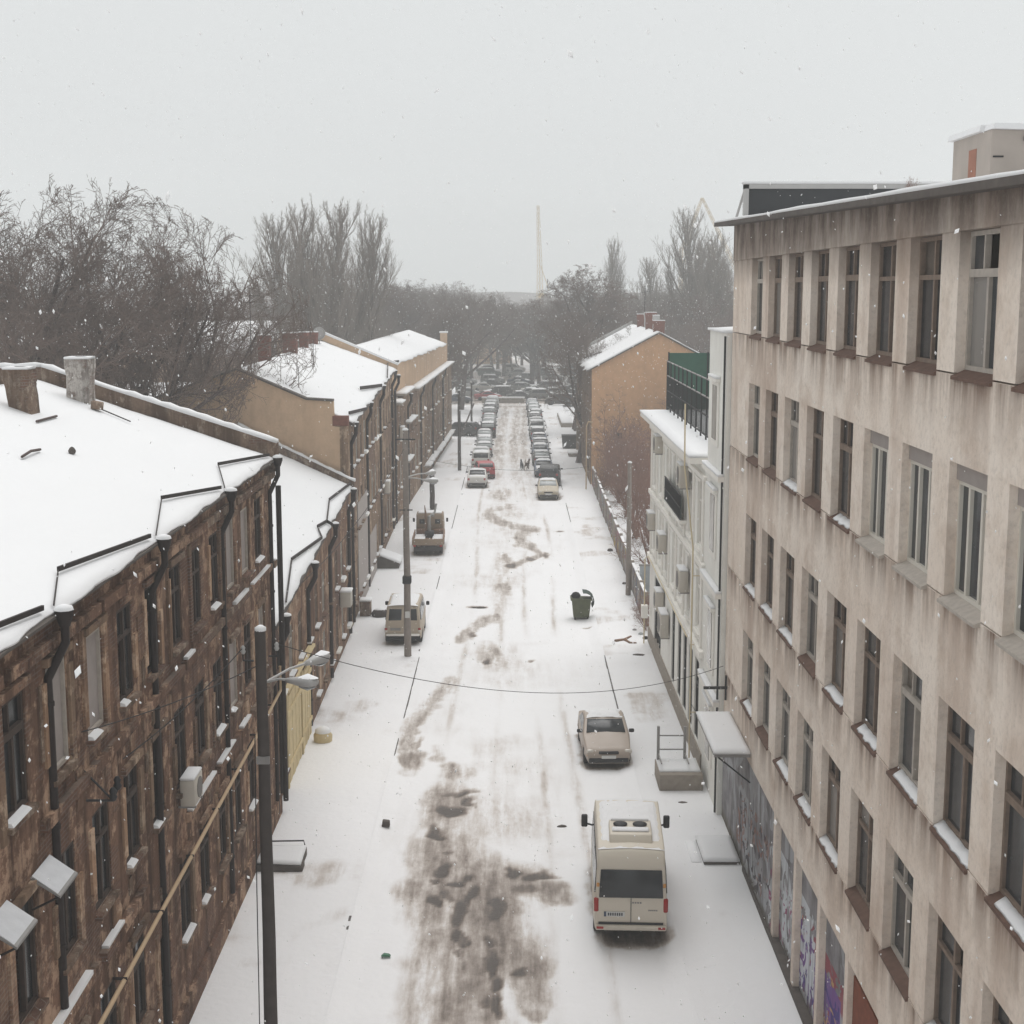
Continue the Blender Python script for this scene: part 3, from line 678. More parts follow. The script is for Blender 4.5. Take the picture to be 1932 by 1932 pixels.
MB().box(5.35, 5.66, 40.6, 42.3, .1, .19).build('lower_step', M['snow'], t, bevel=.03)

# ================================================================ RIGHT: cream house
XW = 6.66
pale = m_glass('sky_pale_glass', (.30, .285, .26), (.52, .50, .46)); M['pale'] = pale  # grazing sky reflection painted into the pale, curtained panes
WB = thing('cream_house', 'narrow cream-white house with cornices and a railed roof terrace', 'building', (10, 56, 0))
ops = []; wl = []
for i in range(7):
    y0 = 49.4 + i*2.62
    ops += [(y0-48.5+.3, y0-48.5+1.5, 8.0, 10.35), (y0-48.5+.3, y0-48.5+1.5, 4.95, 7.2)]
    wl += [(y0+.3, 8.0, 2.35), (y0+.3, 4.95, 2.25)]
gl = []
for (a, b, z0, z1) in [(49.6,50.7,.95,3.9),(51.4,52.5,.95,3.9),(53.2,54.3,.95,3.95),(55.0,56.1,.95,3.95),(57.2,58.3,.95,3.95),(62.6,65.6,.1,3.9)]:
    ops.append((a-48.5, b-48.5, z0, z1)); gl.append((a, b, z0, z1))
facade(WB, (XW, 48.5), (XW, 68.0), 0, 11.1, ops, M['white'], .4, inward=Vector((1, 0, 0)))
w1 = win_mesh(1.2, 2.35, 'cross', M['cream'], pale); w2 = win_mesh(1.2, 2.25, 'cross', M['cream'], pale)
for (y, z, h) in wl: put_window(WB, w1 if h > 2.3 else w2, XW+.14, y, z)
for (a, b, z0, z1) in gl:
    fm = win_mesh(b-a, z1-z0, 'cross' if b-a < 2 else 'three', M['black'], M['carglass']); put_window(WB, fm, XW+.12, a, z0)
MB().box(XW+.4, 16, 48.5, 67.98, 0, 11.1).build('core', M['white'], WB)
for z, p, h in ((4.35, .16, .22), (7.45, .13, .2), (10.55, .12, .16)):
    MB().box(XW-p, XW-.002, 48.5, 68.02, z, z+h).build('cornice', M['cream'], WB)
for i in range(8):
    y0 = 49.05 + i*2.62
    if y0 > 67.6: break
    for z0, z1 in ((4.58, 7.44), (7.66, 10.54)): MB().box(XW-.07, XW-.003, y0, y0+.28, z0, z1).build('pilaster', M['cream'], WB)
for (y, z, h) in wl:
    MB().box(XW-.09, XW-.003, y-.08, y+1.28, z-.14, z-.03).build('sill', M['cream'], WB)
    MB().box(XW-.10, XW-.003, y-.12, y+1.32, z+h+.04, z+h+.14).build('hood', M['cream'], WB)
MB().box(XW-.06, XW+.3, 48.5, 68.03, 0.0, .88).build('plinth', M['concrete_rough'], WB)
MB().box(6.12, 16, 49.0, 68.2, 11.1, 11.32).build('roof_cornice', M['cream'], WB)
snow_sheet('terrace_snow', (6.08,49.0,11.32), (15.9,49.0,11.32), (15.9,68.25,11.32), (6.08,68.25,11.32), .12, WB, 20, 30, 0, 8, .02)
# taller bay against the block
MB().box(XW, 15, 44.56, 48.5, 0, 15.7).build('tower', M['white'], WB)
snow_sheet('tower_snow', (XW-.08,44.55,15.7), (15,44.55,15.7), (15,48.6,15.7), (XW-.08,48.6,15.7), .13, WB, 10, 6, 0, 4, .02)
for z0, z1 in ((12.0, 14.1), (8.3, 10.5), (4.4, 6.6), (1.2, 3.3)):
    MB().box(XW-.05, XW-.003, 46.0, 47.5, z0, z1).build('window_surround', M['cream'], WB); MB().box(XW-.075, XW-.051, 46.3, 47.2, z0+.2, z1-.15).build('pane', pale, WB)
    MB().box(XW-.16, XW-.003, 45.85, 47.65, z1, z1+.1).build('hood', M['cream'], WB); MB().box(XW-.17, XW-.003, 45.85, 47.65, z1+.1, z1+.19).build('hood_snow', M['roof_snow'], WB, bevel=.02)
for z in (11.05, 7.3, 3.75):
    MB().box(XW-.2, XW-.004, 44.6, 48.48, z, z+.16).build('ledge', M['cream'], WB); MB().box(XW-.21, XW-.004, 44.58, 48.5, z+.16, z+.25).build('ledge_snow', M['roof_snow'], WB, bevel=.02)
m = MB(); m.tube([(XW-.06, 44.66, .2), (XW-.06, 44.66, 15.6)], .035, 6); m.build('corner_pipe', M['black'], WB)
# terrace railing
t = thing('terrace_railing', 'tall dark metal railing around the roof terrace of the cream house', 'railing', (7.3, 58, 11.4))
for y in np.arange(49.2, 67.6, 1.53): MB().box(7.27, 7.33, y-.03, y+.03, 11.35, 13.75).build('post', M['black'], t)
for z in (11.6, 12.35, 13.05, 13.72): MB().obox((7.3, 49.2, z), (0, 1, 0), .045, .045, 0, 18.4).build('rail', M['steel'] if z > 13 else M['black'], t)
bar = MB().box(-.012, .012, -.012, .012, 0, 1.42).mesh('baluster', M['black'])
for y in np.arange(49.35, 67.5, .255): inst('baluster', bar, t, (7.3, y, 11.6))
t = thing('green_screen', 'dark green netting screen at the end of the roof terrace', 'screen', (10, 67.7, 11.4))
MB().box(7.35, 13, 67.68, 67.74, 11.45, 14.1).build('net', M['green'], t); MB().box(12.0, 12.06, 50.5, 67.6, 11.45, 14.0).build('net', M['green'], t)
for x in (7.36, 9.2, 11.0): MB().box(x-.03, x+.03, 67.6, 67.67, 11.4, 14.15).build('post', M['black'], t)
t = thing('balcony_railing', 'small black wrought-iron balcony railing on the cream house front', 'railing', (6.5, 57, 8.2))
m = MB()
for y in np.arange(54.0, 59.6, .14): m.box(6.40, 6.42, y, y+.025, 8.35, 9.3)
for z in (8.35, 8.8, 9.28): m.box(6.39, 6.43, 53.95, 59.65, z, z+.04)
m.build('bars', M['black'], t); MB().box(6.44, 6.45, 54, 59.6, 8.38, 9.26).build('backing', M['darkgreen'], t)
MB().box(6.36, XW-.003, 53.9, 59.7, 8.2, 8.33).build('slab', M['cream'], t)
def air_con(label, y, z, x=XW, big=1.0, side=-1, group='air conditioners'):
    t = thing('air_conditioner', label, 'air conditioner', (x, y, z), group)
    w_, h_, d_ = .85*big, .62*big, .34
    a, b = (x-d_-.06, x-.06) if side < 0 else (x+.06, x+d_+.06)
    MB().box(a, b, y-w_/2, y+w_/2, z, z+h_).build('casing', M['ac'], t, bevel=.02)
    xf = a-.006 if side < 0 else b+.006
    m = MB(); m.lathe((xf, y+.08, z+h_/2), [(.25*big, -.01), (.25*big, .012)], 14, axis='x'); m.build('fan_grille', M['acgrill'], t)
    for yy in (y-w_*.4, y+w_*.4): MB().box(min(a, x), max(b, x), yy-.02, yy+.02, z-.06, z-.01).build('bracket', M['steel'], t)
    MB().box(a, b, y-w_/2, y+w_/2, z+h_, z+h_+.07).build('snow_cap', M['roof_snow'], t, bevel=.025)
    return t
for (y, z, b, lb) in [(62.8, 9.95, 1.2, 'air conditioner high on the far end of the cream house'), (53.6, 9.7, 1.35, 'air conditioner above the balcony end of the cream house'), (65.6, 6.1, 1.2, 'upper air conditioner at the far corner of the cream house'),
        (60.8, 5.9, 1.25, 'air conditioner on the first floor below the balcony railing'), (53.2, 5.8, 1.3, 'air conditioner on the first floor beside the yellow gas pipe'), (61.6, 3.2, 1.3, 'air conditioner above the dark shop door'), (59.6, 2.5, 1.6, 'largest air conditioner low on the cream house front')]:
    air_con(lb, y, z, XW, b)
t = thing('gas_pipe', 'thin yellow gas pipe rising up the cream house front', 'pipe', (6.4, 49.9, 0)); MB().tube([(6.4, 49.9, .2), (6.4, 49.9, 8), (6.05, 49.9, 10.9), (6.03, 49.9, 13.1)], .028, 6).build('pipe', M['ygas'], t)
for z in (2, 4.5, 7): MB().obox((6.4, 49.9, z), (1, 0, 0), .03, .03, 0, .26).build('clip', M['ygas'], t)
t = thing('gas_pipe', 'yellow gas standpipe at the far corner of the cream house', 'pipe', (6.3, 67.5, 0)); MB().tube([(6.35, 67.3, .2), (6.35, 67.3, 4.4), (6.5, 67.0, 4.5), (6.5, 52, 4.28)], .032, 6).build('pipe', M['ygas'], t); MB().box(6.2, 6.5, 67.0, 67.4, 1.5, 2.1).build('meter_box', M['cream'], t)
t = thing('stair_landing', 'concrete landing block with a bare metal handrail beside the cream house', 'steps', (5.8, 47.5, .1))
MB().box(5.02, 6.5, 46.8, 48.5, .1, .72).build('block', M['concrete_rough'], t, bevel=.02); snow_sheet('snow_layer', (5.05,47.1,.72), (6.45,47.1,.72), (6.45,48.5,.72), (5.05,48.5,.72), .07, t, 6, 6, 0, 6, .01)
for x in (5.12, 6.05): MB().box(x-.045, x+.045, 48.3, 48.42, .7, 1.95).obox((x, 48.36, 1.0), (0, -1, 0), .04, .04, 0, 1.2).build('post', M['steel'], t)
for z in (1.1, 1.6): MB().box(5.12, 6.05, 48.33, 48.37, z, z+.04).build('rail', M['steel'], t)
# ================================================================ LEFT: near tenement A
XA = -7.6
AB = thing('tenement', 'long sooty brown three-storey tenement with peeling plaster and snow-covered roof', 'building', (-12, 30, 0))
YA0, YA1 = 9.0, 44.85; EZ = 11.85
WYA = [22.67-2.12*6+2.12*k for k in range(16)]; rowsA = [(9.05, 1.85), (5.75, 1.85), (2.15, 1.9)]
ops = []; wins = []
for r, (z, h) in enumerate(rowsA):
    for k, y in enumerate(WYA):
        if y < YA0+.3 or y+1.05 > YA1-.4: continue
        if r == 2 and k in (9,): z2, h2 = .15, 3.0
        else: z2, h2 = z, h
        ops.append((y-YA0, y+1.05-YA0, z2, z2+h2)); wins.append((r, k, y, z2, h2))
facade(AB, (XA, YA0), (XA, YA1), 0, EZ-.1, ops, M['wallA'], .4, inward=Vector((-1, 0, 0)))
MB().box(-21.5, XA-.45, YA0, YA1-.4, 0, EZ-.1).build('core', M['black'], AB)
MB().prism([(-21.9,0),(XA-.42,0),(XA-.42,EZ-.02),(-14.7,14.2),(-21.9,12.2)], YA1-.4, YA1-.02, 0, 'y').build('gable_wall', M['wallA'], AB)
wmA = {}
for (r, k, y, z, h) in wins:
    key = round(h, 2)
    if key not in wmA: wmA[key] = (win_mesh(1.05, h, 'cross', M['darkwood'], M['carglass']), win_mesh(1.05, h, 'transom', M['darkwood'], M['carglass']), win_mesh(1.05, h, 'single', M['palewood'], M['board']))
    rr = rj(900+r*31+k); c = rr.random(); o = wmA[key][2 if (c < .13 or (r, k) == (0, 7)) else (0 if c < .65 else 1)]
    put_window(AB, o, XA-.09, y+1.05, z, flip=True, skip=() if rr.random() < .75 else (1,))
    MB().box(XA-.15, XA+.13, y-.08, y+1.13, z-.12, z-.03).build('sill', M['oldbrick'], AB)
    if rr.random() < .55:
        m = MB(); w_ = rr.uniform(.35, 1.15); m.hexa([(XA-.15,y,z-.03),(XA+.12,y,z-.03),(XA+.12,y+w_,z-.03),(XA-.15,y+w_,z-.03),(XA-.14,y+.03,z+.07),(XA+.08,y+.03,z+.015),(XA+.08,y+w_-.03,z+.015),(XA-.14,y+w_-.03,z+.07)]); m.build('sill_snow', M['roof_snow'], AB)
    if rr.random() < .75: MB().box(XA-.001, XA+.05, y-.26, y-.03, z-.25+rr.choice([0, 0, .5]), z+h+.2-rr.choice([0, 0, .4, .9])).build('surround', rr.choice([M['tanstrip'], M['tanstrip'], M['wallC']]), AB)
    if rr.random() < .75: MB().box(XA-.001, XA+.05, y+1.08, y+1.31, z-.25+rr.choice([0, 0, .5]), z+h+.2-rr.choice([0, 0, .4, .9])).build('surround', rr.choice([M['tanstrip'], M['tanstrip'], M['wallC']]), AB)
    if rr.random() < .6: MB().box(XA-.001, XA+.10, y-.15, y+1.2, z+h+.06, z+h+.2).build('lintel', rr.choice([M['wallB'], M['wallC'], M['oldbrick']]), AB)
# string courses, broken in places, with snow caught on them
for z, pr in ((8.35, .13), (4.75, .16), (11.2, .14)):
    y = YA0; i = 0
    while y < YA1-.3:
        rr = rj(int(z*10)*100+i); l = rr.uniform(1.6, 4.2); y2 = min(y+l, YA1-.02)
        if rr.random() < .82:
            MB().box(XA-.001, XA+pr*rr.uniform(.7, 1.1), y, y2, z, z+.2).build('string_course', M['wallA'] if rr.random() < .6 else M['oldbrick'], AB)
            if z < 11 and rr.random() < .55: MB().box(XA-.001, XA+pr*.85, y+.2, y+(y2-y)*rr.uniform(.4, .95), z+.2, z+.2+rr.uniform(.03, .08)).build('ledge_snow', M['roof_snow'], AB)
        y = y2+rr.uniform(0, .35); i += 1
# brick piers between bays and fallen-plaster scars: shallow relief
for i in range(130):
    rr = rj(4000+i); y = rr.uniform(13, 44); z = rr.uniform(.3, 11); hh = rr.uniform(.25, 1.3); ww = rr.uniform(.2, .7)
    if any(a-.1 < y+ww-0 and y < a+1.2 and zz-.2 < z+hh and z < zz+h2+.1 for (_, _, a, zz, h2) in wins): continue
    MB().prism([(y, z), (y+ww*rr.uniform(.6, 1), z+rr.uniform(-.1, .1)), (y+ww, z+hh*.5), (y+ww*rr.uniform(.5, .9), z+hh), (y+ww*.1, z+hh*rr.uniform(.8, 1))], XA-.001, XA+rr.uniform(.015, .045), 0, 'x').build('plaster_patch', rr.choice([M['wallB'], M['wallC'], M['tanstrip'], M['oldbrick']]), AB)
MB().box(XA-.001, XA+.1, YA0, YA1, 0, .75).build('plinth', M['wallA'], AB)
# roof
RZ = lambda x: EZ + (XA-x)*.335
snow_sheet('roof_snow_layer', (XA+.17, YA0, RZ(XA+.17)), (XA+.17, YA1-.25, RZ(XA+.17)), (-14.75, YA1-.25, RZ(-14.75)), (-14.75, YA0, RZ(-14.75)), .06, AB, 220, 30, .007, 12, .02, 0)
snow_sheet('roof_snow_layer', (-14.75, YA0, RZ(-14.75)), (-14.75, YA1-.25, RZ(-14.75)), (-22.3, YA1-.25, 12.2), (-22.3, YA0, 12.2), .12, AB, 40, 12, 0, 13, .03)
MB().prism([(XA+.18, RZ(XA+.18)-.07), (XA+.18, RZ(XA+.18)-.02), (-14.75, RZ(-14.75)-.02), (-22.3, 12.18), (-22.3, 12.0), (-14.75, RZ(-14.75)-.14)], YA0, YA1-.3, 0, 'y').build('roof_deck', M['darkstone'], AB)
# gable parapet with snow cap
for (a, b) in (((XA+.25, RZ(XA)+.02), (-14.6, 14.25)), ((-14.6, 14.25), (-22.5, 14.0))):
    MB().prism([(a[0], a[1]-.5), (b[0], b[1]-.5), (b[0], b[1]+.42), (a[0], a[1]+.42)], YA1-.24, YA1+.10, 0, 'y').build('parapet', M['oldbrick'], AB)
    m = MB(); n = 26; V = []; F = []; rr = rj(int(a[0]*10))
    for i in range(n+1):
        f = i/n; x = a[0]+(b[0]-a[0])*f; z = a[1]+(b[1]-a[1])*f+.42; h = rr.uniform(.07, .15); e = rr.uniform(-.02, .03)
        V += [(x, YA1-.27-e, z-.01), (x, YA1+.13, z-.01), (x, YA1+.08, z+h), (x, YA1-.2, z+h)]
    for i in range(n):
        for k in range(4): F.append((i*4+k, i*4+(k+1)%4, i*4+4+(k+1)%4, i*4+4+k))
    F += [(0,1,2,3), (n*4+3, n*4+2, n*4+1, n*4)]
    m.add(V, F, 0, True); m.build('parapet_snow', M['roof_snow'], AB)
# wall gutters on the roof: low zigzag upstands leading to the funnels
def on_roofA(px):
    d = ray(*px); # plane z = EZ + (XA - x)*.335
    t = (EZ + XA*.335 + .12 - CAM_H)/(d[2] + d[0]*.335); return Vector((t*d[0], t*d[1], CAM_H+t*d[2]))
fun = [(XA+.12, 15.4), (XA+.12, 22.9), (XA+.12, 29.7), (XA+.12, 37.0), (XA+.12, 44.5)]
peak = [on_roofA((20, 1190)), on_roofA((110, 1078)), on_roofA((305, 942)), on_roofA((412, 878))]
for k in range(4):
    a = Vector((fun[k][0], fun[k][1], RZ(fun[k][0])+.1)); b = Vector((fun[k+1][0], fun[k+1][1], RZ(fun[k+1][0])+.1)); p = peak[k]
    if k == 0: p = Vector((XA-.6, 17.2, RZ(XA-.6)+.1))
    strip_on(AB, [a, p], .035, .025, M['pipe']); strip_on(AB, [p.lerp(b, .0), p.lerp(b, .93)], .085, .05, M['pipe'])
for (x, y) in fun: gooseneck(AB, XA, y, RZ(XA)-.0, .9 if y < 40 else .3, .28, M['pipe'], .075)
MB().tube([(XA+.2, 44.95, 10.9), (XA+.2, 44.95, .5)], .09, 7).build('downpipe', M['pipe'], AB)
# things on the roof and wall
chimney('white-plastered chimney stack close to the tenement parapet', -13.0, 43.3, 13.55, .66, .7, 1.42, m_oldwall('dirty_white_plaster', (.24, .20, .175), (.44, .40, .37), (.58, .54, .50), .46, 2.2, .5))
chimney('crumbling grey-brown chimney leaning over the snowy tenement roof', -13.2, 38.9, 13.6, .62, .66, 1.3, M['oldbrick'], (-.10, 0))
tag(MB().tube([(-12.3, 42.6, 13.55), (-11.2, 42.0, 13.2)], .02, 5).build('roof_rod', M['pipe']), 'thin iron rod lying on snow by the white chimney', 'rod')
tag(MB().prism([(-12.45, 13.55), (-12.15, 13.5), (-12.12, 13.72), (-12.43, 13.78)], 42.3, 42.6, 0, 'y').build('roof_brick', M['oldbrick'], bevel=.02), 'loose brick on the snow beside the white chimney', 'brick')
for i, px in enumerate([((100, 795), (155, 785)), ((60, 862), (110, 848))]):
    a, b = on_roofA((px[0][0]*.69, px[0][1]*1.0)), on_roofA((px[1][0]*.69, px[1][1]*1.0)); c = (a+b)/2; c.z += .05 if i else .0
    tag(MB().tube([a, c, b], .035, 5).build('roof_stick', M['bark']), ['bent dark stick lying on the tenement roof snow below the leaning chimney', 'straight dark stick lying on the tenement roof snow'][i], 'stick')
tag(MB().lathe(tuple(on_roofA((136, 852))-Vector((0,0,.05))), [(.08, 0), (.10, .07), (.06, .14), (.02, .17)], 8).build('roof_stone', M['darkstone']), 'small dark lump poking out of the tenement roof snow', 'stone')
t = thing('gas_pipe', 'long beige gas pipe running along the sooty tenement wall', 'pipe', (-7.4, 30, 4.1)); MB().tube([(-7.38, 12, 3.95), (-7.38, 24, 4.0), (-7.38, 40, 4.27), (-7.38, 44.3, 4.4), (-7.38, 44.3, 5.2)], .048, 6).build('pipe', M['gas'], t)
for y in np.arange(14, 44, 2.9): MB().obox((-7.62, y, 3.9+(y-14)*.014), (1, 0, 0), .03, .05, 0, .3).build('bracket', M['pipe'], t)
for i, (y, z) in enumerate([(21.95, 7.5), (19.95, 7.6)]):
    t = thing('window_awning', ['snow-topped tin awning over a window, next to the second downpipe', 'snow-topped tin awning with a grey dusting, beyond the second downpipe'][i], 'awning', (XA, y, z), 'tin awnings')
    MB().prism([(XA, z+.30), (XA+.46, z+.0), (XA+.46, z+.04), (XA, z+.34)], y-.48, y+.44, 0, 'y').build('sheet', M['steel'], t)
    MB().prism([(XA+.02, z+.34), (XA+.42, z+.065), (XA+.38, z+.10), (XA+.02, z+.365)], y-.46, y+.42, 0, 'y').build('snow_layer', simple('thin_grey_snow', (.62, .63, .65), .8, var=.14, scale=5), t)
    for yy in (y-.46, y+.42): MB().tube([(XA, yy, z-.2), (XA+.44, yy, z+.02)], .02, 5).build('bracket', M['pipe'], t)
air_con('boxy air conditioner with snow on top fixed to the tenement wall', 31.6, 5.4, XA, .98, 1, 'air conditioners')
t = thing('cable_bracket', 'black iron cable bracket with insulators on the tenement wall', 'bracket', (XA, 26.2, 7.4)); a = onx(230, 1440, -7.2)
m = MB(); m.tube([(XA, a.y-1.0, a.z-.35), (XA+.5, a.y-1.0, a.z-.35), (XA+.5, a.y-.6, a.z-.2)], .025, 5); m.tube([(XA, a.y-1.0, a.z+.2), (XA+.5, a.y-1.0, a.z-.35)], .02, 5); m.build('arm', M['black'], t)
for k in (0, 1): MB().lathe((XA+.5, a.y-1.0+.3*k, a.z-.35+.1*k), [(.05, 0), (.08, .07), (.05, .12), (.07, .18), (.03, .24)], 8).build('insulator', M['black'], t)
t = thing('stone_steps', 'dark stone doorsteps with snow on top jutting from the tenement', 'steps', (-7, 40.7, .1))
MB().box(XA+.1, -6.15, 39.95, 40.45, .08, .32).build('step', M['darkstone'], t, bevel=.02); MB().box(XA+.1, -6.2, 40.45, 41.3, .08, .40).build('step', M['darkstone'], t, bevel=.02)
snow_sheet('snow_layer', (XA+.1,40.0,.40), (-6.2,40.0,.33), (-6.2,41.25,.41), (XA+.1,41.25,.41), .07, t, 8, 6, 0, 2, .01); m = MB(); m.tube([(XA+.1, 41.3, .55), (-6.3, 41.35, .55), (-6.25, 41.35, .3)], .025, 5); m.build('scraper_bar', M['black'], t)

# ================================================================ LEFT: low house B with the yellow gate
def facadeline(parent, P0, P1, z1, wins_, mat, wm, name='wall', sillp=.8, seed=0, skipz=None):
    L = math.hypot(P1[0]-P0[0], P1[1]-P0[1]); d = ((P1[0]-P0[0])/L, (P1[1]-P0[1])/L); n_ = Vector((-d[1], d[0], 0))
    facade(parent, P0, P1, 0, z1, wins_, mat, .4, name, inward=n_)
    ang = math.atan2(d[1], d[0])-math.pi/2
    for i, (a, b, z0, z_1) in enumerate(wins_):
        rr = rj(seed+i); key = (round(b-a, 2), round(z_1-z0, 2))
        if key not in wm: wm[key] = (win_mesh(b-a, z_1-z0, 'cross', M['wood'], M['glass']), win_mesh(b-a, z_1-z0, 'cross', M['palewood'], M['glass']))
        x = P0[0]+d[0]*b+n_.x*.1; y = P0[1]+d[1]*b+n_.y*.1
        put_window(parent, wm[key][rr.random() < .4], x, y, z0, flip=True, rz=ang)
        q0 = Vector((P0[0]+d[0]*(a-.06), P0[1]+d[1]*(a-.06), z0-.08)); m = MB(); m.obox(q0-n_*.03, (d[0], d[1], 0), .28, .08, 0, b-a+.12); m.build('sill', M['cream'] if rr.random() < .3 else M['oldbrick'], parent)
        if rr.random() < sillp: m = MB(); m.obox(q0-n_*.03+Vector((0,0,.07)), (d[0], d[1], 0), .24, .06, .05, b-a); m.build('sill_snow', M['roof_snow'], parent)
WM2 = {}
B0, B1 = (-7.72, 45.2), (-8.02, 70.0)
BB = thing('low_house', 'low two-storey brown house with a wide snowy roof and yellow gate', 'building', (-12, 57, 0))
ops = []
for k in range(10):
    a = .9+k*2.42
    if not (1.0 < a < 8.8): ops.append((a, a+1.0, .9, 2.9))
    ops.append((a, a+1.0, 3.7, 5.4))
facadeline(BB, B0, B1, 6.2, ops, M['wallB'], WM2, seed=100)
MB().box(-20.5, -8.6, 45.3, 69.9, 0, 6.2).build('core', M['black'], BB)
zb = lambda y: 6.35+(y-46)*.045
m = MB(); m.hexa([(-7.72-.01,45.2,6.1),(-8.2,45.2,6.1),(-8.5,70,6.1),(-8.03,70,6.1),(-7.72-.01,45.2,zb(45)),(-8.2,45.2,zb(45)),(-8.5,70,zb(70)),(-8.03,70,zb(70))]); m.build('eaves_wall', M['wallB'], BB)
rb = [(-7.58,45.0,zb(45)+.03), (-7.88,69.85,zb(70)+.03), (-13.5,69.85,10.05), (-13.5,45.0,9.2)]
snow_sheet('roof_snow_layer', rb[0], rb[1], rb[2], rb[3], .06, BB, 150, 24, .008, 22, .02, 0)
snow_sheet('roof_snow_layer', rb[3], rb[2], (-20.5,69.85,7.5), (-20.5,45,7.0), .13, BB, 20, 10, 0, 23, .03)
m = MB(); m.hexa([(p[0],p[1],p[2]-.14) for p in rb]+[(p[0],p[1],p[2]-.02) for p in rb]); m.build('roof_deck', M['darkstone'], BB)
MB().prism([(-7.75, 7.2), (-13.4, 9.95), (-13.4, 10.5), (-7.75, 7.72)], 69.85, 70.15, 0, 'y').build('parapet', M['oldbrick'], BB)
m = MB(); V = []; F = []; n = 24; rr = rj(77)
for i in range(n+1):
    f = i/n; x = -7.72-5.7*f; z = 7.71+2.79*f; h = rr.uniform(.06, .15)
    V += [(x, 69.8-rr.uniform(0,.03), z), (x, 70.2, z), (x, 70.15, z+h), (x, 69.86, z+h)]
for i in range(n):
    for k in range(4): F.append((i*4+k, i*4+(k+1)%4, i*4+4+(k+1)%4, i*4+4+k))
m.add(V, F+[(0,1,2,3), (n*4+3, n*4+2, n*4+1, n*4)], 0, True); m.build('parapet_snow', M['roof_snow'], BB)
def on_roofB(px):
    p0, p1, p2 = Vector(rb[0]), Vector(rb[1]), Vector(rb[3]); n_ = (p1-p0).cross(p2-p0).normalized(); o = Vector((0, 0, CAM_H)); d = Vector(ray(*px))
    t = (p0+Vector((0,0,.12))-o).dot(n_)/d.dot(n_); return o+d*t
def Z8(x, y): return ((780+x/2.76)*.644, (1200+y/2.76)*.644)
for (pts, hh) in (([(205,1220),(450,1045)], .11), ([(205,1220),(160,1560)], .05), ([(510,735),(680,605)], .11), ([(510,735),(490,910)], .05), ([(415,955),(490,912),(535,940)], .12), ([(420,965),(450,1035)], .04)):
    strip_on(BB, [on_roofB(Z8(*p)) for p in pts], hh, .06, M['pipe'])
for (y, off) in ((46.2, .3), (53.7, .32), (61.0, .3), (69.2, .3)):
    x = -7.72-.3*(y-45.2)/24.8; gooseneck(BB, x, y, zb(y)+.05, .4 if y < 60 else .3, off, M['pipe'], .1)
t = thing('yellow_gate', 'tall pale yellow double gate in the low brown house', 'gate', (-7.6, 50, 0))
for i, (y0, y1) in enumerate(((47.2, 50.6), (50.9, 53.4))):
    n = 8
    for k in range(n):
        a = y0+(y1-y0)*k/n; b = y0+(y1-y0)*(k+1)/n-.02; x = -7.72-.3*((a+b)/2-45.2)/24.8
        MB().box(x+.02, x+.075+.015*(k % 2), a, b, .12, 3.25-.25*i).build('board', M['yellow'], t)
    x = -7.74-.3*(y0-45.2)/24.8
    for z in (.7, 2.6): MB().box(x+.08, x+.13, y0, y1, z, z+.14).build('batten', M['yellow'], t)
    MB().box(x+.0, x+.16, y0-.22, y0-.02, .1, 3.5-.2*i).build('gate_post', M['yellow'], t)
MB().box(-7.78, -7.55, 47.0, 53.6, 3.52, 3.62).build('gate_hood', M['yellow'], t)
t = thing('gate_bollard', 'squat pale concrete bollard with a snow cap by the yellow gate', 'bollard', (-7.15, 52.3, .1)); MB().lathe((-7.15, 52.3, .1), [(.34, 0), (.36, .3), (.28, .42)], 10).build('stone', M['yellow'], t); MB().lathe((-7.15, 52.3, .5), [(.3, 0), (.3, .1), (.15, .2), (.02, .24)], 10).build('snow_cap', M['snow'], t)

# ================================================================ LEFT: tan-gabled house C
C0, C1 = (-8.08, 70.3), (-8.45, 101.5)
CB = thing('gabled_house', 'tall three-storey house with a blank tan gable and snowy roof', 'building', (-12.5, 86, 0))
ops = []
for k in range(13):
    a = 1.6+k*2.3
    for z, h in ((8.2, 1.7), (4.7, 1.9), (1.1, 1.9)): ops.append((a, a+1.05, z, z+h))
facadeline(CB, C0, C1, 10.4, ops, M['wallC'], WM2, seed=300, sillp=.45)
MB().box(-18.5, -8.95, 70.9, 101.4, 0, 10.4).build('core', M['black'], CB)
gp = [(-19.2, 0), (-8.1, 0), (-8.1, 10.35), (-8.75, 10.4), (-8.78, 11.62), (-10.1, 11.7), (-13.45, 13.15), (-17.0, 11.95), (-19.2, 11.1)]
MB().prism(gp, 70.32, 70.72, 0, 'y').build('gable_wall', M['gable'], CB)
MB().box(-8.82, -8.05, 70.28, 70.75, 10.42, 10.9).build('corner_brick', M['redbrick'], CB)
m = MB()
for (a, b) in zip(gp[4:-1], gp[5:]): m.prism([(a[0], a[1]+.0), (b[0], b[1]+.0), (b[0], b[1]+.10), (a[0], a[1]+.10)], 70.24, 70.8, 0, 'y')
m.build('verge_coping', M['darkstone'], CB)
ce = lambda y: 10.42+(y-70)*.034
r0 = [(-7.85, 71.0, ce(71)+.02), (-8.2, 101.7, ce(101.7)+.02), (-13.45, 101.7, 13.45), (-13.45, 71.0, 13.05)]
m = MB(); m.hexa([(-8.09,70.75,10.3),(-8.6,70.75,10.3),(-8.9,101.5,10.3),(-8.46,101.5,10.3),(-8.09,70.75,ce(70.7)-.02),(-8.6,70.75,ce(70.7)+.1),(-8.9,101.5,ce(101)+.1),(-8.46,101.5,ce(101)-.02)]); m.build('eaves_wall', M['wallC'], CB)
snow_sheet('roof_snow_layer', r0[0], r0[1], r0[2], r0[3], .07, CB, 120, 22, .010, 31, .03, 0)
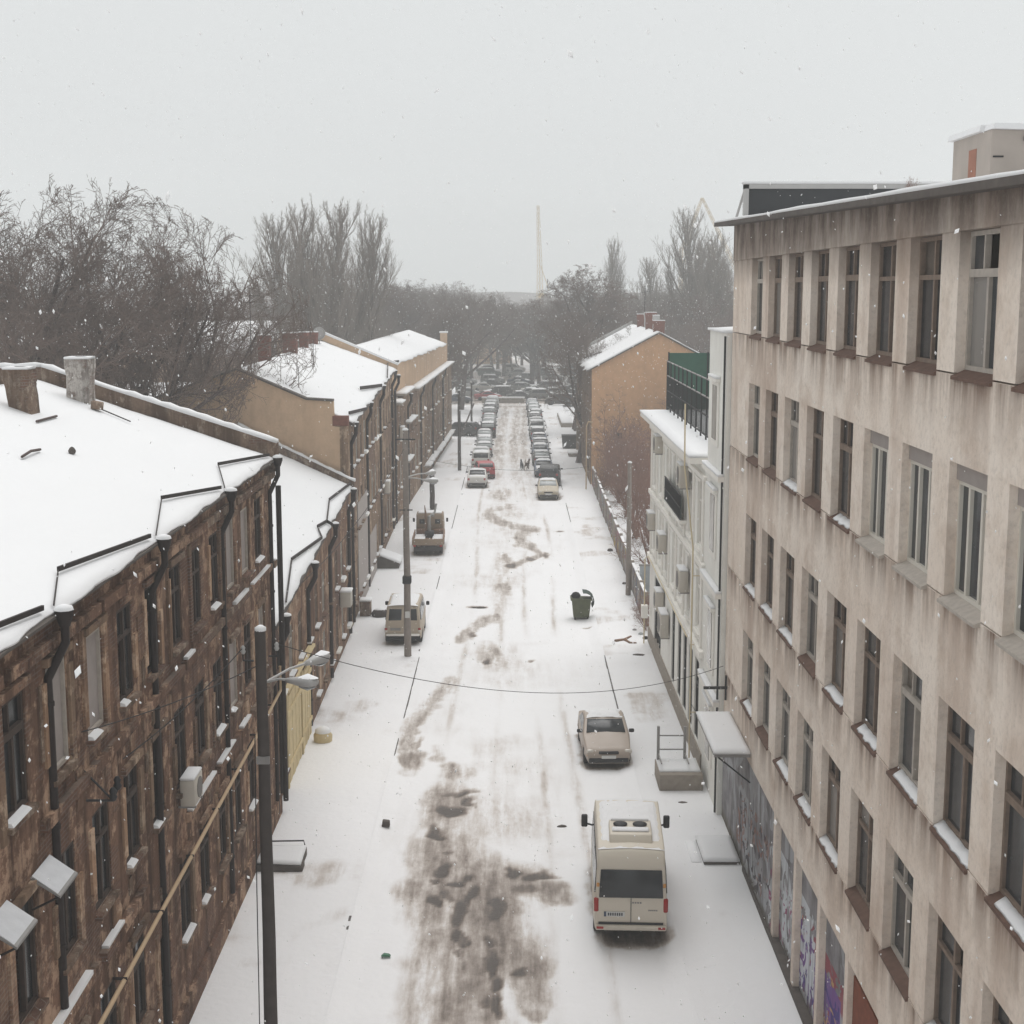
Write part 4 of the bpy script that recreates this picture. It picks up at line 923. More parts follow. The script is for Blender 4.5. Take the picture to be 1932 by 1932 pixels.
snow_sheet('roof_snow_layer', r0[3], r0[2], (-19.3,101.7,11.2), (-19.3,71.0,11.1), .13, CB, 20, 10, 0, 32, .03)
m = MB(); m.hexa([(p[0],p[1],p[2]-.16) for p in r0]+[(p[0],p[1],p[2]-.02) for p in r0]); m.build('roof_deck', M['darkstone'], CB)
MB().prism([(-8.1, 11.3), (-13.5, 13.6), (-13.5, 14.1), (-8.1, 11.8)], 101.55, 101.9, 0, 'y').build('parapet', M['gable'], CB); MB().prism([(-8.05, 11.78), (-13.5, 14.08), (-13.5, 14.24), (-8.05, 11.94)], 101.5, 101.95, 0, 'y').build('parapet_snow', M['roof_snow'], CB)
def on_roofC(px):
    p0, p1, p2 = Vector(r0[0]), Vector(r0[1]), Vector(r0[3]); n_ = (p1-p0).cross(p2-p0).normalized(); o = Vector((0, 0, CAM_H)); d = Vector(ray(*px))
    t = (p0+Vector((0,0,.12))-o).dot(n_)/d.dot(n_); return o+d*t
def Z6(x, y): return ((700+x/2.415)*.644, (850+y/2.415)*.644)
for (pts, hh) in (([(780,880),(900,850)], .16), ([(860,705),(1010,685)], .2), ([(1060,520),(1130,510)], .16), ([(1055,490),(1050,620)], .08)):
    strip_on(CB, [on_roofC(Z6(*p)) for p in pts], hh, .07, M['pipe'])
for y in (71.6, 80.5, 90.0, 100.6): gooseneck(CB, -8.08-.37*(y-70.3)/31, y, ce(y), .3, .28, M['pipe'], .1)
# pale patched lower wall
for (ya, yb, za, zb_) in ((74.5, 80.2, .1, 5.9), (81.5, 86, .1, 3.0)):
    m = MB(); xx = lambda y: -8.08-.37*(y-70.3)/31.2+.03
    z = za
    m.hexa([(xx(ya)-.06,ya,za),(xx(ya),ya,za),(xx(yb),yb,za),(xx(yb)-.06,yb,za),(xx(ya)-.06,ya,zb_),(xx(ya),ya,zb_),(xx(yb),yb,zb_),(xx(yb)-.06,yb,zb_)])
    m.build('cladding_patch', M['board'], CB)
for k, (y, px) in enumerate([(79.5, 0), (87.8, 1), (93.6, 2), (98.2, 3)]):
    chimney(['red-brick chimney at the gable end of the snowy ridge', 'broad red-brick chimney second along the snowy ridge', 'red-brick chimney midway along the snowy ridge', 'low red-brick chimney by the satellite dish'][k], -13.5-.15*(k == 0), y, 13.0+k*.08, .62+.2*(k == 1)-.1*(k > 1), .6, 1.55-.2*k, M['redbrick'], group='ridge chimneys')
t = thing('satellite_dish', 'round white satellite dish on the ridge of the tan-gabled house', 'satellite dish', (-13.3, 99, 13.4))
MB().lathe((-13.2, 98.8, 14.1), [(.02, .14), (.3, .10), (.42, 0), (.44, 0), (.3, .06), (.02, .10)], 16, axis='y').build('dish', M['lamp'], t); MB().tube([(-13.2, 99, 13.2), (-13.2, 98.95, 14.1)], .03, 5).build('mast', M['steel'], t)
for i, (x, y, h) in enumerate([(-12.9, 71.2, 4.2), (-11.0, 74.0, 1.2), (-11.6, 84, 2.0)]):
    m = MB(); zr = 13.05-(-12.9-x)*-.0; z0 = 10.45+(-7.9-x)*.47; m.tube([(x, y, z0-.2), (x+.03, y, z0+h)], .018, 5)
    if h > 1.5: m.tube([(x-.5, y, z0+h-.3), (x+.5, y, z0+h-.25)], .012, 4); m.tube([(x-.3, y, z0+h-.6), (x+.35, y, z0+h-.55)], .012, 4)
    tag(m.build('aerial', M['pipe']), ['tall thin television aerial at the tan gable peak', 'short aerial stub on the snowy slope', 'thin aerial on the snowy roof below the ridge chimneys'][i], 'aerial')

# ================================================================ LEFT: house D with snowy ledges
D0, D1 = (-8.45, 102.0), (-6.95, 165.0)
DB = thing('ledged_house', 'long brown house with snow-covered ledges and a pale upper wall', 'building', (-11, 133, 0))
L = math.hypot(D1[0]-D0[0], D1[1]-D0[1]); ops = []
for k in range(20):
    a = 1.2+k*3.1
    if a+1.2 > L: break
    for z, h in ((6.0, 1.8), (2.4, 2.0)): ops.append((a, a+1.15, z, z+h))
facadeline(DB, D0, D1, 9.0, ops, M['wallC'], WM2, seed=500, sillp=.35)
dx = lambda y: D0[0]+(D1[0]-D0[0])*(y-D0[1])/(D1[1]-D0[1])
m = MB(); a, b = 102.0, 165.0
m.hexa([(dx(a)-.5,a,9.0),(-16,a,9.0),(-16,b,9.0),(dx(b)-.5,b,9.0),(dx(a)-.5,a,11.55),(-16,a,11.55),(-16,b,10.9),(dx(b)-.5,b,10.9)]); m.build('upper_wall', M['gable'], DB)
m = MB(); m.hexa([(dx(a)-.42,a,0),(-16,a,0),(-16,b,0),(dx(b)-.42,b,0),(dx(a)-.42,a,9),(-16,a,9),(-16,b,9),(dx(b)-.42,b,9)]); m.build('core', M['wallC'], DB)
snow_sheet('roof_snow_layer', (dx(a)-.4,a,11.55), (dx(b)-.4,b,10.9), (-11.8,b,12.5), (-11.8,a,12.9), .13, DB, 50, 10, .03, 41, .03, 0); snow_sheet('roof_snow_layer', (-11.8,a,12.9), (-11.8,b,12.5), (-16.2,b,11.0), (-16.2,a,11.4), .13, DB, 20, 6, 0, 42, .03)
MB().box(-8.2, -7.4, 164.7, 165.1, 9.0, 12.2).build('end_pillar', M['gable'], DB); MB().box(-8.3, -7.3, 164.6, 165.2, 12.2, 12.4).build('pillar_snow', M['roof_snow'], DB, bevel=.05)
for (ya, yb, z, pr) in ((119, 164.8, 8.95, .55), (108, 116, 9.3, .5), (104.2, 107, 8.9, .6), (111, 117, 6.9, .6), (109, 113, 4.1, .7), (128, 140, 1.4, .8), (142, 164, 1.2, .7)):
    m = MB(); P = [(dx(ya)-.5,ya),(dx(ya)+pr*.6,ya),(dx(yb)+pr*.6,yb),(dx(yb)-.5,yb)]
    m.hexa([(p[0],p[1],z-.16) for p in P]+[(p[0],p[1],z) for p in P]); m.build('ledge', M['concrete_rough'], DB)
    snow_sheet('ledge_snow', (P[1][0]+.05,ya,z), (P[2][0]+.05,yb,z), (P[3][0],yb,z), (P[0][0],ya,z), .14, DB, 16, 3, .05, int(ya), .03, 0)
for y in (103, 112.5, 124, 137, 151): gooseneck(DB, dx(y), y, 9.0 if y > 105 else 11.0, .3, .3, M['pipe'], .1)
air_con('air conditioner among downpipes on the ledged house', 106.0, 6.2, dx(106), 1.3, 1)
air_con('air conditioner on the tan-gabled house facade', 92.5, 4.0, -8.33, 1.2, 1)
# small porches at the wall foot
for i, (x, y, w_, h_, lb) in enumerate([(-8.25, 87.4, 1.3, .9, 'dark basement entrance hood with a snowy slab roof'), (-7.95, 73.6, .55, .85, 'square brown box at the wall foot with a snow cap'), (-7.9, 64.8, .5, .7, 'small pale meter box on the low house wall')]):
    t = thing('entrance_hood' if i == 0 else 'wall_box', lb, 'hood' if i == 0 else 'box', (x, y, .1))
    z = .1 if i < 2 else 2.6
    if i == 0:
        MB().hexa([(x,y-1,z),(x+w_,y-1,z),(x+w_,y+1.2,z),(x,y+1.2,z),(x,y-1,z+h_),(x+w_,y-1,z+h_*.4),(x+w_,y+1.2,z+h_*.4),(x,y+1.2,z+h_)]).build('walls', M['darkstone'], t); snow_sheet('snow_layer', (x,y-1.05,z+h_), (x+w_+.1,y-1.05,z+h_*.4), (x+w_+.1,y+1.25,z+h_*.4), (x,y+1.25,z+h_), .13, t, 6, 6, 0, 5, .02)
    else:
        MB().box(x, x+w_, y-.35, y+.35, z, z+h_).build('case', M['oldbrick'] if i == 1 else M['ac'], t, bevel=.02); MB().box(x-.02, x+w_+.03, y-.38, y+.38, z+h_, z+h_+.1).build('snow_cap', M['snow'], t, bevel=.03)
# ================================================================ RIGHT: ochre gabled house and the yard fence
OB = thing('ochre_house', 'ochre brick house with a gable and a snow-covered pitched roof', 'building', (12, 139, 0))
MB().prism([(6.95,0),(18.6,0),(18.6,10.2),(12.75,13.3),(6.95,10.25)], 125, 153, 0, 'y').build('wall', M['orange'], OB)
MB().box(6.88, 6.949, 125, 153, 0, 10.1).build('street_front', M['wallC'], OB)
snow_sheet('roof_snow_layer', (6.55,124.85,10.12), (6.55,153.3,10.12), (12.75,153.3,13.42), (12.75,124.85,13.42), .14, OB, 30, 12, .03, 51, .03, 0)
snow_sheet('roof_snow_layer', (12.75,124.85,13.42), (12.75,153.3,13.42), (19.0,153.3,10.1), (19.0,124.85,10.1), .14, OB, 20, 10, 0, 52, .03)
MB().prism([(6.5,10.0),(12.75,13.33),(19.05,9.98),(19.05,10.08),(12.75,13.43),(6.5,10.1)], 124.7, 153.4, 0, 'y').build('roof_deck', M['darkstone'], OB)
MB().prism([(6.6,10.2),(12.75,13.45),(12.75,13.8),(6.6,10.6)], 153.2, 153.6, 0, 'y').build('far_parapet', M['lamp'], OB)
for i, (x, z) in enumerate(((15.4, 10.3), (9.4, 4.2))):
    m = MB(); m.box(x-.25, x+.25, 124.93, 124.99, z, z+.5); m.build('attic_vent', M['black'], OB)
wmO = win_mesh(1.1, 1.9, 'cross', M['wood'], M['glass'])
for z in (1.2, 4.6, 7.6):
    for y in np.arange(127, 151, 3.2): put_window(OB, wmO, 6.86, y, z)
for i, (y, h) in enumerate([(127.5, 1.0), (131, 1.4), (135, 1.6), (139.5, 1.5), (144, 1.3)]):
    chimney('brick chimney with pale pots on the ochre house ridge', 12.95+.1*(i % 2), y, 13.35, .55 if i % 2 else .95, .6, h, M['lamp'] if i in (1, 3) else M['redbrick'], group='ochre house chimneys') 
m = MB(); m.tube([(12.9, 141, 13.4), (12.95, 141, 17.4)], .03, 5); m.tube([(12.5, 141, 16.8), (13.4, 141, 16.9)], .02, 4); tag(m.build('aerial', M['pipe']), 'tall mast aerial on the ochre house ridge', 'aerial')
tag(MB().tube([(6.9, 138, 10.6), (8.4, 135.5, 11.3)], .05, 5).build('roof_branch', M['bark']), 'fallen branch lying on the ochre house roof snow', 'branch')
# low annexe behind the terrace
AN = thing('annexe', 'low brick annexe with a snowy flat top behind the cream house', 'building', (19, 120, 0))
MB().box(18.7, 27, 112, 136, 0, 10.0).build('wall', M['wallC'], AN); snow_sheet('roof_snow_layer', (18.6,111.9,10), (27,111.9,10), (27,136,10), (18.6,136,10), .15, AN, 10, 10, 0, 61, .03)
# yard fence of concrete panels
graf2 = NT('graffiti_fence'); c_ = graf2.mix(graf2.ramp(graf2.noise(.9, 5), [(.4, 0), (.6, 1)]), (.20, .17, .155), (.33, .30, .28))
for sd_, col in ((3, (.40, .30, .08)), (8, (.30, .10, .16)), (14, (.26, .31, .34)), (19, (.12, .11, .14))):
    c_ = graf2.mix(graf2.ramp(graf2.noise(.55, 3, graf2.mapv((1, .7, 1), (sd_, sd_*2, 1)), .5, 2.0), [(.59, 0), (.61, .75)]), c_, col)
M['fence'] = graf2.set(c_, .9, 0, .1)
FE = thing('concrete_fence', 'graffiti-daubed concrete panel fence along the yard beyond the cream house', 'fence', (6.95, 100, 0))
y = 71.0; i = 0
while y < 124:
    rr = rj(60+i); xo = 6.75+.25*((y-71)/53)+rr.uniform(-.03, .03); h = 1.75+rr.uniform(-.08, .12)
    MB().box(xo, xo+.1, y+.08, y+2.9, .05, h).build('panel', M['fence'], FE); MB().box(xo-.05, xo+.15, y-.09, y+.07, 0, h+.15).build('post', M['concrete_rough'], FE)
    MB().box(xo-.02, xo+.12, y+.1, y+2.88, h, h+.06).build('snow_cap', M['snow'], FE)
    y += 2.98; i += 1
t = thing('yard_gate', 'pale blue-grey sheet metal gate leaf in the yard fence', 'gate', (6.9, 76, 0)); MB().box(6.9, 8.6, 76.0, 76.08, .1, 2.3).build('sheet', simple('blue_grey_sheet', (.38, .41, .43), .6, var=.15), t); MB().box(6.85, 8.65, 75.98, 76.1, 2.3, 2.4).build('top_rail', M['steel'], t)
# small kiosk boxes and bins by the far right kerb
for i, (px, w_, d_, h_, lb) in enumerate([((1077, 848), 2.0, 1.4, 1.5, 'black steel waste container on the pavement below the bent street tree'), ((1082, 862), 1.2, 2.6, .5, 'long snow-topped planter beyond the black waste container')]):
    p = onz(*px); t = thing('waste_container' if i == 0 else 'planter', lb, 'container' if i == 0 else 'planter', (p.x, p.y, .1))
    m = MB(); m.hexa([(p.x-w_*.44,p.y-d_*.44,.15),(p.x+w_*.44,p.y-d_*.44,.15),(p.x+w_*.44,p.y+d_*.44,.15),(p.x-w_*.44,p.y+d_*.44,.15),(p.x-w_/2,p.y-d_/2,h_),(p.x+w_/2,p.y-d_/2,h_),(p.x+w_/2,p.y+d_/2,h_),(p.x-w_/2,p.y+d_/2,h_)]); m.build('body', M['black'] if i == 0 else M['concrete_rough'], t, bevel=.03)
    MB().box(p.x-w_/2, p.x+w_/2, p.y-d_/2, p.y+d_/2, h_, h_+.1).build('snow_cap' if i else 'lid', M['snow'] if i else M['black'], t, bevel=.03)
p = onz(1066, 800); t = thing('planter', 'long snow-filled raised bed on the far pavement', 'planter', (p.x, p.y, .1)); MB().box(p.x-.7, p.x+.8, p.y-6, p.y+10, .1, .6).build('border', M['concrete_rough'], t); MB().box(p.x-.65, p.x+.75, p.y-5.9, p.y+9.9, .6, .75).build('snow_layer', M['snow'], t, bevel=.05)

# ================================================================ buildings far behind
def far_house(label, x, y, w_, d_, h, rise, mat, along='x', rows=2, wins_=6):
    t = thing('far_building', label, 'building', (x, y, 0)); x0, x1, y0, y1 = x-w_/2, x+w_/2, y-d_/2, y+d_/2
    if along == 'x':
        MB().prism([(y0,0),(y1,0),(y1,h),(y,h+rise),(y0,h)], x0, x1, 0, 'x').build('wall', mat, t)
        snow_sheet('roof_snow_layer', (x0-.3,y0-.4,h), (x1+.3,y0-.4,h), (x1+.3,y,h+rise+.1), (x0-.3,y,h+rise+.1), .18, t, 12, 4, 0, int(x), .03); snow_sheet('roof_snow_layer', (x0-.3,y,h+rise+.1), (x1+.3,y,h+rise+.1), (x1+.3,y1+.4,h), (x0-.3,y1+.4,h), .18, t, 8, 4, 0, int(x)+1, .03)
    else:
        MB().prism([(x0,0),(x1,0),(x1,h),(x,h+rise),(x0,h)], y0, y1, 0, 'y').build('wall', mat, t)
        snow_sheet('roof_snow_layer', (x0-.4,y0-.3,h), (x0-.4,y1+.3,h), (x,y1+.3,h+rise+.1), (x,y0-.3,h+rise+.1), .18, t, 12, 4, 0, int(x), .03); snow_sheet('roof_snow_layer', (x,y0-.3,h+rise+.1), (x,y1+.3,h+rise+.1), (x1+.4,y1+.3,h), (x1+.4,y0-.3,h), .18, t, 8, 4, 0, int(x)+1, .03)
    wn = MB().box(0, 1.1, -.05, .0, 0, 1.5).mesh('window', M['glass'])
    for r in range(rows):
        for k in range(wins_): inst('window', wn, t, (x0+w_*(k+.35)/wins_, y0-.004, 1.2+r*(h-1)/max(rows, 1)))
    return t
far_house('long low brick shed with a snowy roof behind the big left tree', -30, 98, 26, 12, 8.2, 2.4, M['wallC'], 'x', 2, 8)
far_house('brown yard house with a snowy roof left of the big bare trees', -46, 112, 22, 14, 11.0, 3.0, M['wallB'], 'x', 3, 7)
far_house('grey house with a snowy roof half hidden behind the left poplars', -38, 150, 28, 14, 10.5, 3.2, M['gable'], 'x', 3, 8)
far_house('distant long warehouse with a white roof on the left', -62, 215, 70, 20, 12.5, 3.5, M['wallC'], 'x', 2, 14)
far_house('distant warehouse with a snowy roof beyond the car park', -40, 350, 80, 24, 11, 3, M['gable'], 'x', 2, 14)
far_house('small distant house with a pointed snowy roof beyond the street end', -8, 345, 15, 12, 10, 4.5, M['white'], 'y', 2, 4)
far_house('low distant hall with a snowy roof right of the street end', 22, 352, 30, 16, 8, 2.4, M['wallC'], 'x', 1, 8)
far_house('distant block with a snowy roof behind the ochre house', 62, 235, 40, 18, 11, 3, M['wallB'], 'x', 2, 9)

# ================================================================ TREES
def gen_tree(seed, H, style='round'):
    """branches as (points, radii, level)"""
    rr = random.Random(seed); out = []
    cfg = {'round': dict(kids=[12, 9, 8, 6, 5], ang=[(24, 56), (24, 50), (24, 52), (26, 58), (28, 62)], ratio=[.66, .52, .5, .46, .44], trop=[.0, .05, .045, .04, .03], start=.30, L0=.46, r0=.017),
           'tall': dict(kids=[15, 9, 7, 6, 4], ang=[(28, 50), (28, 55), (25, 60), (25, 65), (25, 65)], ratio=[.42, .52, .5, .48, .5], trop=[.0, .14, .08, .05, .03], start=.28, L0=.78, r0=.013),
           'poplar': dict(kids=[40, 9, 7, 4], ang=[(14, 27), (10, 24), (12, 26), (12, 30)], ratio=[.46, .42, .45, .5], trop=[.0, .16, .14, .12, .1], start=.08, L0=.93, r0=.011),
           'shrub': dict(kids=[5, 5, 4, 3], ang=[(14, 40), (22, 50), (25, 60), (25, 60)], ratio=[.62, .52, .5, .5], trop=[.0, .14, .06, .0], start=.03, L0=.55, r0=.008)}[style]
    nl = len(cfg['kids'])
    def grow(p, d, L, r, lv):
        n = [7, 5, 4, 3, 2, 1][lv] if lv < 6 else 1
        pts = [p.copy()]; rad = [r]; q = p.copy(); dd = d.copy(); tip = .55 if lv == 0 else .3
        wob = [.05, .09, .10, .11, .12, .12][min(lv, 5)]
        for i in range(n):
            dd = (dd + Vector((rr.gauss(0, wob), rr.gauss(0, wob), rr.gauss(0, wob)+cfg['trop'][min(lv, len(cfg['trop'])-1)]))).normalized()
            q = q + dd*(L/n); pts.append(q.copy()); rad.append(r*(1-(1-tip)*(i+1)/n))
        out.append((pts, rad, lv))
        if lv >= nl: return
        k = cfg['kids'][lv]; st = cfg['start'] if lv == 0 else .18
        for c in range(k):
            f = st + (1-st)*(c+rr.uniform(.1, .9))/k; x = f*n; i = min(int(x), n-1); pp = pts[i].lerp(pts[i+1], x-i); base = (pts[i+1]-pts[i]).normalized()
            a = R(rr.uniform(*cfg['ang'][lv])); az = c*2.4+rr.uniform(-.6, .6) if lv == 0 else rr.uniform(0, 6.283)
            o1 = base.orthogonal().normalized(); o2 = base.cross(o1); nd = (base*math.cos(a)+(o1*math.cos(az)+o2*math.sin(az))*math.sin(a)).normalized()
            if lv == 0 and style in ('round', 'tall'): ll = L*cfg['ratio'][0]*(1.45-.75*f)/ (1.0 if style == 'tall' else .80)
            elif lv == 0 and style == 'poplar': ll = H*cfg['ratio'][0]*(1.12-.86*f)*rr.uniform(.75, 1.1)
            else: ll = L*cfg['ratio'][lv]*rr.uniform(.65, 1.25)*(1.15-.4*f)
            rb_ = (rad[i]*(1-(x-i))+rad[i+1]*(x-i)); grow(pp, nd, ll, max(min(rb_*.62, ll*.022+.004), .0075), lv+1)
    if style == 'shrub':
        for s_ in range(5):
            a = rr.uniform(0, 6.28); grow(Vector((rr.uniform(-.35, .35), rr.uniform(-.35, .35), -.1)), Vector((.25*math.cos(a), .25*math.sin(a), 1)).normalized(), H*cfg['L0']*rr.uniform(.75, 1.1), H*cfg['r0'], 0)
    else: grow(Vector((0, 0, -.2)), Vector((rr.gauss(0, .04), rr.gauss(0, .04), 1)).normalized(), H*cfg['L0'], H*cfg['r0'], 0)
    if style in ('round', 'tall'):            # even crown outline
        zm = max(p.z for b in out for p in b[0]); c_ = Vector((0, 0, zm*.60)); rx_ = zm*(.43 if style == 'round' else .33); rz_ = zm*.37
        for b in out:
            if b[2] == 0: continue
            for p in b[0]:
                d_ = p-c_; q = math.sqrt((d_.x/rx_)**2+(d_.y/rx_)**2+(d_.z/rz_)**2)
                if q > 1: s_ = (1+.22*(q-1))/q; p.x = c_.x+d_.x*s_; p.y = c_.y+d_.y*s_; p.z = c_.z+d_.z*s_
    zmax = max(p.z for b in out for p in b[0]); k = H/zmax
    out = [([p*k for p in b[0]], [x*k for x in b[1]], b[2]) for b in out]
    return out
def tubes_np(branches, sides_of, name, mats, fat=1.0, minr=0.0):
    V = []; F = []; b0 = 0
    for pts, rad, lv in branches:
        n = sides_of(lv); m = len(pts)
        a = None
        for i in range(m):
            d = (pts[min(i+1, m-1)]-pts[max(i-1, 0)]).normalized()
            if a is None: a = d.orthogonal().normalized()
            else: a = (a-d*a.dot(d)).normalized()
            b = d.cross(a); r = max(rad[i]*fat, minr)
            for k in range(n):
                t = 6.2832*k/n; V.append(pts[i]+(a*math.cos(t)+b*math.sin(t))*r)
        for i in range(m-1):
            for k in range(n): F.append((b0+i*n+k, b0+i*n+(k+1) % n, b0+(i+1)*n+(k+1) % n, b0+(i+1)*n+k))
        b0 += m*n
    me = bpy.data.meshes.new(name); me.from_pydata(V, [], F); me.materials.append(mats); me.polygons.foreach_set('use_smooth', [True]*len(F)); me.update(); return me
TREE = {}
def tree_proto(key, seed, H, style, twig, bark, minr=.012):
    br = gen_tree(seed, H, style); lim = 1 if style != 'poplar' else 0
    tm = tubes_np([b for b in br if b[2] <= lim], lambda l: 8 if l == 0 else 5, 'trunk', bark); cm = tubes_np([b for b in br if b[2] > lim], lambda l: 4 if l == 2 else 3, 'crown', twig, 1.0, minr)
    TREE[key] = (tm, cm)
tree_proto('r1', 11, 20, 'round', M['twig'], M['bark'], .008); tree_proto('r2', 23, 20, 'round', M['twig'], M['bark'], .008); tree_proto('r3', 5, 18, 'tall', M['twig'], M['bark'], .012)
tree_proto('p1', 41, 24, 'poplar', M['poplar'], M['poplar'], .006); tree_proto('p2', 47, 24, 'poplar', M['poplar'], M['poplar'], .006)
tree_proto('s1', 61, 6, 'shrub', M['redtwig'], M['redtwig'], .007); tree_proto('s2', 67, 6, 'shrub', M['redtwig'], M['redtwig'], .007)
def tree(key, name, label, cat, x, y, z=0, sc=1.0, rz=0.0, group=None, lean=(0, 0), sxy=1.0):
    t = thing(name, label, cat, (x, y, z), group); t.rotation_euler = (lean[0], lean[1], rz); t.scale = (sc*sxy, sc*sxy, sc)
    for nm, me in zip(('trunk', 'crown'), TREE[key]):
        o = bpy.data.objects.new(nm, me); COL.objects.link(o); o.parent = t
    return t
tree('r1', 'bare_tree', 'huge spreading bare tree behind the near tenement roof', 'tree', -23.4, 67, 0, 1.17, .4, 'bare yard trees', (0, 0), 1.05)
tree('r2', 'bare_tree', 'forked bare tree beside the tan gable, right of the huge spreading one', 'tree', -18.6, 72.5, 0, 1.06, 5.3, 'bare yard trees', (0, 0), .92)
tree('r2', 'bare_tree', 'bare tree with upright limbs at the left end of the yard trees', 'tree', -31.5, 76, 0, 1.19, 4.0, 'bare yard trees', (0, 0), 1.05)
tree('r1', 'bare_tree', 'bare tree farther back beyond the upright-limbed one', 'tree', -39.5, 92, 0, 1.02, 1.3, 'bare yard trees', (0, 0), 1.0)
tree('r2', 'bare_tree', 'slighter bare tree between the forked one and the poplars', 'tree', -24.5, 104, 0, .80, .3, 'bare yard trees', (0, 0), 1.1)
for i, (px, y, top, k) in enumerate([(578, 128, 360, 'p1'), (640, 134, 368, 'p2'), (545, 136, 395, 'p2'), (672, 141, 385, 'p1')]):
    p = ony(px, top, y); tree(k, 'poplar_tree', ['tallest poplar behind the tan-gabled house', 'tall poplar right of the tallest, behind the satellite dish', 'poplar on the left flank of the tall pair', 'slim poplar on the right flank of the tall pair'][i], 'tree', p.x, y, 0, p.z/24, i*1.3, 'tall bare poplars', (0, 0), 1.15)
for i, (px, y, top, k, lb) in enumerate([(1165, 235, 437, 'p1', 'single slender poplar right of the big street-end tree'), (1320, 190, 385, 'p2', 'tall poplar under the distant crane jib'), (1300, 200, 440, 'p1', 'poplar with a ragged top left of the crane jib'), (1365, 180, 420, 'p1', 'poplar next to the stained block corner'), (1240, 230, 480, 'p2', 'low far poplar between the slender one and the crane'), (1345, 205, 450, 'p2', 'poplar half hidden behind the stained block corner')]):
    p = ony(px, top, y); tree(k, 'poplar_tree', lb, 'tree', p.x, y, 0, p.z/24, i*2.1, 'far bare poplars', (0, 0), .85 if i == 0 else 1.15)
# big tree leaning over the street end on the right
tree('r1', 'bare_tree', 'bent bare street tree leaning out from the ochre house front', 'tree', 6.55, 141, 0, .76, 2.9, 'street trees', (R(-4), R(-13)), 1.0)
tree('r3', 'bare_tree', 'big dense bare tree beyond the ochre house', 'tree', 7.6, 176, 0, 1.12, 1.0, 'street trees', (0, 0), 1.35)
tree('r1', 'bare_tree', 'round-crowned bare tree behind the ochre house roof', 'tree', 16.5, 186, 0, .86, .2, 'street trees', (0, 0), 1.1)
tree('r2', 'bare_tree', 'bare tree right of the round-crowned one behind the ochre ridge', 'tree', 25, 172, 0, .86, 5.2, 'street trees', (0, 0), 1.2)
tree('r3', 'bare_tree', 'straight-trunked bare tree at the far left kerb', 'tree', -7.6, 178, 0, .86, 4.1, 'street trees')
tree('r2', 'bare_tree', 'second bare tree at the far left kerb, next to the corner lamp', 'tree', -7.3, 205, 0, .92, .9, 'street trees')
tree('r3', 'bare_tree', 'forked bare tree behind the snowy end pillar of the ledged house', 'tree', -16.5, 187, 0, .98, 2.0, 'street trees', (0, 0), 1.1)
tree('r1', 'bare_tree', 'bare tree rising behind the ledged house ridge', 'tree', -22.5, 168, 0, .88, 3.0, 'street trees', (0, 0), 1.15)
tree('r2', 'bare_tree', 'bare tree between the poplars and the ledged house', 'tree', -27.5, 178, 0, .98, 5.0, 'street trees', (0, 0), 1.2)
# the wood around and beyond the car park
rr = rj(2024); n_ = 0
for (x0, x1, y0, y1, n) in ((-34, -11, 215, 260, 11), (-75, -28, 185, 300, 20), (-30, 30, 290, 335, 30), (13, 32, 205, 250, 9), (26, 78, 165, 300, 26), (-24, -10, 190, 214, 3), (-24, 12, 238, 292, 16), (-110, -50, 150, 240, 10)):
    for i in range(n):
        x = rr.uniform(x0, x1); y = rr.uniform(y0, y1); k = rr.choice(['r1', 'r2', 'r3', 'r3'])
        sc = rr.uniform(.78, 1.0)*(.86 if abs(x) < 12 else 1.0)
        tree(k, 'bare_tree', 'hazy bare tree in the wood around the car park', 'tree', x, y, 0, sc, rr.uniform(0, 6.28), 'far bare trees', (0, 0), rr.uniform(1.0, 1.35))
# red-brown thicket in the yard behind the fence
rr = rj(99); sp = []
for i in range(13):
    y = 71.5+i*4.0+rr.uniform(-.8, .8); x = 8.0+rr.uniform(0, 4.2)+(.8 if y > 115 else 0); sc = rr.uniform(.75, 1.15)*(1.2 if y > 95 else 1.0)
    tree(['s1', 's2'][i % 2], 'thicket_shrub', 'red-brown bare shrub in the thicket behind the concrete fence', 'shrub', x, min(y, 123.5), 0, sc, rr.uniform(0, 6.28), 'thicket shrubs')
tree('s2', 'thicket_shrub', 'small red-brown shrub leaning over the pavement by the yellow standpipe', 'shrub', 6.75, 70.0, 0, .42, 1.0, None, (0, R(-14)))
tree('s1', 'thicket_shrub', 'tall red-brown shrub climbing the ochre gable', 'shrub', 9.4, 122, 0, 1.5, 2.0); tree('s2', 'thicket_shrub', 'tall red-brown shrub against the right half of the ochre gable', 'shrub', 12.8, 121, 0, 1.4, .5)
tree('s2', 'thicket_shrub', 'red-brown shrub spilling over the fence towards the parked beige car', 'shrub', 7.2, 116.5, 0, .75, 3.5, None, (0, R(-18)))
tree('s2', 'rooftop_shrub', 'tiny bare shrub growing on the stained block roof by the hut', 'shrub', 7.2, 26.6, 18.55, .085, 0)
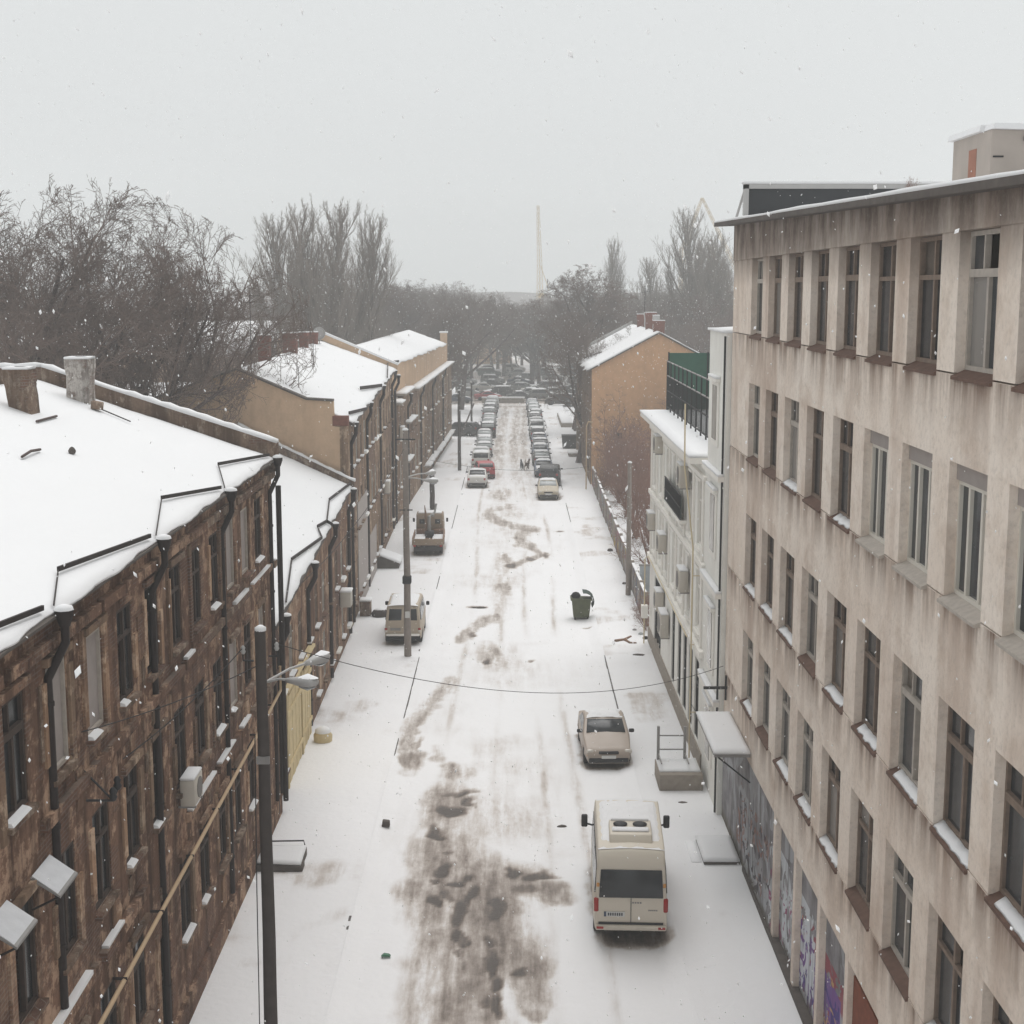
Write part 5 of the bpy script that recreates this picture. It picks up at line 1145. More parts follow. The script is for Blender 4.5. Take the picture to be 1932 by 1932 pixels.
# ================================================================ VEHICLES
def shell(profile, w_, taper, bevel, mats, name='body', crown=.03):
    xs_ = [-1, -.6, 0, .6, 1]; n = len(profile); V = []; F = []
    zt_ = max(p[1] for p in profile)
    for f in xs_:
        for (y, z) in profile: V.append((f*w_*taper(y, z), y, z + (crown*(1-f*f) if z > .55*zt_ else 0)))
    for i in range(4):
        for k in range(n): F.append((i*n+k, i*n+(k+1) % n, (i+1)*n+(k+1) % n, (i+1)*n+k))
    F += [tuple(range(n-1, -1, -1)), tuple(range(4*n, 5*n))]
    m = MB(); m.add(V, F); me = m.mesh(name, mats)
    bm = bmesh.new(); bm.from_mesh(me); es = [e for e in bm.edges if len(e.link_faces) == 2 and any(len(f.verts) > 6 for f in e.link_faces)]
    bmesh.ops.bevel(bm, geom=es, offset=bevel, segments=3, affect='EDGES', clamp_overlap=True, profile=.6)
    for f in bm.faces: f.smooth = len(f.verts) < 7
    bm.to_mesh(me); bm.free(); return me
def bottom(yr, yf, rw, zb, y_rear, y_front):
    P = [(y_rear, zb)]
    for yc in (yr, yf):
        for k in range(7):
            a = math.pi-math.pi*k/6; P.append((yc+rw*1.16*math.cos(a), zb+.02+rw*1.28*math.sin(a)))
    P.append((y_front, zb)); return P
def glass_plate(a, b, wa, wb, mat, name, th=.014):
    """plate between two profile points a=(y,z) low, b=(y,z) high, half widths wa, wb"""
    d = Vector((0, b[0]-a[0], b[1]-a[1])); n_ = Vector((0, -d.z, d.y)).normalized()
    if n_.dot(Vector((0, (a[0]+b[0])/2, .0))) < 0: n_ = -n_
    m = MB(); lo = -.03
    P = [(-wa, a[0], a[1]), (wa, a[0], a[1]), (wb, b[0], b[1]), (-wb, b[0], b[1])]
    m.hexa([tuple(Vector(p)+n_*lo) for p in P]+[tuple(Vector(p)+n_*(th+.03)) for p in P]); return m.mesh(name, mat, bevel=.012)
def side_plate(poly, xf, mat, sgn, th=.012):
    m = MB(); n = len(poly); V = [(sgn*(xf(y, z)-.03), y, z) for y, z in poly]+[(sgn*(xf(y, z)+th), y, z) for y, z in poly]
    F = [tuple(range(n-1, -1, -1)), tuple(range(n, 2*n))]+[(i, (i+1) % n, n+(i+1) % n, n+i) for i in range(n)]; m.add(V, F); return m.mesh('side_window', mat)
def wheel_meshes(r, wd=.2):
    ty = MB(); ty.lathe((0, 0, 0), [(r*.62, -wd/2), (r*.93, -wd/2), (r, -wd*.36), (r, wd*.36), (r*.93, wd/2), (r*.62, wd/2)], 18, axis='x')
    rm = MB(); rm.lathe((0, 0, 0), [(r*.15, -wd*.42), (r*.6, -wd*.36), (r*.61, wd*.36), (r*.15, wd*.42)], 14, axis='x')
    return ty.mesh('tyre', M['rubber']), rm.mesh('rim', M['steel'])
WH_ = {}
def add_wheels(t, xw, ys_, r):
    if r not in WH_: WH_[r] = wheel_meshes(r)
    for y in ys_:
        for s in (-1, 1):
            o = bpy.data.objects.new('tyre', WH_[r][0]); o.name = 'wheel'; COL.objects.link(o); o.parent = t; o.location = (s*xw, y, r); ORG[o.name] = Vector((0, 0, 0))
            q = bpy.data.objects.new('rim', WH_[r][1]); COL.objects.link(q); q.parent = o
def addm(t, name, me, loc=(0, 0, 0)):
    o = bpy.data.objects.new(name, me); COL.objects.link(o); o.parent = t; o.location = loc; ORG[o.name] = Vector((0, 0, 0)); return o
CARS = {
 'sedan': dict(L=4.35, w=.86, belt=.93, k=.30, prof=[(2.13,.30),(2.17,.50),(2.10,.66),(1.92,.78),(1.02,.97),(.30,1.38),(-.1,1.43),(-.62,1.38),(-1.32,1.0),(-2.0,.96),(-2.15,.82),(-2.17,.5),(-2.13,.30)], wy=(-1.3, 1.32), r=.30, fg=((1.02,.97),(.30,1.38)), rg=((-1.32,1.0),(-.62,1.38)), sg=[(.82,.99),(.25,1.33),(-.1,1.36),(-.6,1.32),(-1.1,1.02)], roof=(-.58,.28,1.43), hood=(1.05,1.9,.97,.79), tz=.72),
 'hatch': dict(L=3.9, w=.84, belt=.95, k=.26, prof=[(1.9,.30),(1.95,.52),(1.88,.70),(1.7,.82),(.95,1.0),(.28,1.44),(-.2,1.49),(-1.3,1.46),(-1.75,1.02),(-1.88,.88),(-1.92,.5),(-1.88,.30)], wy=(-1.2, 1.2), r=.29, fg=((.95,1.0),(.28,1.44)), rg=((-1.74,1.04),(-1.33,1.43)), sg=[(.76,1.02),(.24,1.39),(-.2,1.42),(-1.15,1.38),(-1.45,1.05)], roof=(-1.25,.26,1.49), hood=(1.0,1.68,.99,.83), tz=.85),
 'suv': dict(L=4.5, w=.92, belt=1.15, k=.18, prof=[(2.2,.40),(2.25,.70),(2.18,.95),(2.0,1.05),(1.05,1.18),(.5,1.70),(0,1.76),(-1.7,1.74),(-2.12,1.2),(-2.22,1.0),(-2.25,.6),(-2.2,.40)], wy=(-1.35, 1.38), r=.36, fg=((1.05,1.18),(.5,1.70)), rg=((-2.1,1.24),(-1.75,1.69)), sg=[(.9,1.2),(.46,1.64),(0,1.68),(-1.55,1.66),(-1.85,1.24)], roof=(-1.65,.45,1.76), hood=(1.1,1.98,1.17,1.06), tz=1.05),
}
def make_car(kind, paint, name, label, cat, snow=(1, 1), frontsnow=False, plate=True, dusted=False):
    c = CARS[kind]; t = thing(name, label, cat); W_ = c['w']; hl = c['L']/2
    taper = lambda y, z: (1-.10*(abs(y)/hl)**4)*(1-c['k']*max(0, z-c['belt']))*(1-.10*max(0, .45-z)/.3)
    xf = lambda y, z: W_*taper(y, z)
    prof = c['prof']+bottom(c['wy'][0], c['wy'][1], c['r'], .24, -hl+.05, hl-.05)
    addm(t, 'body', shell(prof, W_, taper, .09, paint, crown=.05))
    g = M['snowglass'] if dusted else M['carglass']
    (a, b) = c['fg']; a2 = (a[0]*.9+b[0]*.1, a[1]*.9+b[1]*.1); b2 = (a[0]*.1+b[0]*.9, a[1]*.1+b[1]*.9); addm(t, 'windscreen', glass_plate(a2, b2, xf(*a2)*.86, xf(*b2)*.86, g, 'windscreen'))
    (a, b) = c['rg']; a2 = (a[0]*.9+b[0]*.1, a[1]*.9+b[1]*.1); b2 = (a[0]*.1+b[0]*.9, a[1]*.1+b[1]*.9); addm(t, 'rear_window', glass_plate(a2, b2, xf(*a2)*.84, xf(*b2)*.84, g, 'rear_window'))
    for s in (-1, 1):
        sg = c['sg']; ym = -.15
        fr = [p for p in sg if p[0] > ym]; rr_ = [p for p in sg if p[0] <= ym]
        addm(t, 'side_window', side_plate(sg, xf, M['carglass'], s))
        y, z = hl-.09, c['tz']-.06; addm(t, 'headlight', MB().box(s*W_*.80-.15, s*W_*.80+.10, y-.16, y+.02, z-.08, z+.07).mesh('headlight', M['headlamp'], bevel=.03))
        addm(t, 'indicator', MB().box(s*W_*.86-.03, s*W_*.86+.05, y-.20, y+.0, z-.18, z-.10).mesh('indicator', M['amber'], bevel=.02))
        addm(t, 'taillight', MB().box(s*W_*.80-.12, s*W_*.80+.07, -hl+.01, -hl+.16, c['tz']-.06, c['tz']+.14).mesh('taillight', M['redlamp'], bevel=.03))
        yy, zz = c['fg'][0][0]-.22, c['fg'][0][1]+.03; addm(t, 'mirror', MB().box(s*(xf(yy, zz)+.12)-.10, s*(xf(yy, zz)+.12)+.10, yy-.06, yy+.05, zz-.02, zz+.11).mesh('mirror', M['black'], bevel=.03))
    for (yy, nm) in ((hl-.05, 'front_bumper'), (-hl+.05, 'rear_bumper')):
        s = 1 if yy > 0 else -1; addm(t, nm, MB().box(-W_*.84, W_*.84, min(yy-s*.15, yy+s*.06), max(yy-s*.15, yy+s*.06), .27, .46).mesh(nm, M['black'], bevel=.05, seg=2))
    addm(t, 'grille', MB().box(-.36, .36, hl-.16, hl-.0, c['tz']-.13, c['tz']-.04).mesh('grille', M['black'], bevel=.02)); addm(t, 'lower_grille', MB().box(-.5, .5, hl-.1, hl+.035, .30, .40).mesh('lower_grille', M['black'], bevel=.01))
    if plate:
        for s in (-1, 1): addm(t, 'number_plate', MB().box(-.26, .26, s*(hl+.0)-.02, s*(hl+.0)+.025, .50 if s < 0 else .44, .61 if s < 0 else .55).mesh('number_plate', M['plate']))
    add_wheels(t, W_-.11, c['wy'], c['r'])
    y0, y1, z = c['roof']; wr = xf(0, z)*.92
    if snow[0]:
        m = MB(); V = []; n = 7; mm = 9; rr = rj(len(label)*7+int(hl*100))
        for j in range(mm+1):
            for i in range(n+1):
                u = i/n*2-1; y = y0-.16+(y1-y0+.22)*j/mm; e = min(1, 3*min(1-abs(u), j/mm, 1-j/mm)+.15); V.append((u*wr, y, z-.05*(1-e)+.075*e*snow[0]+.012*math.sin(i*2.1+j*1.7)+.03*(1-u*u)))
        for j in range(mm):
            for i in range(n): m.add([V[j*(n+1)+i], V[j*(n+1)+i+1], V[(j+1)*(n+1)+i+1], V[(j+1)*(n+1)+i]], [(0, 1, 2, 3)], 0, True)
        m.add([(p[0], p[1], p[2]-.09) for p in (V[0], V[n], V[-1], V[-n-1])], [(3, 2, 1, 0)]); addm(t, 'roof_snow', m.mesh('roof_snow', M['roof_snow']))
    if snow[1]:
        ya, yb, za, zb_ = c['hood']; wh = xf((ya+yb)/2, za)*.86
        m = MB(); m.hexa([(-wh, ya, za), (wh, ya, za), (wh*.94, yb, zb_), (-wh*.94, yb, zb_), (-wh*.96, ya+.03, za+.075), (wh*.96, ya+.03, za+.075), (wh*.88, yb-.06, zb_+.07), (-wh*.88, yb-.06, zb_+.07)]); addm(t, 'bonnet_snow', m.mesh('bonnet_snow', M['roof_snow'], bevel=.03))
        if kind == 'sedan':
            m = MB(); w2 = xf(-1.6, .98)*.84; m.hexa([(-w2, -2.0, .955), (w2, -2.0, .955), (w2, -1.36, .99), (-w2, -1.36, .99), (-w2*.95, -1.95, 1.03), (w2*.95, -1.95, 1.03), (w2*.95, -1.42, 1.07), (-w2*.95, -1.42, 1.07)]); addm(t, 'boot_snow', m.mesh('boot_snow', M['roof_snow'], bevel=.03))
    return t
def place(t, x, y, z, rz, lab=None):
    t.location = (x, y, z); t.rotation_euler = (0, 0, rz)
    if lab: t['label'] = lab
    return t
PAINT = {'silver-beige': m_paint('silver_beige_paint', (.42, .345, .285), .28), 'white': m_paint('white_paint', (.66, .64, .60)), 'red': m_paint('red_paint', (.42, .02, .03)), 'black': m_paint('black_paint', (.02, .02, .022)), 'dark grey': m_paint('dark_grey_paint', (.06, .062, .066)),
         'grey': m_paint('grey_paint', (.17, .17, .17)), 'beige': m_paint('beige_paint', (.46, .39, .28)), 'dark blue': m_paint('dark_blue_paint', (.03, .05, .10)), 'dark green': m_paint('dark_green_paint', (.03, .06, .05)), 'pale grey': m_paint('pale_grey_paint', (.36, .37, .37))}
# --- the silver-beige saloon facing the camera, roof and glass freshly snowed
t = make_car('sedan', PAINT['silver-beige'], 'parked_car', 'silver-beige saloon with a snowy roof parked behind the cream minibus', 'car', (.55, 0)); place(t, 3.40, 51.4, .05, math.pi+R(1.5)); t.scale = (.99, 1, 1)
# --- cream minibus
def minibus():
    t = thing('minibus', 'cream high-roof minibus with a dark rear window and roof air unit', 'minibus'); W_ = .985; hl = 2.85
    taper = lambda y, z: (1-.05*(abs(y)/hl)**6)*(1-.062*max(0, z-1.1))
    xf = lambda y, z: W_*taper(y, z); P_ = m_paint('cream_van_paint', (.68, .62, .52), .4)
    prof = [(2.82,.50),(2.86,.75),(2.70,1.02),(2.25,1.22),(1.62,2.2),(1.35,2.48),(.9,2.60),(-2.45,2.62),(-2.72,2.52),(-2.82,2.2),(-2.86,1.3),(-2.86,.70),(-2.83,.58)]+bottom(-1.75, 1.85, .36, .48, -2.80, 2.78)
    addm(t, 'body', shell(prof, W_, taper, .09, P_, crown=.05))
    addm(t, 'windscreen', glass_plate((2.2,1.30),(1.64,2.16), .84, .78, M['carglass'], 'windscreen'))
    rw = addm(t, 'rear_window', glass_plate((-2.862,1.38),(-2.818,2.12), .83, .79, M['carglass'], 'rear_window'))
    for s in (-1, 1):
        for (ya, yb) in ((-2.6, -1.3), (-1.22, -.1), (-.02, 1.05)):
            addm(t, 'side_window', side_plate([(ya, 1.4), (yb, 1.4), (yb, 2.1), (ya, 2.1)], xf, M['carglass'], s))
        addm(t, 'side_window', side_plate([(1.15, 1.35), (2.0, 1.35), (1.55, 2.05), (1.15, 2.1)], xf, M['carglass'], s))
        addm(t, 'taillight', MB().box(s*.90-.06, s*.90+.06, -2.885, -2.80, .98, 1.36).mesh('taillight', M['redlamp'], bevel=.025)); addm(t, 'reflector', MB().box(s*.80-.09, s*.80+.09, -2.96, -2.86, .55, .61).mesh('reflector', M['redlamp']))
        addm(t, 'side_marker', MB().box(s*.86-.04, s*.86+.04, -2.87, -2.82, 1.66, 1.76).mesh('side_marker', M['amber'], bevel=.01))
        o = addm(t, 'mirror', MB().box(s*1.19-.09, s*1.19+.09, 1.72, 1.86, 1.50, 1.86).mesh('mirror', M['black'], bevel=.03)); addm(o, 'mirror_arm', MB().tube([(s*.93, 1.75, 1.55), (s*1.15, 1.78, 1.6)], .03, 6).mesh('mirror_arm', M['black']))
        addm(t, 'headlight', MB().box(s*.78-.12, s*.78+.12, 2.72, 2.86, .84, 1.08).mesh('headlight', M['headlamp'], bevel=.03)); addm(t, 'mudflap', MB().box(s*.80-.13, s*.80+.13, -2.15, -2.12, .12, .45).mesh('mudflap', M['rubber']))
    addm(t, 'rear_door_seam', MB().box(-.008, .008, -2.876, -2.85, .62, 1.36).mesh('rear_door_seam', M['black'])); addm(t, 'rear_bumper', MB().box(-.92, .92, -2.95, -2.78, .50, .64).mesh('rear_bumper', P_, bevel=.04, seg=2)); addm(t, 'bumper_gap', MB().box(-.84, .84, -2.885, -2.8, .645, .70).mesh('bumper_gap', M['black']))
    o = addm(t, 'number_plate', MB().box(-.70, -.16, -2.885, -2.85, .86, .99).mesh('number_plate', M['plate'])); addm(o, 'plate_band', MB().box(-.70, -.64, -2.888, -2.87, .86, .99).mesh('plate_band', PAINT['dark blue']))
    m = MB()
    for k in range(7): m.box(-.60+k*.058, -.562+k*.058, -2.889, -2.87, .885, .965)
    addm(o, 'plate_print', m.mesh('plate_print', M['platetxt'])); m = MB()
    for k in range(4): m.box(.03+k*.065, .075+k*.065, -2.875, -2.855, 1.22, 1.26)
    addm(t, 'maker_badge', m.mesh('maker_badge', M['steel'])); m = MB()
    for k in range(5): m.box(.45+k*.05, .485+k*.05, -2.875, -2.855, 1.02, 1.05)
    addm(t, 'model_badge', m.mesh('model_badge', M['steel'])); addm(t, 'underside', MB().box(-.8, .8, -1.3, 2.6, .30, .52).mesh('underside', M['black'])); addm(t, 'spare_wheel', MB().lathe((0, -1.9, .50), [(.3, -.08), (.34, 0), (.3, .08)], 14).mesh('spare_wheel', M['rubber']))
    # roof air unit with two fans
    u = addm(t, 'roof_unit', MB().prism([(-2.35, 2.62), (-2.2, 2.84), (-1.2, 2.86), (-.95, 2.66)], -.56, .56, 0, 'x').mesh('roof_unit', P_, bevel=.04, seg=2))
    for x in (-.26, .26): addm(u, 'fan', MB().lathe((x, -1.55, 2.868), [(.19, 0), (.19, .02), (.05, .03)], 14).mesh('fan', M['black']))
    m = MB(); V = []; n, mm = 12, 34
    for j in range(mm+1):
        for i in range(n+1):
            f = i/n*2-1; y = -2.62+3.75*j/mm; e = min(1, 4*min(1-abs(f), j/mm, 1-j/mm)+.1); V.append((f*.86, y, 2.61+.045*(1-f*f)+.045*e+.012*math.sin(i*1.9)*math.sin(j*1.3)-.04*(1-e)))
    for j in range(mm):
        for i in range(n): a = j*(n+1)+i; m.add([V[a], V[a+1], V[a+n+2], V[a+n+1]], [(0, 1, 2, 3)], 0, True)
    addm(t, 'roof_snow', m.mesh('roof_snow', M['roof_snow'])); addm(u, 'unit_snow', MB().hexa([(-.5, -2.05, 2.85), (.5, -2.05, 2.85), (.5, -1.78, 2.862), (-.5, -1.78, 2.862), (-.46, -2.0, 2.90), (.46, -2.0, 2.90), (.46, -1.82, 2.91), (-.46, -1.82, 2.91)]).mesh('unit_snow', M['roof_snow'], bevel=.02))
    addm(u, 'unit_snow', MB().hexa([(-.52, -1.3, 2.85), (.52, -1.3, 2.85), (.5, -.85, 2.66), (-.5, -.85, 2.66), (-.5, -1.28, 2.93), (.5, -1.28, 2.93), (.5, -.85, 2.75), (-.5, -.85, 2.75)]).mesh('unit_snow', M['roof_snow'], bevel=.02))
    add_wheels(t, .86, (-1.75, 1.85), .36); return t
place(minibus(), 3.22, 38.1, .05, R(-2.6))
# --- small van standing on the left pavement, rear to the camera
def small_van():
    t = thing('parked_van', 'beige van with a snowy roof parked behind the tall wooden pole', 'van'); W_ = .90; hl = 2.25; P_ = m_paint('tan_van_paint', (.47, .39, .30), .45)
    taper = lambda y, z: (1-.07*(abs(y)/hl)**6)*(1-.16*max(0, z-1.05)); xf = lambda y, z: W_*taper(y, z)
    prof = [(2.2,.40),(2.24,.72),(2.05,1.0),(1.75,1.12),(1.1,1.80),(.8,1.92),(-1.7,1.95),(-1.98,1.86),(-2.2,1.15),(-2.24,.95),(-2.25,.6),(-2.2,.4)]+bottom(-1.35, 1.4, .31, .30, -2.15, 2.15)
    addm(t, 'body', shell(prof, W_, taper, .07, P_, crown=.04)); addm(t, 'windscreen', glass_plate((1.7,1.18),(1.15,1.76), .76, .68, M['carglass'], 'windscreen'))
    for (a, b) in ((-.70, -.05), (.05, .70)):
        d = MB(); d.hexa([(a, -2.19, 1.22), (b, -2.19, 1.22), (b, -2.10, 1.22), (a, -2.10, 1.22), (a*.93, -2.035, 1.76), (b*.93, -2.035, 1.76), (b*.93, -1.93, 1.76), (a*.93, -1.93, 1.76)]); addm(t, 'rear_window', d.mesh('rear_window', M['carglass'], bevel=.02))
    for s in (-1, 1):
        addm(t, 'side_window', side_plate([(1.5, 1.2), (1.1, 1.68), (.4, 1.72), (.4, 1.2)], xf, M['carglass'], s)); addm(t, 'side_window', side_plate([(.3, 1.2), (.3, 1.72), (-1.6, 1.72), (-1.85, 1.2)], xf, M['carglass'], s))
        addm(t, 'taillight', MB().box(s*.80-.08, s*.80+.06, -2.27, -2.2, .78, .88).mesh('taillight', M['redlamp'], bevel=.02)); addm(t, 'reversing_light', MB().box(s*.80-.08, s*.80+.06, -2.27, -2.2, .67, .775).mesh('reversing_light', M['headlamp'], bevel=.02))
        addm(t, 'mirror', MB().box(s*1.03-.09, s*1.03+.08, 1.28, 1.38, 1.22, 1.42).mesh('mirror', M['black'], bevel=.03)); addm(t, 'headlight', MB().box(s*.7-.14, s*.7+.12, 2.1, 2.24, .75, .92).mesh('headlight', M['headlamp'], bevel=.03))
    addm(t, 'rear_bumper', MB().box(-.8, .8, -2.36, -2.2, .50, .60).mesh('rear_bumper', M['cream'], bevel=.03)); addm(t, 'skirt', MB().box(-.84, .84, -2.28, -2.1, .24, .49).mesh('skirt', M['rubber'], bevel=.03)); addm(t, 'number_plate', MB().box(-.6, -.1, -2.275, -2.24, .76, .88).mesh('number_plate', M['steel']))
    m = MB(); V = []; n, mm = 10, 20
    for j in range(mm+1):
        for i in range(n+1):
            f = i/n*2-1; y = -2.0+2.85*j/mm; e = min(1, 4*min(1-abs(f), j/mm, 1-j/mm)+.1); V.append((f*.73, y, 1.935+.05*(1-f*f)+.07*e-.05*(1-e)))
    for j in range(mm):
        for i in range(n): a = j*(n+1)+i; m.add([V[a], V[a+1], V[a+n+2], V[a+n+1]], [(0, 1, 2, 3)], 0, True)
    addm(t, 'roof_snow', m.mesh('roof_snow', M['roof_snow'])); add_wheels(t, .79, (-1.35, 1.4), .31); return t
place(small_van(), -5.26, 69.4, .11, R(.5))
# --- flatbed tow lorry
def lorry():
    t = thing('flatbed_lorry', 'tan flatbed lorry with a small crane post and snow on its bed', 'lorry'); P_ = M['tan']
    taper = lambda y, z: 1-.05*max(0, z-1.6)
    addm(t, 'cab', shell([(1.0,.75),(2.75,.75),(2.82,1.3),(2.5,1.6),(2.3,2.35),(2.1,2.46),(1.15,2.46),(1.0,2.36)], .93, taper, .07, P_, name='cab', crown=.04))
    addm(t, 'windscreen', glass_plate((2.47,1.68),(2.32,2.26), .78, .74, M['carglass'], 'windscreen'))
    for s in (-1, 1):
        addm(t, 'rear_window', MB().box(s*.52-.17, s*.52+.17, .975, 1.02, 1.72, 2.06).mesh('rear_window', M['carglass'], bevel=.015)); addm(t, 'mirror', MB().box(s*1.12-.07, s*1.12+.07, 2.1, 2.2, 1.66, 1.95).mesh('mirror', M['black'], bevel=.02))
        addm(t, 'side_board', MB().box(s*.98-.03, s*.98+.03, -2.6, .9, .95, 1.32).mesh('side_board', M['rusty'])); addm(t, 'taillight', MB().box(s*.85-.08, s*.85+.08, -2.70, -2.66, .72, .84).mesh('taillight', M['redlamp']))
        addm(t, 'bed_snow', MB().hexa([(s*.58-.36, -2.3, .95), (s*.58+.36, -2.3, .95), (s*.58+.36, .2, .95), (s*.58-.36, .2, .95), (s*.58-.33, -2.25, 1.06), (s*.58+.33, -2.25, 1.06), (s*.58+.33, .15, 1.1), (s*.58-.33, .15, 1.1)]).mesh('bed_snow', M['roof_snow'], bevel=.03))
        addm(t, 'seat_stack', MB().box(s*.55-.35, s*.55+.35, .55, .95, .95, 1.38).mesh('seat_stack', M['rusty'], bevel=.03))
    addm(t, 'bed', MB().box(-1.0, 1.0, -2.62, .92, .80, .95).mesh('bed', M['rusty'])); addm(t, 'tailboard', MB().box(-1.01, 1.01, -2.68, -2.60, .84, 1.28).mesh('tailboard', P_, bevel=.015)); addm(t, 'chassis', MB().box(-.45, .45, -2.5, 2.6, .48, .80).mesh('chassis', M['black'])); addm(t, 'rear_guard', MB().box(-.9, .9, -2.62, -2.5, .40, .68).mesh('rear_guard', M['black']))
    c = addm(t, 'crane_post', MB().tube([(0, -.2, .95), (0, -.2, 2.5)], .11, 8).mesh('crane_post', M['steel'])); addm(c, 'crane_jib', MB().tube([(0, -.2, 2.45), (.35, .3, 2.7), (.45, .5, 3.3)], .07, 6).mesh('crane_jib', M['steel'])); addm(c, 'crane_arm', MB().tube([(-.2, -.1, 1.2), (-.24, 0, 2.7), (-.3, .1, 3.25)], [.09, .07, .02], 6).mesh('crane_arm', M['rusty'])); addm(c, 'winch', MB().box(-.28, .3, -.55, .15, .95, 1.42).mesh('winch', M['black'], bevel=.04))
    addm(c, 'pulley_head', MB().box(.06, .34, -.1, .25, 2.44, 2.62).mesh('pulley_head', M['steel'], bevel=.03)); add_wheels(t, .83, (-1.7, 1.85), .42); addm(t, 'cab_snow', MB().hexa([(-.8, 1.1, 2.46), (.8, 1.1, 2.46), (.8, 2.1, 2.46), (-.8, 2.1, 2.46), (-.75, 1.15, 2.56), (.75, 1.15, 2.56), (.75, 2.05, 2.56), (-.75, 2.05, 2.56)]).mesh('cab_snow', M['roof_snow'], bevel=.04)); return t
lt = place(lorry(), -5.45, 93.2, .11, R(1)); lt.scale = (1, 1, .9)
# --- cars along the kerbs
KB = {}
def kerb_car(kind, colour, x, y, rz, label, snow=(1, 1), dusted=False):
    key = (kind, colour, snow, dusted)
    if key not in KB: KB[key] = make_car(kind, PAINT[colour], 'parked_car', label, 'car', snow, dusted=dusted); t = KB[key]
    else: t = copy_tree(KB[key]); t['label'] = label
    t['group'] = 'cars parked along the kerbs'; return place(t, x, y, .05, rz)
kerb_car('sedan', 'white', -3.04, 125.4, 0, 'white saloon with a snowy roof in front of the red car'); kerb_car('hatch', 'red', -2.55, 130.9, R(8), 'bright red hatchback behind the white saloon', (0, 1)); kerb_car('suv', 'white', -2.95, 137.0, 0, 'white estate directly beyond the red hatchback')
ords = ['second', 'third', 'fourth', 'fifth', 'sixth', 'seventh', 'eighth', 'ninth', 'tenth', 'eleventh', 'twelfth', 'thirteenth', 'fourteenth', 'fifteenth', 'sixteenth']
rr = rj(31); y = 142.8
for i in range(11):
    kd = rr.choice(['sedan', 'hatch', 'suv', 'suv']); co = rr.choice(['dark grey', 'grey', 'dark green', 'white', 'black', 'pale grey']); kerb_car(kd, co, -2.95+rr.uniform(-.15, .15), y, rr.choice([0, math.pi])+R(rr.uniform(-2, 2)), f'{co} car parked {ords[i]} beyond the red hatchback along its kerb', dusted=rr.random() < .5); y += rr.choice([5.2, 5.5, 6.0, 6.4, 8.2])
kerb_car('suv', 'dark grey', -6.0, 168, R(70), 'dark car parked askew on the pavement beside the lamp post')
kerb_car('sedan', 'beige', 2.98, 118.2, math.pi, 'beige saloon with a snowed windscreen heading the row opposite the white saloon', (1, 0), True); kerb_car('suv', 'black', 3.35, 126.0, R(-4), 'black off-roader right behind the beige saloon', (0, 1))
y = 132.2
for i in range(13):
    kd = rr.choice(['sedan', 'hatch', 'suv', 'sedan']); co = rr.choice(['dark grey', 'grey', 'black', 'dark blue', 'white', 'pale grey']); kerb_car(kd, co, 3.0+rr.uniform(-.15, .2), y, rr.choice([0, math.pi])+R(rr.uniform(-2, 2)), f'{co} car parked {ords[i]} behind the beige saloon along its kerb', dusted=rr.random() < .5); y += rr.choice([5.2, 5.4, 5.9, 6.3, 7.8])
kerb_car('suv', 'black', 7.2, 214, R(80), 'black van-like car across the end of the right-hand pavement')
kerb_car('sedan', 'dark blue', -8.2, 218.5, R(-82), 'dark blue saloon across the corner by the far left street trees')
# --- the crowded car park: one object per car
def lot_car(kind, colour):
    c = CARS[kind]; W_ = c['w']; hl = c['L']/2; taper = lambda y, z: (1-.10*(abs(y)/hl)**4)*(1-c['k']*max(0, z-c['belt'])); xf = lambda y, z: W_*taper(y, z)
    src = [(shell(c['prof']+bottom(c['wy'][0], c['wy'][1], c['r'], .24, -hl+.05, hl-.05), W_, taper, .055, PAINT[colour]), 0)]
    (a, b) = c['fg']; src.append((glass_plate(a, b, xf(*a)*.84, xf(*b)*.84, M['carglass'], 'g'), 1)); (a, b) = c['rg']; src.append((glass_plate(a, b, xf(*a)*.84, xf(*b)*.84, M['carglass'], 'g'), 1))
    for s in (-1, 1): src.append((side_plate(c['sg'], xf, M['carglass'], s), 1))
    y0, y1, z = c['roof']; wr = xf(0, z)*.92; src.append((MB().hexa([(-wr, y0-.1, z-.06), (wr, y0-.1, z-.06), (wr, y1+.05, z-.06), (-wr, y1+.05, z-.06), (-wr*.9, y0, z+.12), (wr*.9, y0, z+.12), (wr*.9, y1, z+.12), (-wr*.9, y1, z+.12)]).mesh('s', M['roof_snow'], bevel=.03), 2))
    ya, yb, za, zb_ = c['hood']; wh = xf((ya+yb)/2, za)*.86; src.append((MB().hexa([(-wh, ya, za), (wh, ya, za), (wh*.94, yb, zb_), (-wh*.94, yb, zb_), (-wh*.96, ya+.03, za+.1), (wh*.96, ya+.03, za+.1), (wh*.88, yb-.06, zb_+.09), (-wh*.88, yb-.06, zb_+.09)]).mesh('s', M['roof_snow'], bevel=.03), 2))
    ty, _ = wheel_meshes(c['r'])
    bm = bmesh.new()
    def addmesh(me, mi, off=(0, 0, 0)):
        k = len(bm.faces); v0 = len(bm.verts); bm.from_mesh(me); bm.verts.ensure_lookup_table(); bm.faces.ensure_lookup_table()
        for v in bm.verts[v0:]: v.co += Vector(off)
        for f in bm.faces[k:]: f.material_index = mi
    for me, mi in src: addmesh(me, mi)
    for yy in c['wy']:
        for s in (-1, 1): addmesh(ty, 3, (s*(W_-.11), yy, c['r']))
    out = bpy.data.meshes.new('car'); bm.to_mesh(out); bm.free()
    for m in (PAINT[colour], M['carglass'], M['roof_snow'], M['rubber']): out.materials.append(m)
    return out
LM = {}; rr = rj(555)
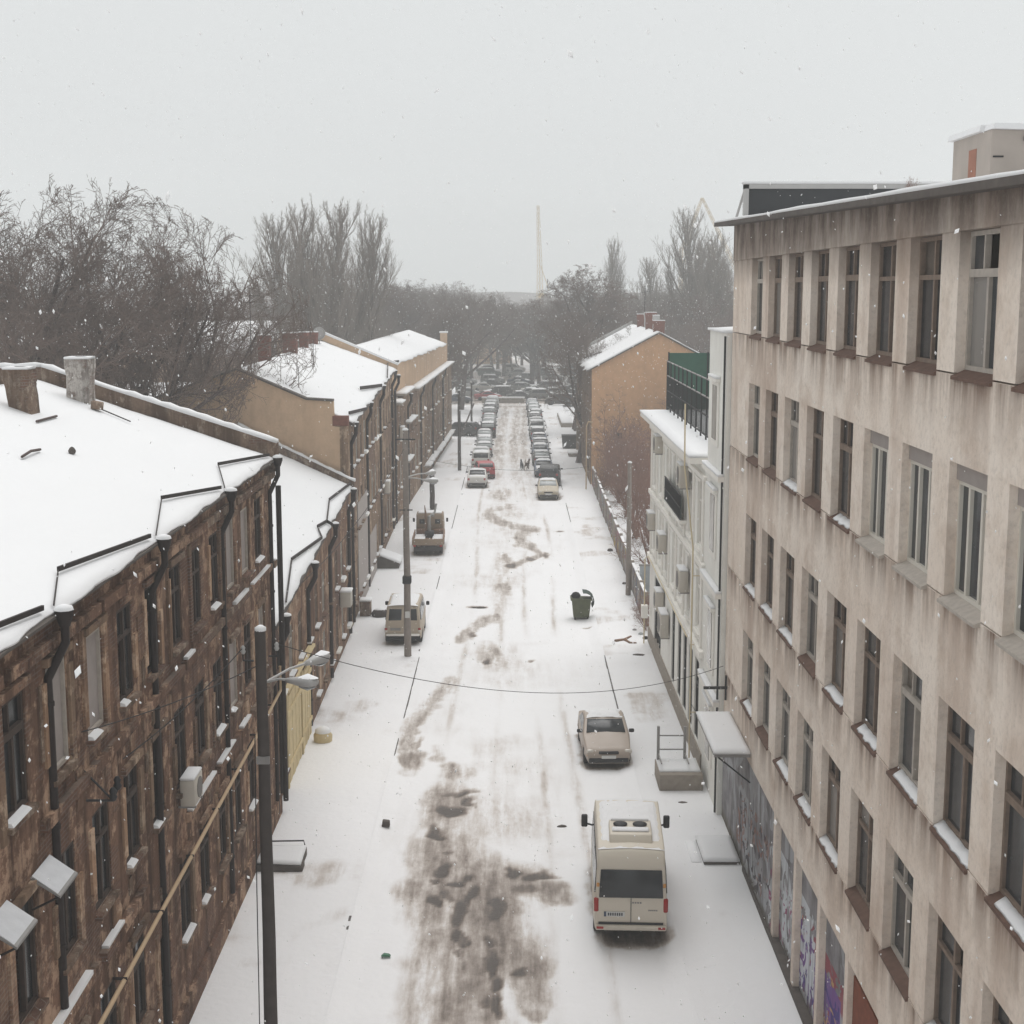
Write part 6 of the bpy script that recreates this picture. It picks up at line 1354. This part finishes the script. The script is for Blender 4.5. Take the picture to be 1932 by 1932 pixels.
for (yr, x0, x1, step, ang) in ((224, -20, 4, 5.0, 90), (224.5, 4.5, 18, 5.0, 88), (230.5, -14, 22, 4.9, 84), (237, -20, 24, 5.1, 95), (244.5, -22, 26, 4.9, 86), (253, -16, 26, 5.2, 90), (262, -20, 28, 5.0, 92), (273, -22, 30, 5.2, 88), (286, -18, 30, 5.4, 90), (300, -24, 26, 5.4, 90)):
    x = x0+rr.uniform(0, 2)
    while x < x1:
        if rr.random() < .84:
            kd = rr.choice(['sedan', 'hatch', 'suv', 'sedan']); co = rr.choice(['dark grey', 'grey', 'pale grey', 'dark blue', 'white', 'pale grey', 'black', 'dark green', 'grey', 'red' if rr.random() < .25 else 'grey'])
            if (kd, co) not in LM: LM[(kd, co)] = lot_car(kd, co)
            o = bpy.data.objects.new('parked_car', LM[(kd, co)]); COL.objects.link(o); o.location = (x, yr+rr.uniform(-1.0, 1.0), .04); o.rotation_euler = (0, 0, R(ang+rr.uniform(-12, 12)+(180 if rr.random() < .5 else 0)))
            nm = {'sedan': 'saloon', 'hatch': 'hatchback', 'suv': 'tall car'}[kd]; tag(o, f'snow-topped {co} {nm} in the crowded car park past the street end', 'car', f'{co} {nm}s in the car park')
        x += step+rr.uniform(-.3, .9)
# --- two dogs trotting in the road
def dog(label, x, y, rz, mat, s=1.0, tail=1):
    J = {'hip': (0, -.30, .50), 'mid': (0, 0, .50), 'sh': (0, .27, .53), 'nk': (0, .40, .66), 'hd': (0, .50, .76), 'mz': (0, .64, .72), 't1': (0, -.40, .56), 't2': (0, -.48, .74 if tail else .42), 't3': (.02, -.44, .88 if tail else .3)}
    rad = {'hip': .10, 'mid': .105, 'sh': .125, 'nk': .075, 'hd': .075, 'mz': .032, 't1': .035, 't2': .03, 't3': .018}; E_ = [('hip', 'mid'), ('mid', 'sh'), ('sh', 'nk'), ('nk', 'hd'), ('hd', 'mz'), ('hip', 't1'), ('t1', 't2'), ('t2', 't3')]
    for k, sx in (('L', -1), ('R', 1)):
        f = .07*sx*(1 if k == 'L' else 1)
        J.update({'hk'+k: (sx*.08, -.24+f, .34), 'hh'+k: (sx*.08, -.38+f, .19), 'hp'+k: (sx*.08, -.34+f, .03), 'fe'+k: (sx*.075, .26-f, .34), 'fw'+k: (sx*.075, .27-f*1.5, .17), 'fp'+k: (sx*.075, .30-f*1.8, .03), 'er'+k: (sx*.05, .47, .85)})
        rad.update({'hk'+k: .06, 'hh'+k: .03, 'hp'+k: .028, 'fe'+k: .045, 'fw'+k: .03, 'fp'+k: .03, 'er'+k: .018}); E_ += [('hip', 'hk'+k), ('hk'+k, 'hh'+k), ('hh'+k, 'hp'+k), ('sh', 'fe'+k), ('fe'+k, 'fw'+k), ('fw'+k, 'fp'+k), ('hd', 'er'+k)]
    ks = list(J); me = bpy.data.meshes.new('sk'); me.from_pydata([tuple(c*s for c in J[k]) for k in ks], [(ks.index(a), ks.index(b)) for a, b in E_], []); o = bpy.data.objects.new('dog_skeleton', me); COL.objects.link(o)
    md = o.modifiers.new('s', 'SKIN'); sv = me.skin_vertices[0].data
    for i, k in enumerate(ks): sv[i].radius = (rad[k]*s, rad[k]*s); sv[i].use_root = (k == 'mid')
    o.modifiers.new('u', 'SUBSURF').levels = 2
    dg = bpy.context.evaluated_depsgraph_get(); m2 = bpy.data.meshes.new_from_object(o.evaluated_get(dg)); bpy.data.objects.remove(o); m2.materials.clear(); m2.materials.append(mat); m2.polygons.foreach_set('use_smooth', [True]*len(m2.polygons))
    q = bpy.data.objects.new('dog', m2); COL.objects.link(q); place(q, x, y, .06, rz); return tag(q, label, 'dog')
dog('dark grey dog trotting up the snowy road past the black off-roader', .95, 136.2, R(8), simple('grey_fur', (.05, .055, .065), .95, var=.3, scale=12), 1.12, 0); dog('brown dog with its tail up walking beside the grey dog', 1.45, 136.0, R(-20), simple('brown_fur', (.10, .065, .05), .95, var=.3, scale=12), 1.2, 1)
# ================================================================ STREET FURNITURE
def pole(name, label, x, y, h, r0, r1, mat, n=10, cat='pole', group=None):
    t = thing(name, label, cat, (x, y, 0), group); rr = rj(int(y*7)); pts = [(x+rr.uniform(-.012, .012)*(i > 0), y+rr.uniform(-.012, .012)*(i > 0), h*i/8) for i in range(9)]
    MB().tube(pts, [r0+(r1-r0)*i/8 for i in range(9)], n).build('shaft', mat, t); MB().lathe((x, y, h), [(r1*1.1, -.01), (r1*1.1, .05), (r1*.4, .1)], n).build('snow_cap', M['roof_snow'], t); return t
def lamp_head(t, a, b):
    """arm from a to b with a cobra-head luminaire at b"""
    a = Vector(a); b = Vector(b); d = (b-a); MB().tube([a, a+d*.55+Vector((0, 0, .05)), b], .028, 6).build('lamp_arm', M['lamp'], t)
    d.z *= .3; d.normalize(); sx = d.cross(Vector((0, 0, 1))).normalized(); m = MB(); V = []; F = []; st_ = [(-.1, .05, .05), (.1, .10, .08), (.3, .15, .12), (.5, .15, .12), (.62, .06, .05)]
    for (l, w_, h_) in st_:
        for k in range(8): an = 6.2832*k/8; V.append(b+d*l+sx*(w_*math.cos(an))+Vector((0, 0, h_*math.sin(an))))
    for i in range(len(st_)-1):
        for k in range(8): F.append((i*8+k, i*8+(k+1) % 8, i*8+8+(k+1) % 8, i*8+8+k))
    m.add(V, F+[tuple(range(7, -1, -1)), tuple(range(32, 40))], 0, True); h = m.build('lamp_head', M['lamp'], t)
    m = MB(); c = b+d*.4+Vector((0, 0, .08)); m.add([c+d*(.24*math.cos(6.283*k/10))+sx*(.12*math.sin(6.283*k/10)) for k in range(10)]+[c+Vector((0, 0, .09))], [(k, (k+1) % 10, 10) for k in range(10)], 0, True); m.build('lamp_snow', M['roof_snow'], h)
    m = MB(); c = b+d*.38+Vector((0, 0, -.11)); m.add([c+d*(.2*math.cos(6.283*k/10))+sx*(.11*math.sin(6.283*k/10)) for k in range(10)]+[c+Vector((0, 0, -.07))], [((k+1) % 10, k, 10) for k in range(10)], 0, True); m.build('lamp_lens', M['snowglass'], h)
P1 = pole('lamp_pole', 'dark wooden lamp pole with two lamp heads beside the tenement', -5.0, 27.8, 10.33, .15, .105, M['pole'], 12)
a = (-4.93, 27.85, 9.25); lamp_head(P1, a, tuple(ony(582, 1250, 28.9))); lamp_head(P1, a, tuple(ony(549, 1284, 27.6)))
MB().box(-5.13, -4.87, 27.66, 27.72, 7.6, 7.75).build('collar', M['steel'], P1); MB().tube([(-5.15, 27.8, 9.7), (-5.35, 27.75, 9.72), (-5.35, 27.75, 9.85)], .02, 5).build('hook', M['black'], P1); MB().tube([(-4.85, 27.8, 9.8), (-4.68, 27.8, 9.8), (-4.68, 27.8, 9.95)], .02, 5).build('hook', M['black'], P1)
for x, z in ((-5.35, 9.85), (-4.68, 9.92)): MB().lathe((x, 27.77, z), [(.03, 0), (.055, .05), (.035, .09), (.05, .13), (.015, .17)], 8).build('insulator', M['lamp'], P1)
MB().tube([(-5.16, 27.75, 8.2), (-5.2, 27.7, 5), (-5.22, 27.68, 2), (-5.16, 27.7, .1)], .012, 5).build('down_cable', M['black'], P1)
P2 = pole('lamp_pole', 'tall grey pole with two lamp heads in front of the beige van', -4.86, 65.1, 10.72, .17, .125, M['cpole'], 10)
lamp_head(P2, (-4.8, 65.2, 8.55), tuple(ony(806, 893, 66.5))); lamp_head(P2, (-4.8, 65.2, 8.5), tuple(ony(802, 906, 65.0))); MB().box(-5.06, -4.66, 64.9, 65.3, 3.6, 3.95).build('cable_box', M['black'], P2, bevel=.03)
MB().obox((-4.86, 65.0, 7.05), (1, 0, 0), .05, .05, -.3, .3).build('cross_arm', M['black'], P2); MB().obox((-4.86, 65.0, 10.3), (1, 0, 0), .06, .06, -.45, .45).build('cross_arm', M['black'], P2); MB().box(-4.95, -4.74, 64.9, 64.935, 2.0, 2.3).build('notice', M['plate'], P2)
P3 = pole('utility_pole', 'braced utility pole by the far left kerb', -4.98, 135.0, 7.7, .17, .13, M['pole'], 8); MB().tube([(-5.0, 135, 3.0), (-3.9, 146, 5.6)], .08, 6).build('brace', M['pole'], P3)
P4 = pole('lamp_pole', 'slim lamp pole with one white head at the far left kerb', -4.72, 167.3, 6.4, .13, .09, M['pole'], 8); lamp_head(P4, (-4.72, 167.3, 6.35), (-4.75, 167.0, 6.45)); MB().obox((-4.72, 167.3, 6.0), (-1, 0, 0), .05, .05, 0, 1.6).build('side_arm', M['pole'], P4)
P5 = pole('marker_post', 'short thick dark post on the pavement beyond the tan lorry', -6.2, 110.3, 3.2, .20, .19, M['pole'], 8, 'post')
P6 = pole('utility_pole', 'grey concrete pole in the yard fence by the thicket', 6.5, 78.6, 7.6, .15, .11, M['cpole'], 8)
t = thing('hooked_post', 'thin pale hooked post against the ochre house wall', 'post', (6.35, 121.8, 0)); MB().tube([(6.35, 121.8, 0), (6.35, 121.8, 5.6), (6.5, 121.8, 5.95), (6.9, 121.8, 5.9)], .055, 6).build('shaft', M['gas'], t)
def wire(label, a, b, sag, r=.010, n=26, group='overhead wires'):
    a = Vector(a); b = Vector(b); pts = [a.lerp(b, i/n)-Vector((0, 0, 4*sag*(i/n)*(1-i/n))) for i in range(n+1)]; return tag(MB().tube(pts, r, 4).build('overhead_wire', M['black']), label, 'wire', group)
wire('thin wire sagging across the street from the two-headed wooden pole', (-4.68, 27.8, 10.05), (6.72, 44.3, 5.2), .95)
wire('thin wire from the wooden pole to the bracket on the tenement', (-5.35, 27.75, 9.98), tuple(onx(232, 1432, -7.1)), .12); wire('upper thin wire from the wooden pole to the tenement wall', (-5.1, 27.75, 9.6), (-7.6, 24.4, 9.3), .1, .01)
wire('thin wire sagging across the far street near the white saloon', tuple(ony(812, 868, 109)), tuple(ony(1112, 880, 118)), .55, .016); wire('thin wire across the street end beyond the dogs', (-4.98, 135, 7.3), (6.9, 150, 6.6), .6, .016)
wire('thin wire from the second pole to the low brown house', (-4.9, 65.1, 9.9), (-7.9, 52, 6.2), .5, .012); wire('thin wire between the cream house and the step rail', (6.5, 50.2, 2.2), (6.3, 44.6, 3.3), .12, .01)
# --- open waste bin on the road
p = onz(1097, 1172); t = thing('waste_bin', 'battered green waste bin with its lid hanging open on the road edge', 'bin', (p.x, p.y, .06)); x, y = p.x, p.y+.45; z0 = .16
MB().hexa([(x-.40, y-.36, z0), (x+.40, y-.36, z0), (x+.40, y+.36, z0), (x-.40, y+.36, z0), (x-.50, y-.44, z0+1.0), (x+.50, y-.44, z0+.96), (x+.50, y+.44, z0+.98), (x-.50, y+.44, z0+1.02)]).build('body', M['bin'], t, bevel=.03, seg=2)
m = MB(); m.box(x-.55, x+.55, y-.49, y-.43, z0+.93, z0+1.02); m.box(x-.56, x-.5, y-.46, y+.46, z0+.93, z0+1.02); m.box(x+.5, x+.56, y-.46, y+.46, z0+.93, z0+1.02); m.build('rim', M['bin'], t)
V = []; F = []; n = 7
for i in range(n):
    an = R(95-i*22); px_, pz = x+.12+.52*math.cos(an), z0+.86+.46*math.sin(an)
    V += [(px_, y-.46, pz), (px_, y+.46, pz), (px_+.03*math.cos(an), y+.46, pz+.03*math.sin(an)), (px_+.03*math.cos(an), y-.46, pz+.03*math.sin(an))]
for i in range(n-1):
    for k in range(4): F.append((i*4+k, i*4+(k+1) % 4, i*4+4+(k+1) % 4, i*4+4+k))
m = MB(); m.add(V, F+[(0, 1, 2, 3), (n*4-1, n*4-2, n*4-3, n*4-4)]); m.build('lid', M['darkgreen'], t)
for sx in (-1, 1):
    for sy in (-1, 1): MB().lathe((x+sx*.33, y+sy*.28, .14), [(.09, -.04), (.1, 0), (.09, .04)], 10, axis='x').build('castor', M['rubber'], t)
m = MB(); m.lathe((x-.28, y, z0+1.0), [(.2, 0), (.26, .12), (.16, .26), (.04, .3)], 8); o = m.build('rubbish_bag', M['rubber']); tag(o, 'black rubbish bag bulging from the open green bin', 'bag')
# --- bits lying in the snow
def zBp(x, y): return onz(869+x*.2, 869+y*.2, .16)
a, b, c, d, e = [zBp(*q) for q in ((1460, 1705), (1545, 1690), (1605, 1660), (1600, 1722), (1660, 1722))]
t = thing('fallen_branch', 'forked brown branch lying on the snowy pavement by the cream house', 'branch', tuple(b)); MB().tube([a, b, c], [.10, .08, .06], 7).build('limb', M['rusty'], t); MB().tube([b, d, e], [.08, .07, .05], 7).build('limb', M['rusty'], t)
for i, (q, sz, mk, lb) in enumerate([((1640, 1600), .12, 'steel', 'grey scrap of litter by the forked branch'), ((1700, 1640), .14, 'snowglass', 'pale blue scrap of litter near the dark shop door'), ((1745, 1680), .16, 'rubber', 'dark bag of litter against the cream house corner'), ((1410, 853), .2, 'pole', 'dark lump of rubble below the graffiti fence'), ((1545, 1163), .14, 'pole', 'small dark stone at the foot of the concrete pole')]):
    p = zBp(*q); rr = rj(i); m = MB(); m.lathe((p.x, p.y, .12), [(sz*.8, 0), (sz, sz*.4), (sz*.7, sz*.9), (sz*.1, sz*1.1)], 7, smooth=False); tag(m.build('litter', M[mk]), lb, 'litter')
p = onz(728, 1558, .14); tag(MB().prism([(p.x-.13, .12), (p.x+.13, .12), (p.x+.12, .30), (p.x-.1, .33)], p.y-.1, p.y+.12, 0, 'y').build('loose_brick', M['darkstone'], bevel=.02), 'single dark brick standing in the snow by the left kerb', 'brick')
p = onz(728, 1803, .1); tag(MB().prism([(p.x-.12, .09), (p.x+.12, .09), (p.x+.08, .13), (p.x-.05, .15)], p.y-.05, p.y+.06, 0, 'y').build('bottle_scrap', simple('green_glass', (.04, .16, .09), .4, var=.2)), 'green bottle scrap frozen into the left gutter', 'scrap')
for i, (x_, y_, s_) in enumerate([(1060, 1557, .18), (1288, 1517, .25), (1204, 1237, .4), (905, 1145, .45)]):
    p = onz(x_, y_, .1); rr = rj(i+5); m = MB(); V = [(p.x+s_*math.cos(k*.9)*rr.uniform(.7, 1), p.y+s_*.6*math.sin(k*.9)*rr.uniform(.7, 1), .075 if p.x < 4.3 else .15) for k in range(7)]
    m.add([(v[0], v[1], v[2]-.05) for v in V]+V+[(p.x, p.y, V[0][2]+.05)], [(k, (k+1) % 7, 7+(k+1) % 7, 7+k) for k in range(7)]+[(7+k, 7+(k+1) % 7, 14) for k in range(7)], 0, True); tag(m.build('frozen_clod', M['darkstone']), 'flat dark clod of frozen slush lying on the snow', 'clod', 'frozen clods')
p = onz(716, 1166, .12); t = thing('tarpaulin_bundle', 'low dark tarpaulin bundle with a snow cap beside the beige van', 'bundle', (p.x, p.y, .1)); m = MB(); m.lathe((p.x, p.y+.3, .1), [(.42, 0), (.46, .2), (.36, .36), (.2, .42)], 10); m.build('tarpaulin', M['pole'], t); MB().lathe((p.x, p.y+.35, .47), [(.3, 0), (.26, .06), (.1, .1)], 10).build('snow_cap', M['snow'], t)

# ================================================================ DISTANT CRANES
def lattice(m, a, b, w0, w1, n, r):
    a = Vector(a); b = Vector(b); d = (b-a).normalized(); o1 = d.orthogonal().normalized(); o2 = d.cross(o1); Q = []
    for i in range(n+1):
        f = i/n; c = a.lerp(b, f); w_ = w0+(w1-w0)*f; Q.append([c+o1*w_*s1/2+o2*w_*s2/2 for s1, s2 in ((-1, -1), (1, -1), (1, 1), (-1, 1))])
    for k in range(4):
        m.tube([Q[0][k], Q[-1][k]], r, 4, cap=False)
        for i in range(n): m.tube([Q[i][k], Q[i+1][(k+1) % 4]], r*.6, 3, cap=False); m.tube([Q[i+1][k], Q[i+1][(k+1) % 4]], r*.6, 3, cap=False)
cy = 415.
b0, t0 = ony(1020, 560, cy), ony(1015, 388, cy); t = thing('harbour_crane', 'faint yellow lattice crane mast beyond the street end', 'crane', (b0.x, cy, 0)); m = MB(); lattice(m, (b0.x, cy, 0), (b0.x-.3, cy, 24), 1.7, 1.0, 12, .08); lattice(m, (b0.x-.3, cy, 24), tuple(t0), 1.0, .5, 12, .07); m.build('mast', M['crane'], t); m = MB(); m.tube([(b0.x, cy, 24), (b0.x+2.4, cy, 17)], .12, 4); m.box(b0.x-.6, b0.x+.9, cy-.6, cy+.6, 15, 16.2); m.build('cabin', M['crane'], t)
pk, l1, l2 = ony(1325, 374, cy), ony(1288, 470, cy), ony(1395, 520, cy); t = thing('harbour_crane', 'faint yellow A-frame crane jib rising behind the right poplars', 'crane', (pk.x, cy, 0)); m = MB(); lattice(m, tuple(l1), tuple(pk), 1.0, .5, 12, .08); m.build('jib', M['crane'], t); m = MB(); lattice(m, tuple(l2), tuple(pk), 1.0, .5, 14, .08); m.build('back_stay', M['crane'], t); m = MB(); lattice(m, (l1.x, cy, 0), tuple(l1), 1.6, 1.2, 10, .09); lattice(m, (l2.x, cy, 0), tuple(l2), 1.6, 1.2, 8, .09); m.build('tower', M['crane'], t)

# ================================================================ FALLING SNOW AND HAZE
rs = np.random.default_rng(12); N = 60000
yy = np.concatenate([5+90*rs.random(34000)**.8, 55+120*rs.random(N-34000)]); half = yy*.42+2; X = (rs.random(N)*2-1)*np.minimum(half*1.6, 60); Zs = rs.random(N)*32; Y = yy
ok = ~((X > 6.3) & (Y < 69) & (Zs < 19.3)) & ~((X < -7.3) & (Zs < 14.5) & (Y < 166)) & (Zs > .3)
P = np.stack([X, Y, Zs], 1)[ok]; n = len(P); rad = rs.uniform(.007, .016, n)*np.clip(P[:, 1]/70, 1, 1.9)*(1+.7*(rs.random(n) > .93)); ax = rs.normal(0, 1, (n, 3)); ax[:, 2] = np.abs(ax[:, 2])+1.6; ax[:, 0] -= .5; ax /= np.linalg.norm(ax, axis=1)[:, None]
ob = np.cross(ax, rs.normal(0, 1, (n, 3))); ob /= np.linalg.norm(ob, axis=1)[:, None]; oc = np.cross(ax, ob); el = rs.uniform(1.2, 2.0, n)
V = np.stack([P+ax*(rad*el)[:, None], P-ax*(rad*el)[:, None], P+ob*rad[:, None], P-ob*rad[:, None], P+oc*rad[:, None]*.7, P-oc*rad[:, None]*.7], 1).reshape(-1, 3)
T = np.array([(0,2,4),(0,4,3),(0,3,5),(0,5,2),(1,4,2),(1,3,4),(1,5,3),(1,2,5)]); F = (np.arange(n)[:, None, None]*6+T[None]).reshape(-1, 3)
me = bpy.data.meshes.new('falling_snow'); me.vertices.add(len(V)); me.vertices.foreach_set('co', V.ravel()); me.loops.add(F.size); me.loops.foreach_set('vertex_index', F.ravel().astype(np.int32)); me.polygons.add(len(F)); me.polygons.foreach_set('loop_start', np.arange(0, F.size, 3, dtype=np.int32)); me.polygons.foreach_set('loop_total', np.full(len(F), 3, dtype=np.int32)); me.update(calc_edges=True)
fl = NT('snowflake'); tr_ = fl.t.nodes.new('ShaderNodeBsdfTranslucent'); tr_.inputs[0].default_value = (1, 1, 1, 1); ms = fl.t.nodes.new('ShaderNodeMixShader'); ms.inputs[0].default_value = .75; fl.set((.9, .9, .9), .9, 0, .1); fl.L(fl.b.outputs[0], ms.inputs[1]); fl.L(tr_.outputs[0], ms.inputs[2]); fl.L(ms.outputs[0], fl.out.inputs[0])
me.materials.append(fl.m); o = bpy.data.objects.new('falling_snow', me); COL.objects.link(o); o['kind'] = 'stuff'; o['label'] = 'scattered white snowflakes falling through the air over the street'; o['category'] = 'snowflakes'
hm = bpy.data.materials.new('haze'); hm.use_nodes = True; ht = hm.node_tree; ht.nodes.clear(); ho = ht.nodes.new('ShaderNodeOutputMaterial'); hv = ht.nodes.new('ShaderNodeVolumePrincipled')
hv.inputs['Color'].default_value = (.93, .95, .95, 1); hv.inputs['Density'].default_value = .0015; hv.inputs['Anisotropy'].default_value = 0.0; ht.links.new(hv.outputs[0], ho.inputs['Volume'])
hz_ = MB().box(-720, 720, -75, 815, -1.2, 48).build('haze', hm); hz_['kind'] = 'stuff'; hz_['label'] = 'pale snowy haze filling the air and fading the distance'; hz_['category'] = 'haze'
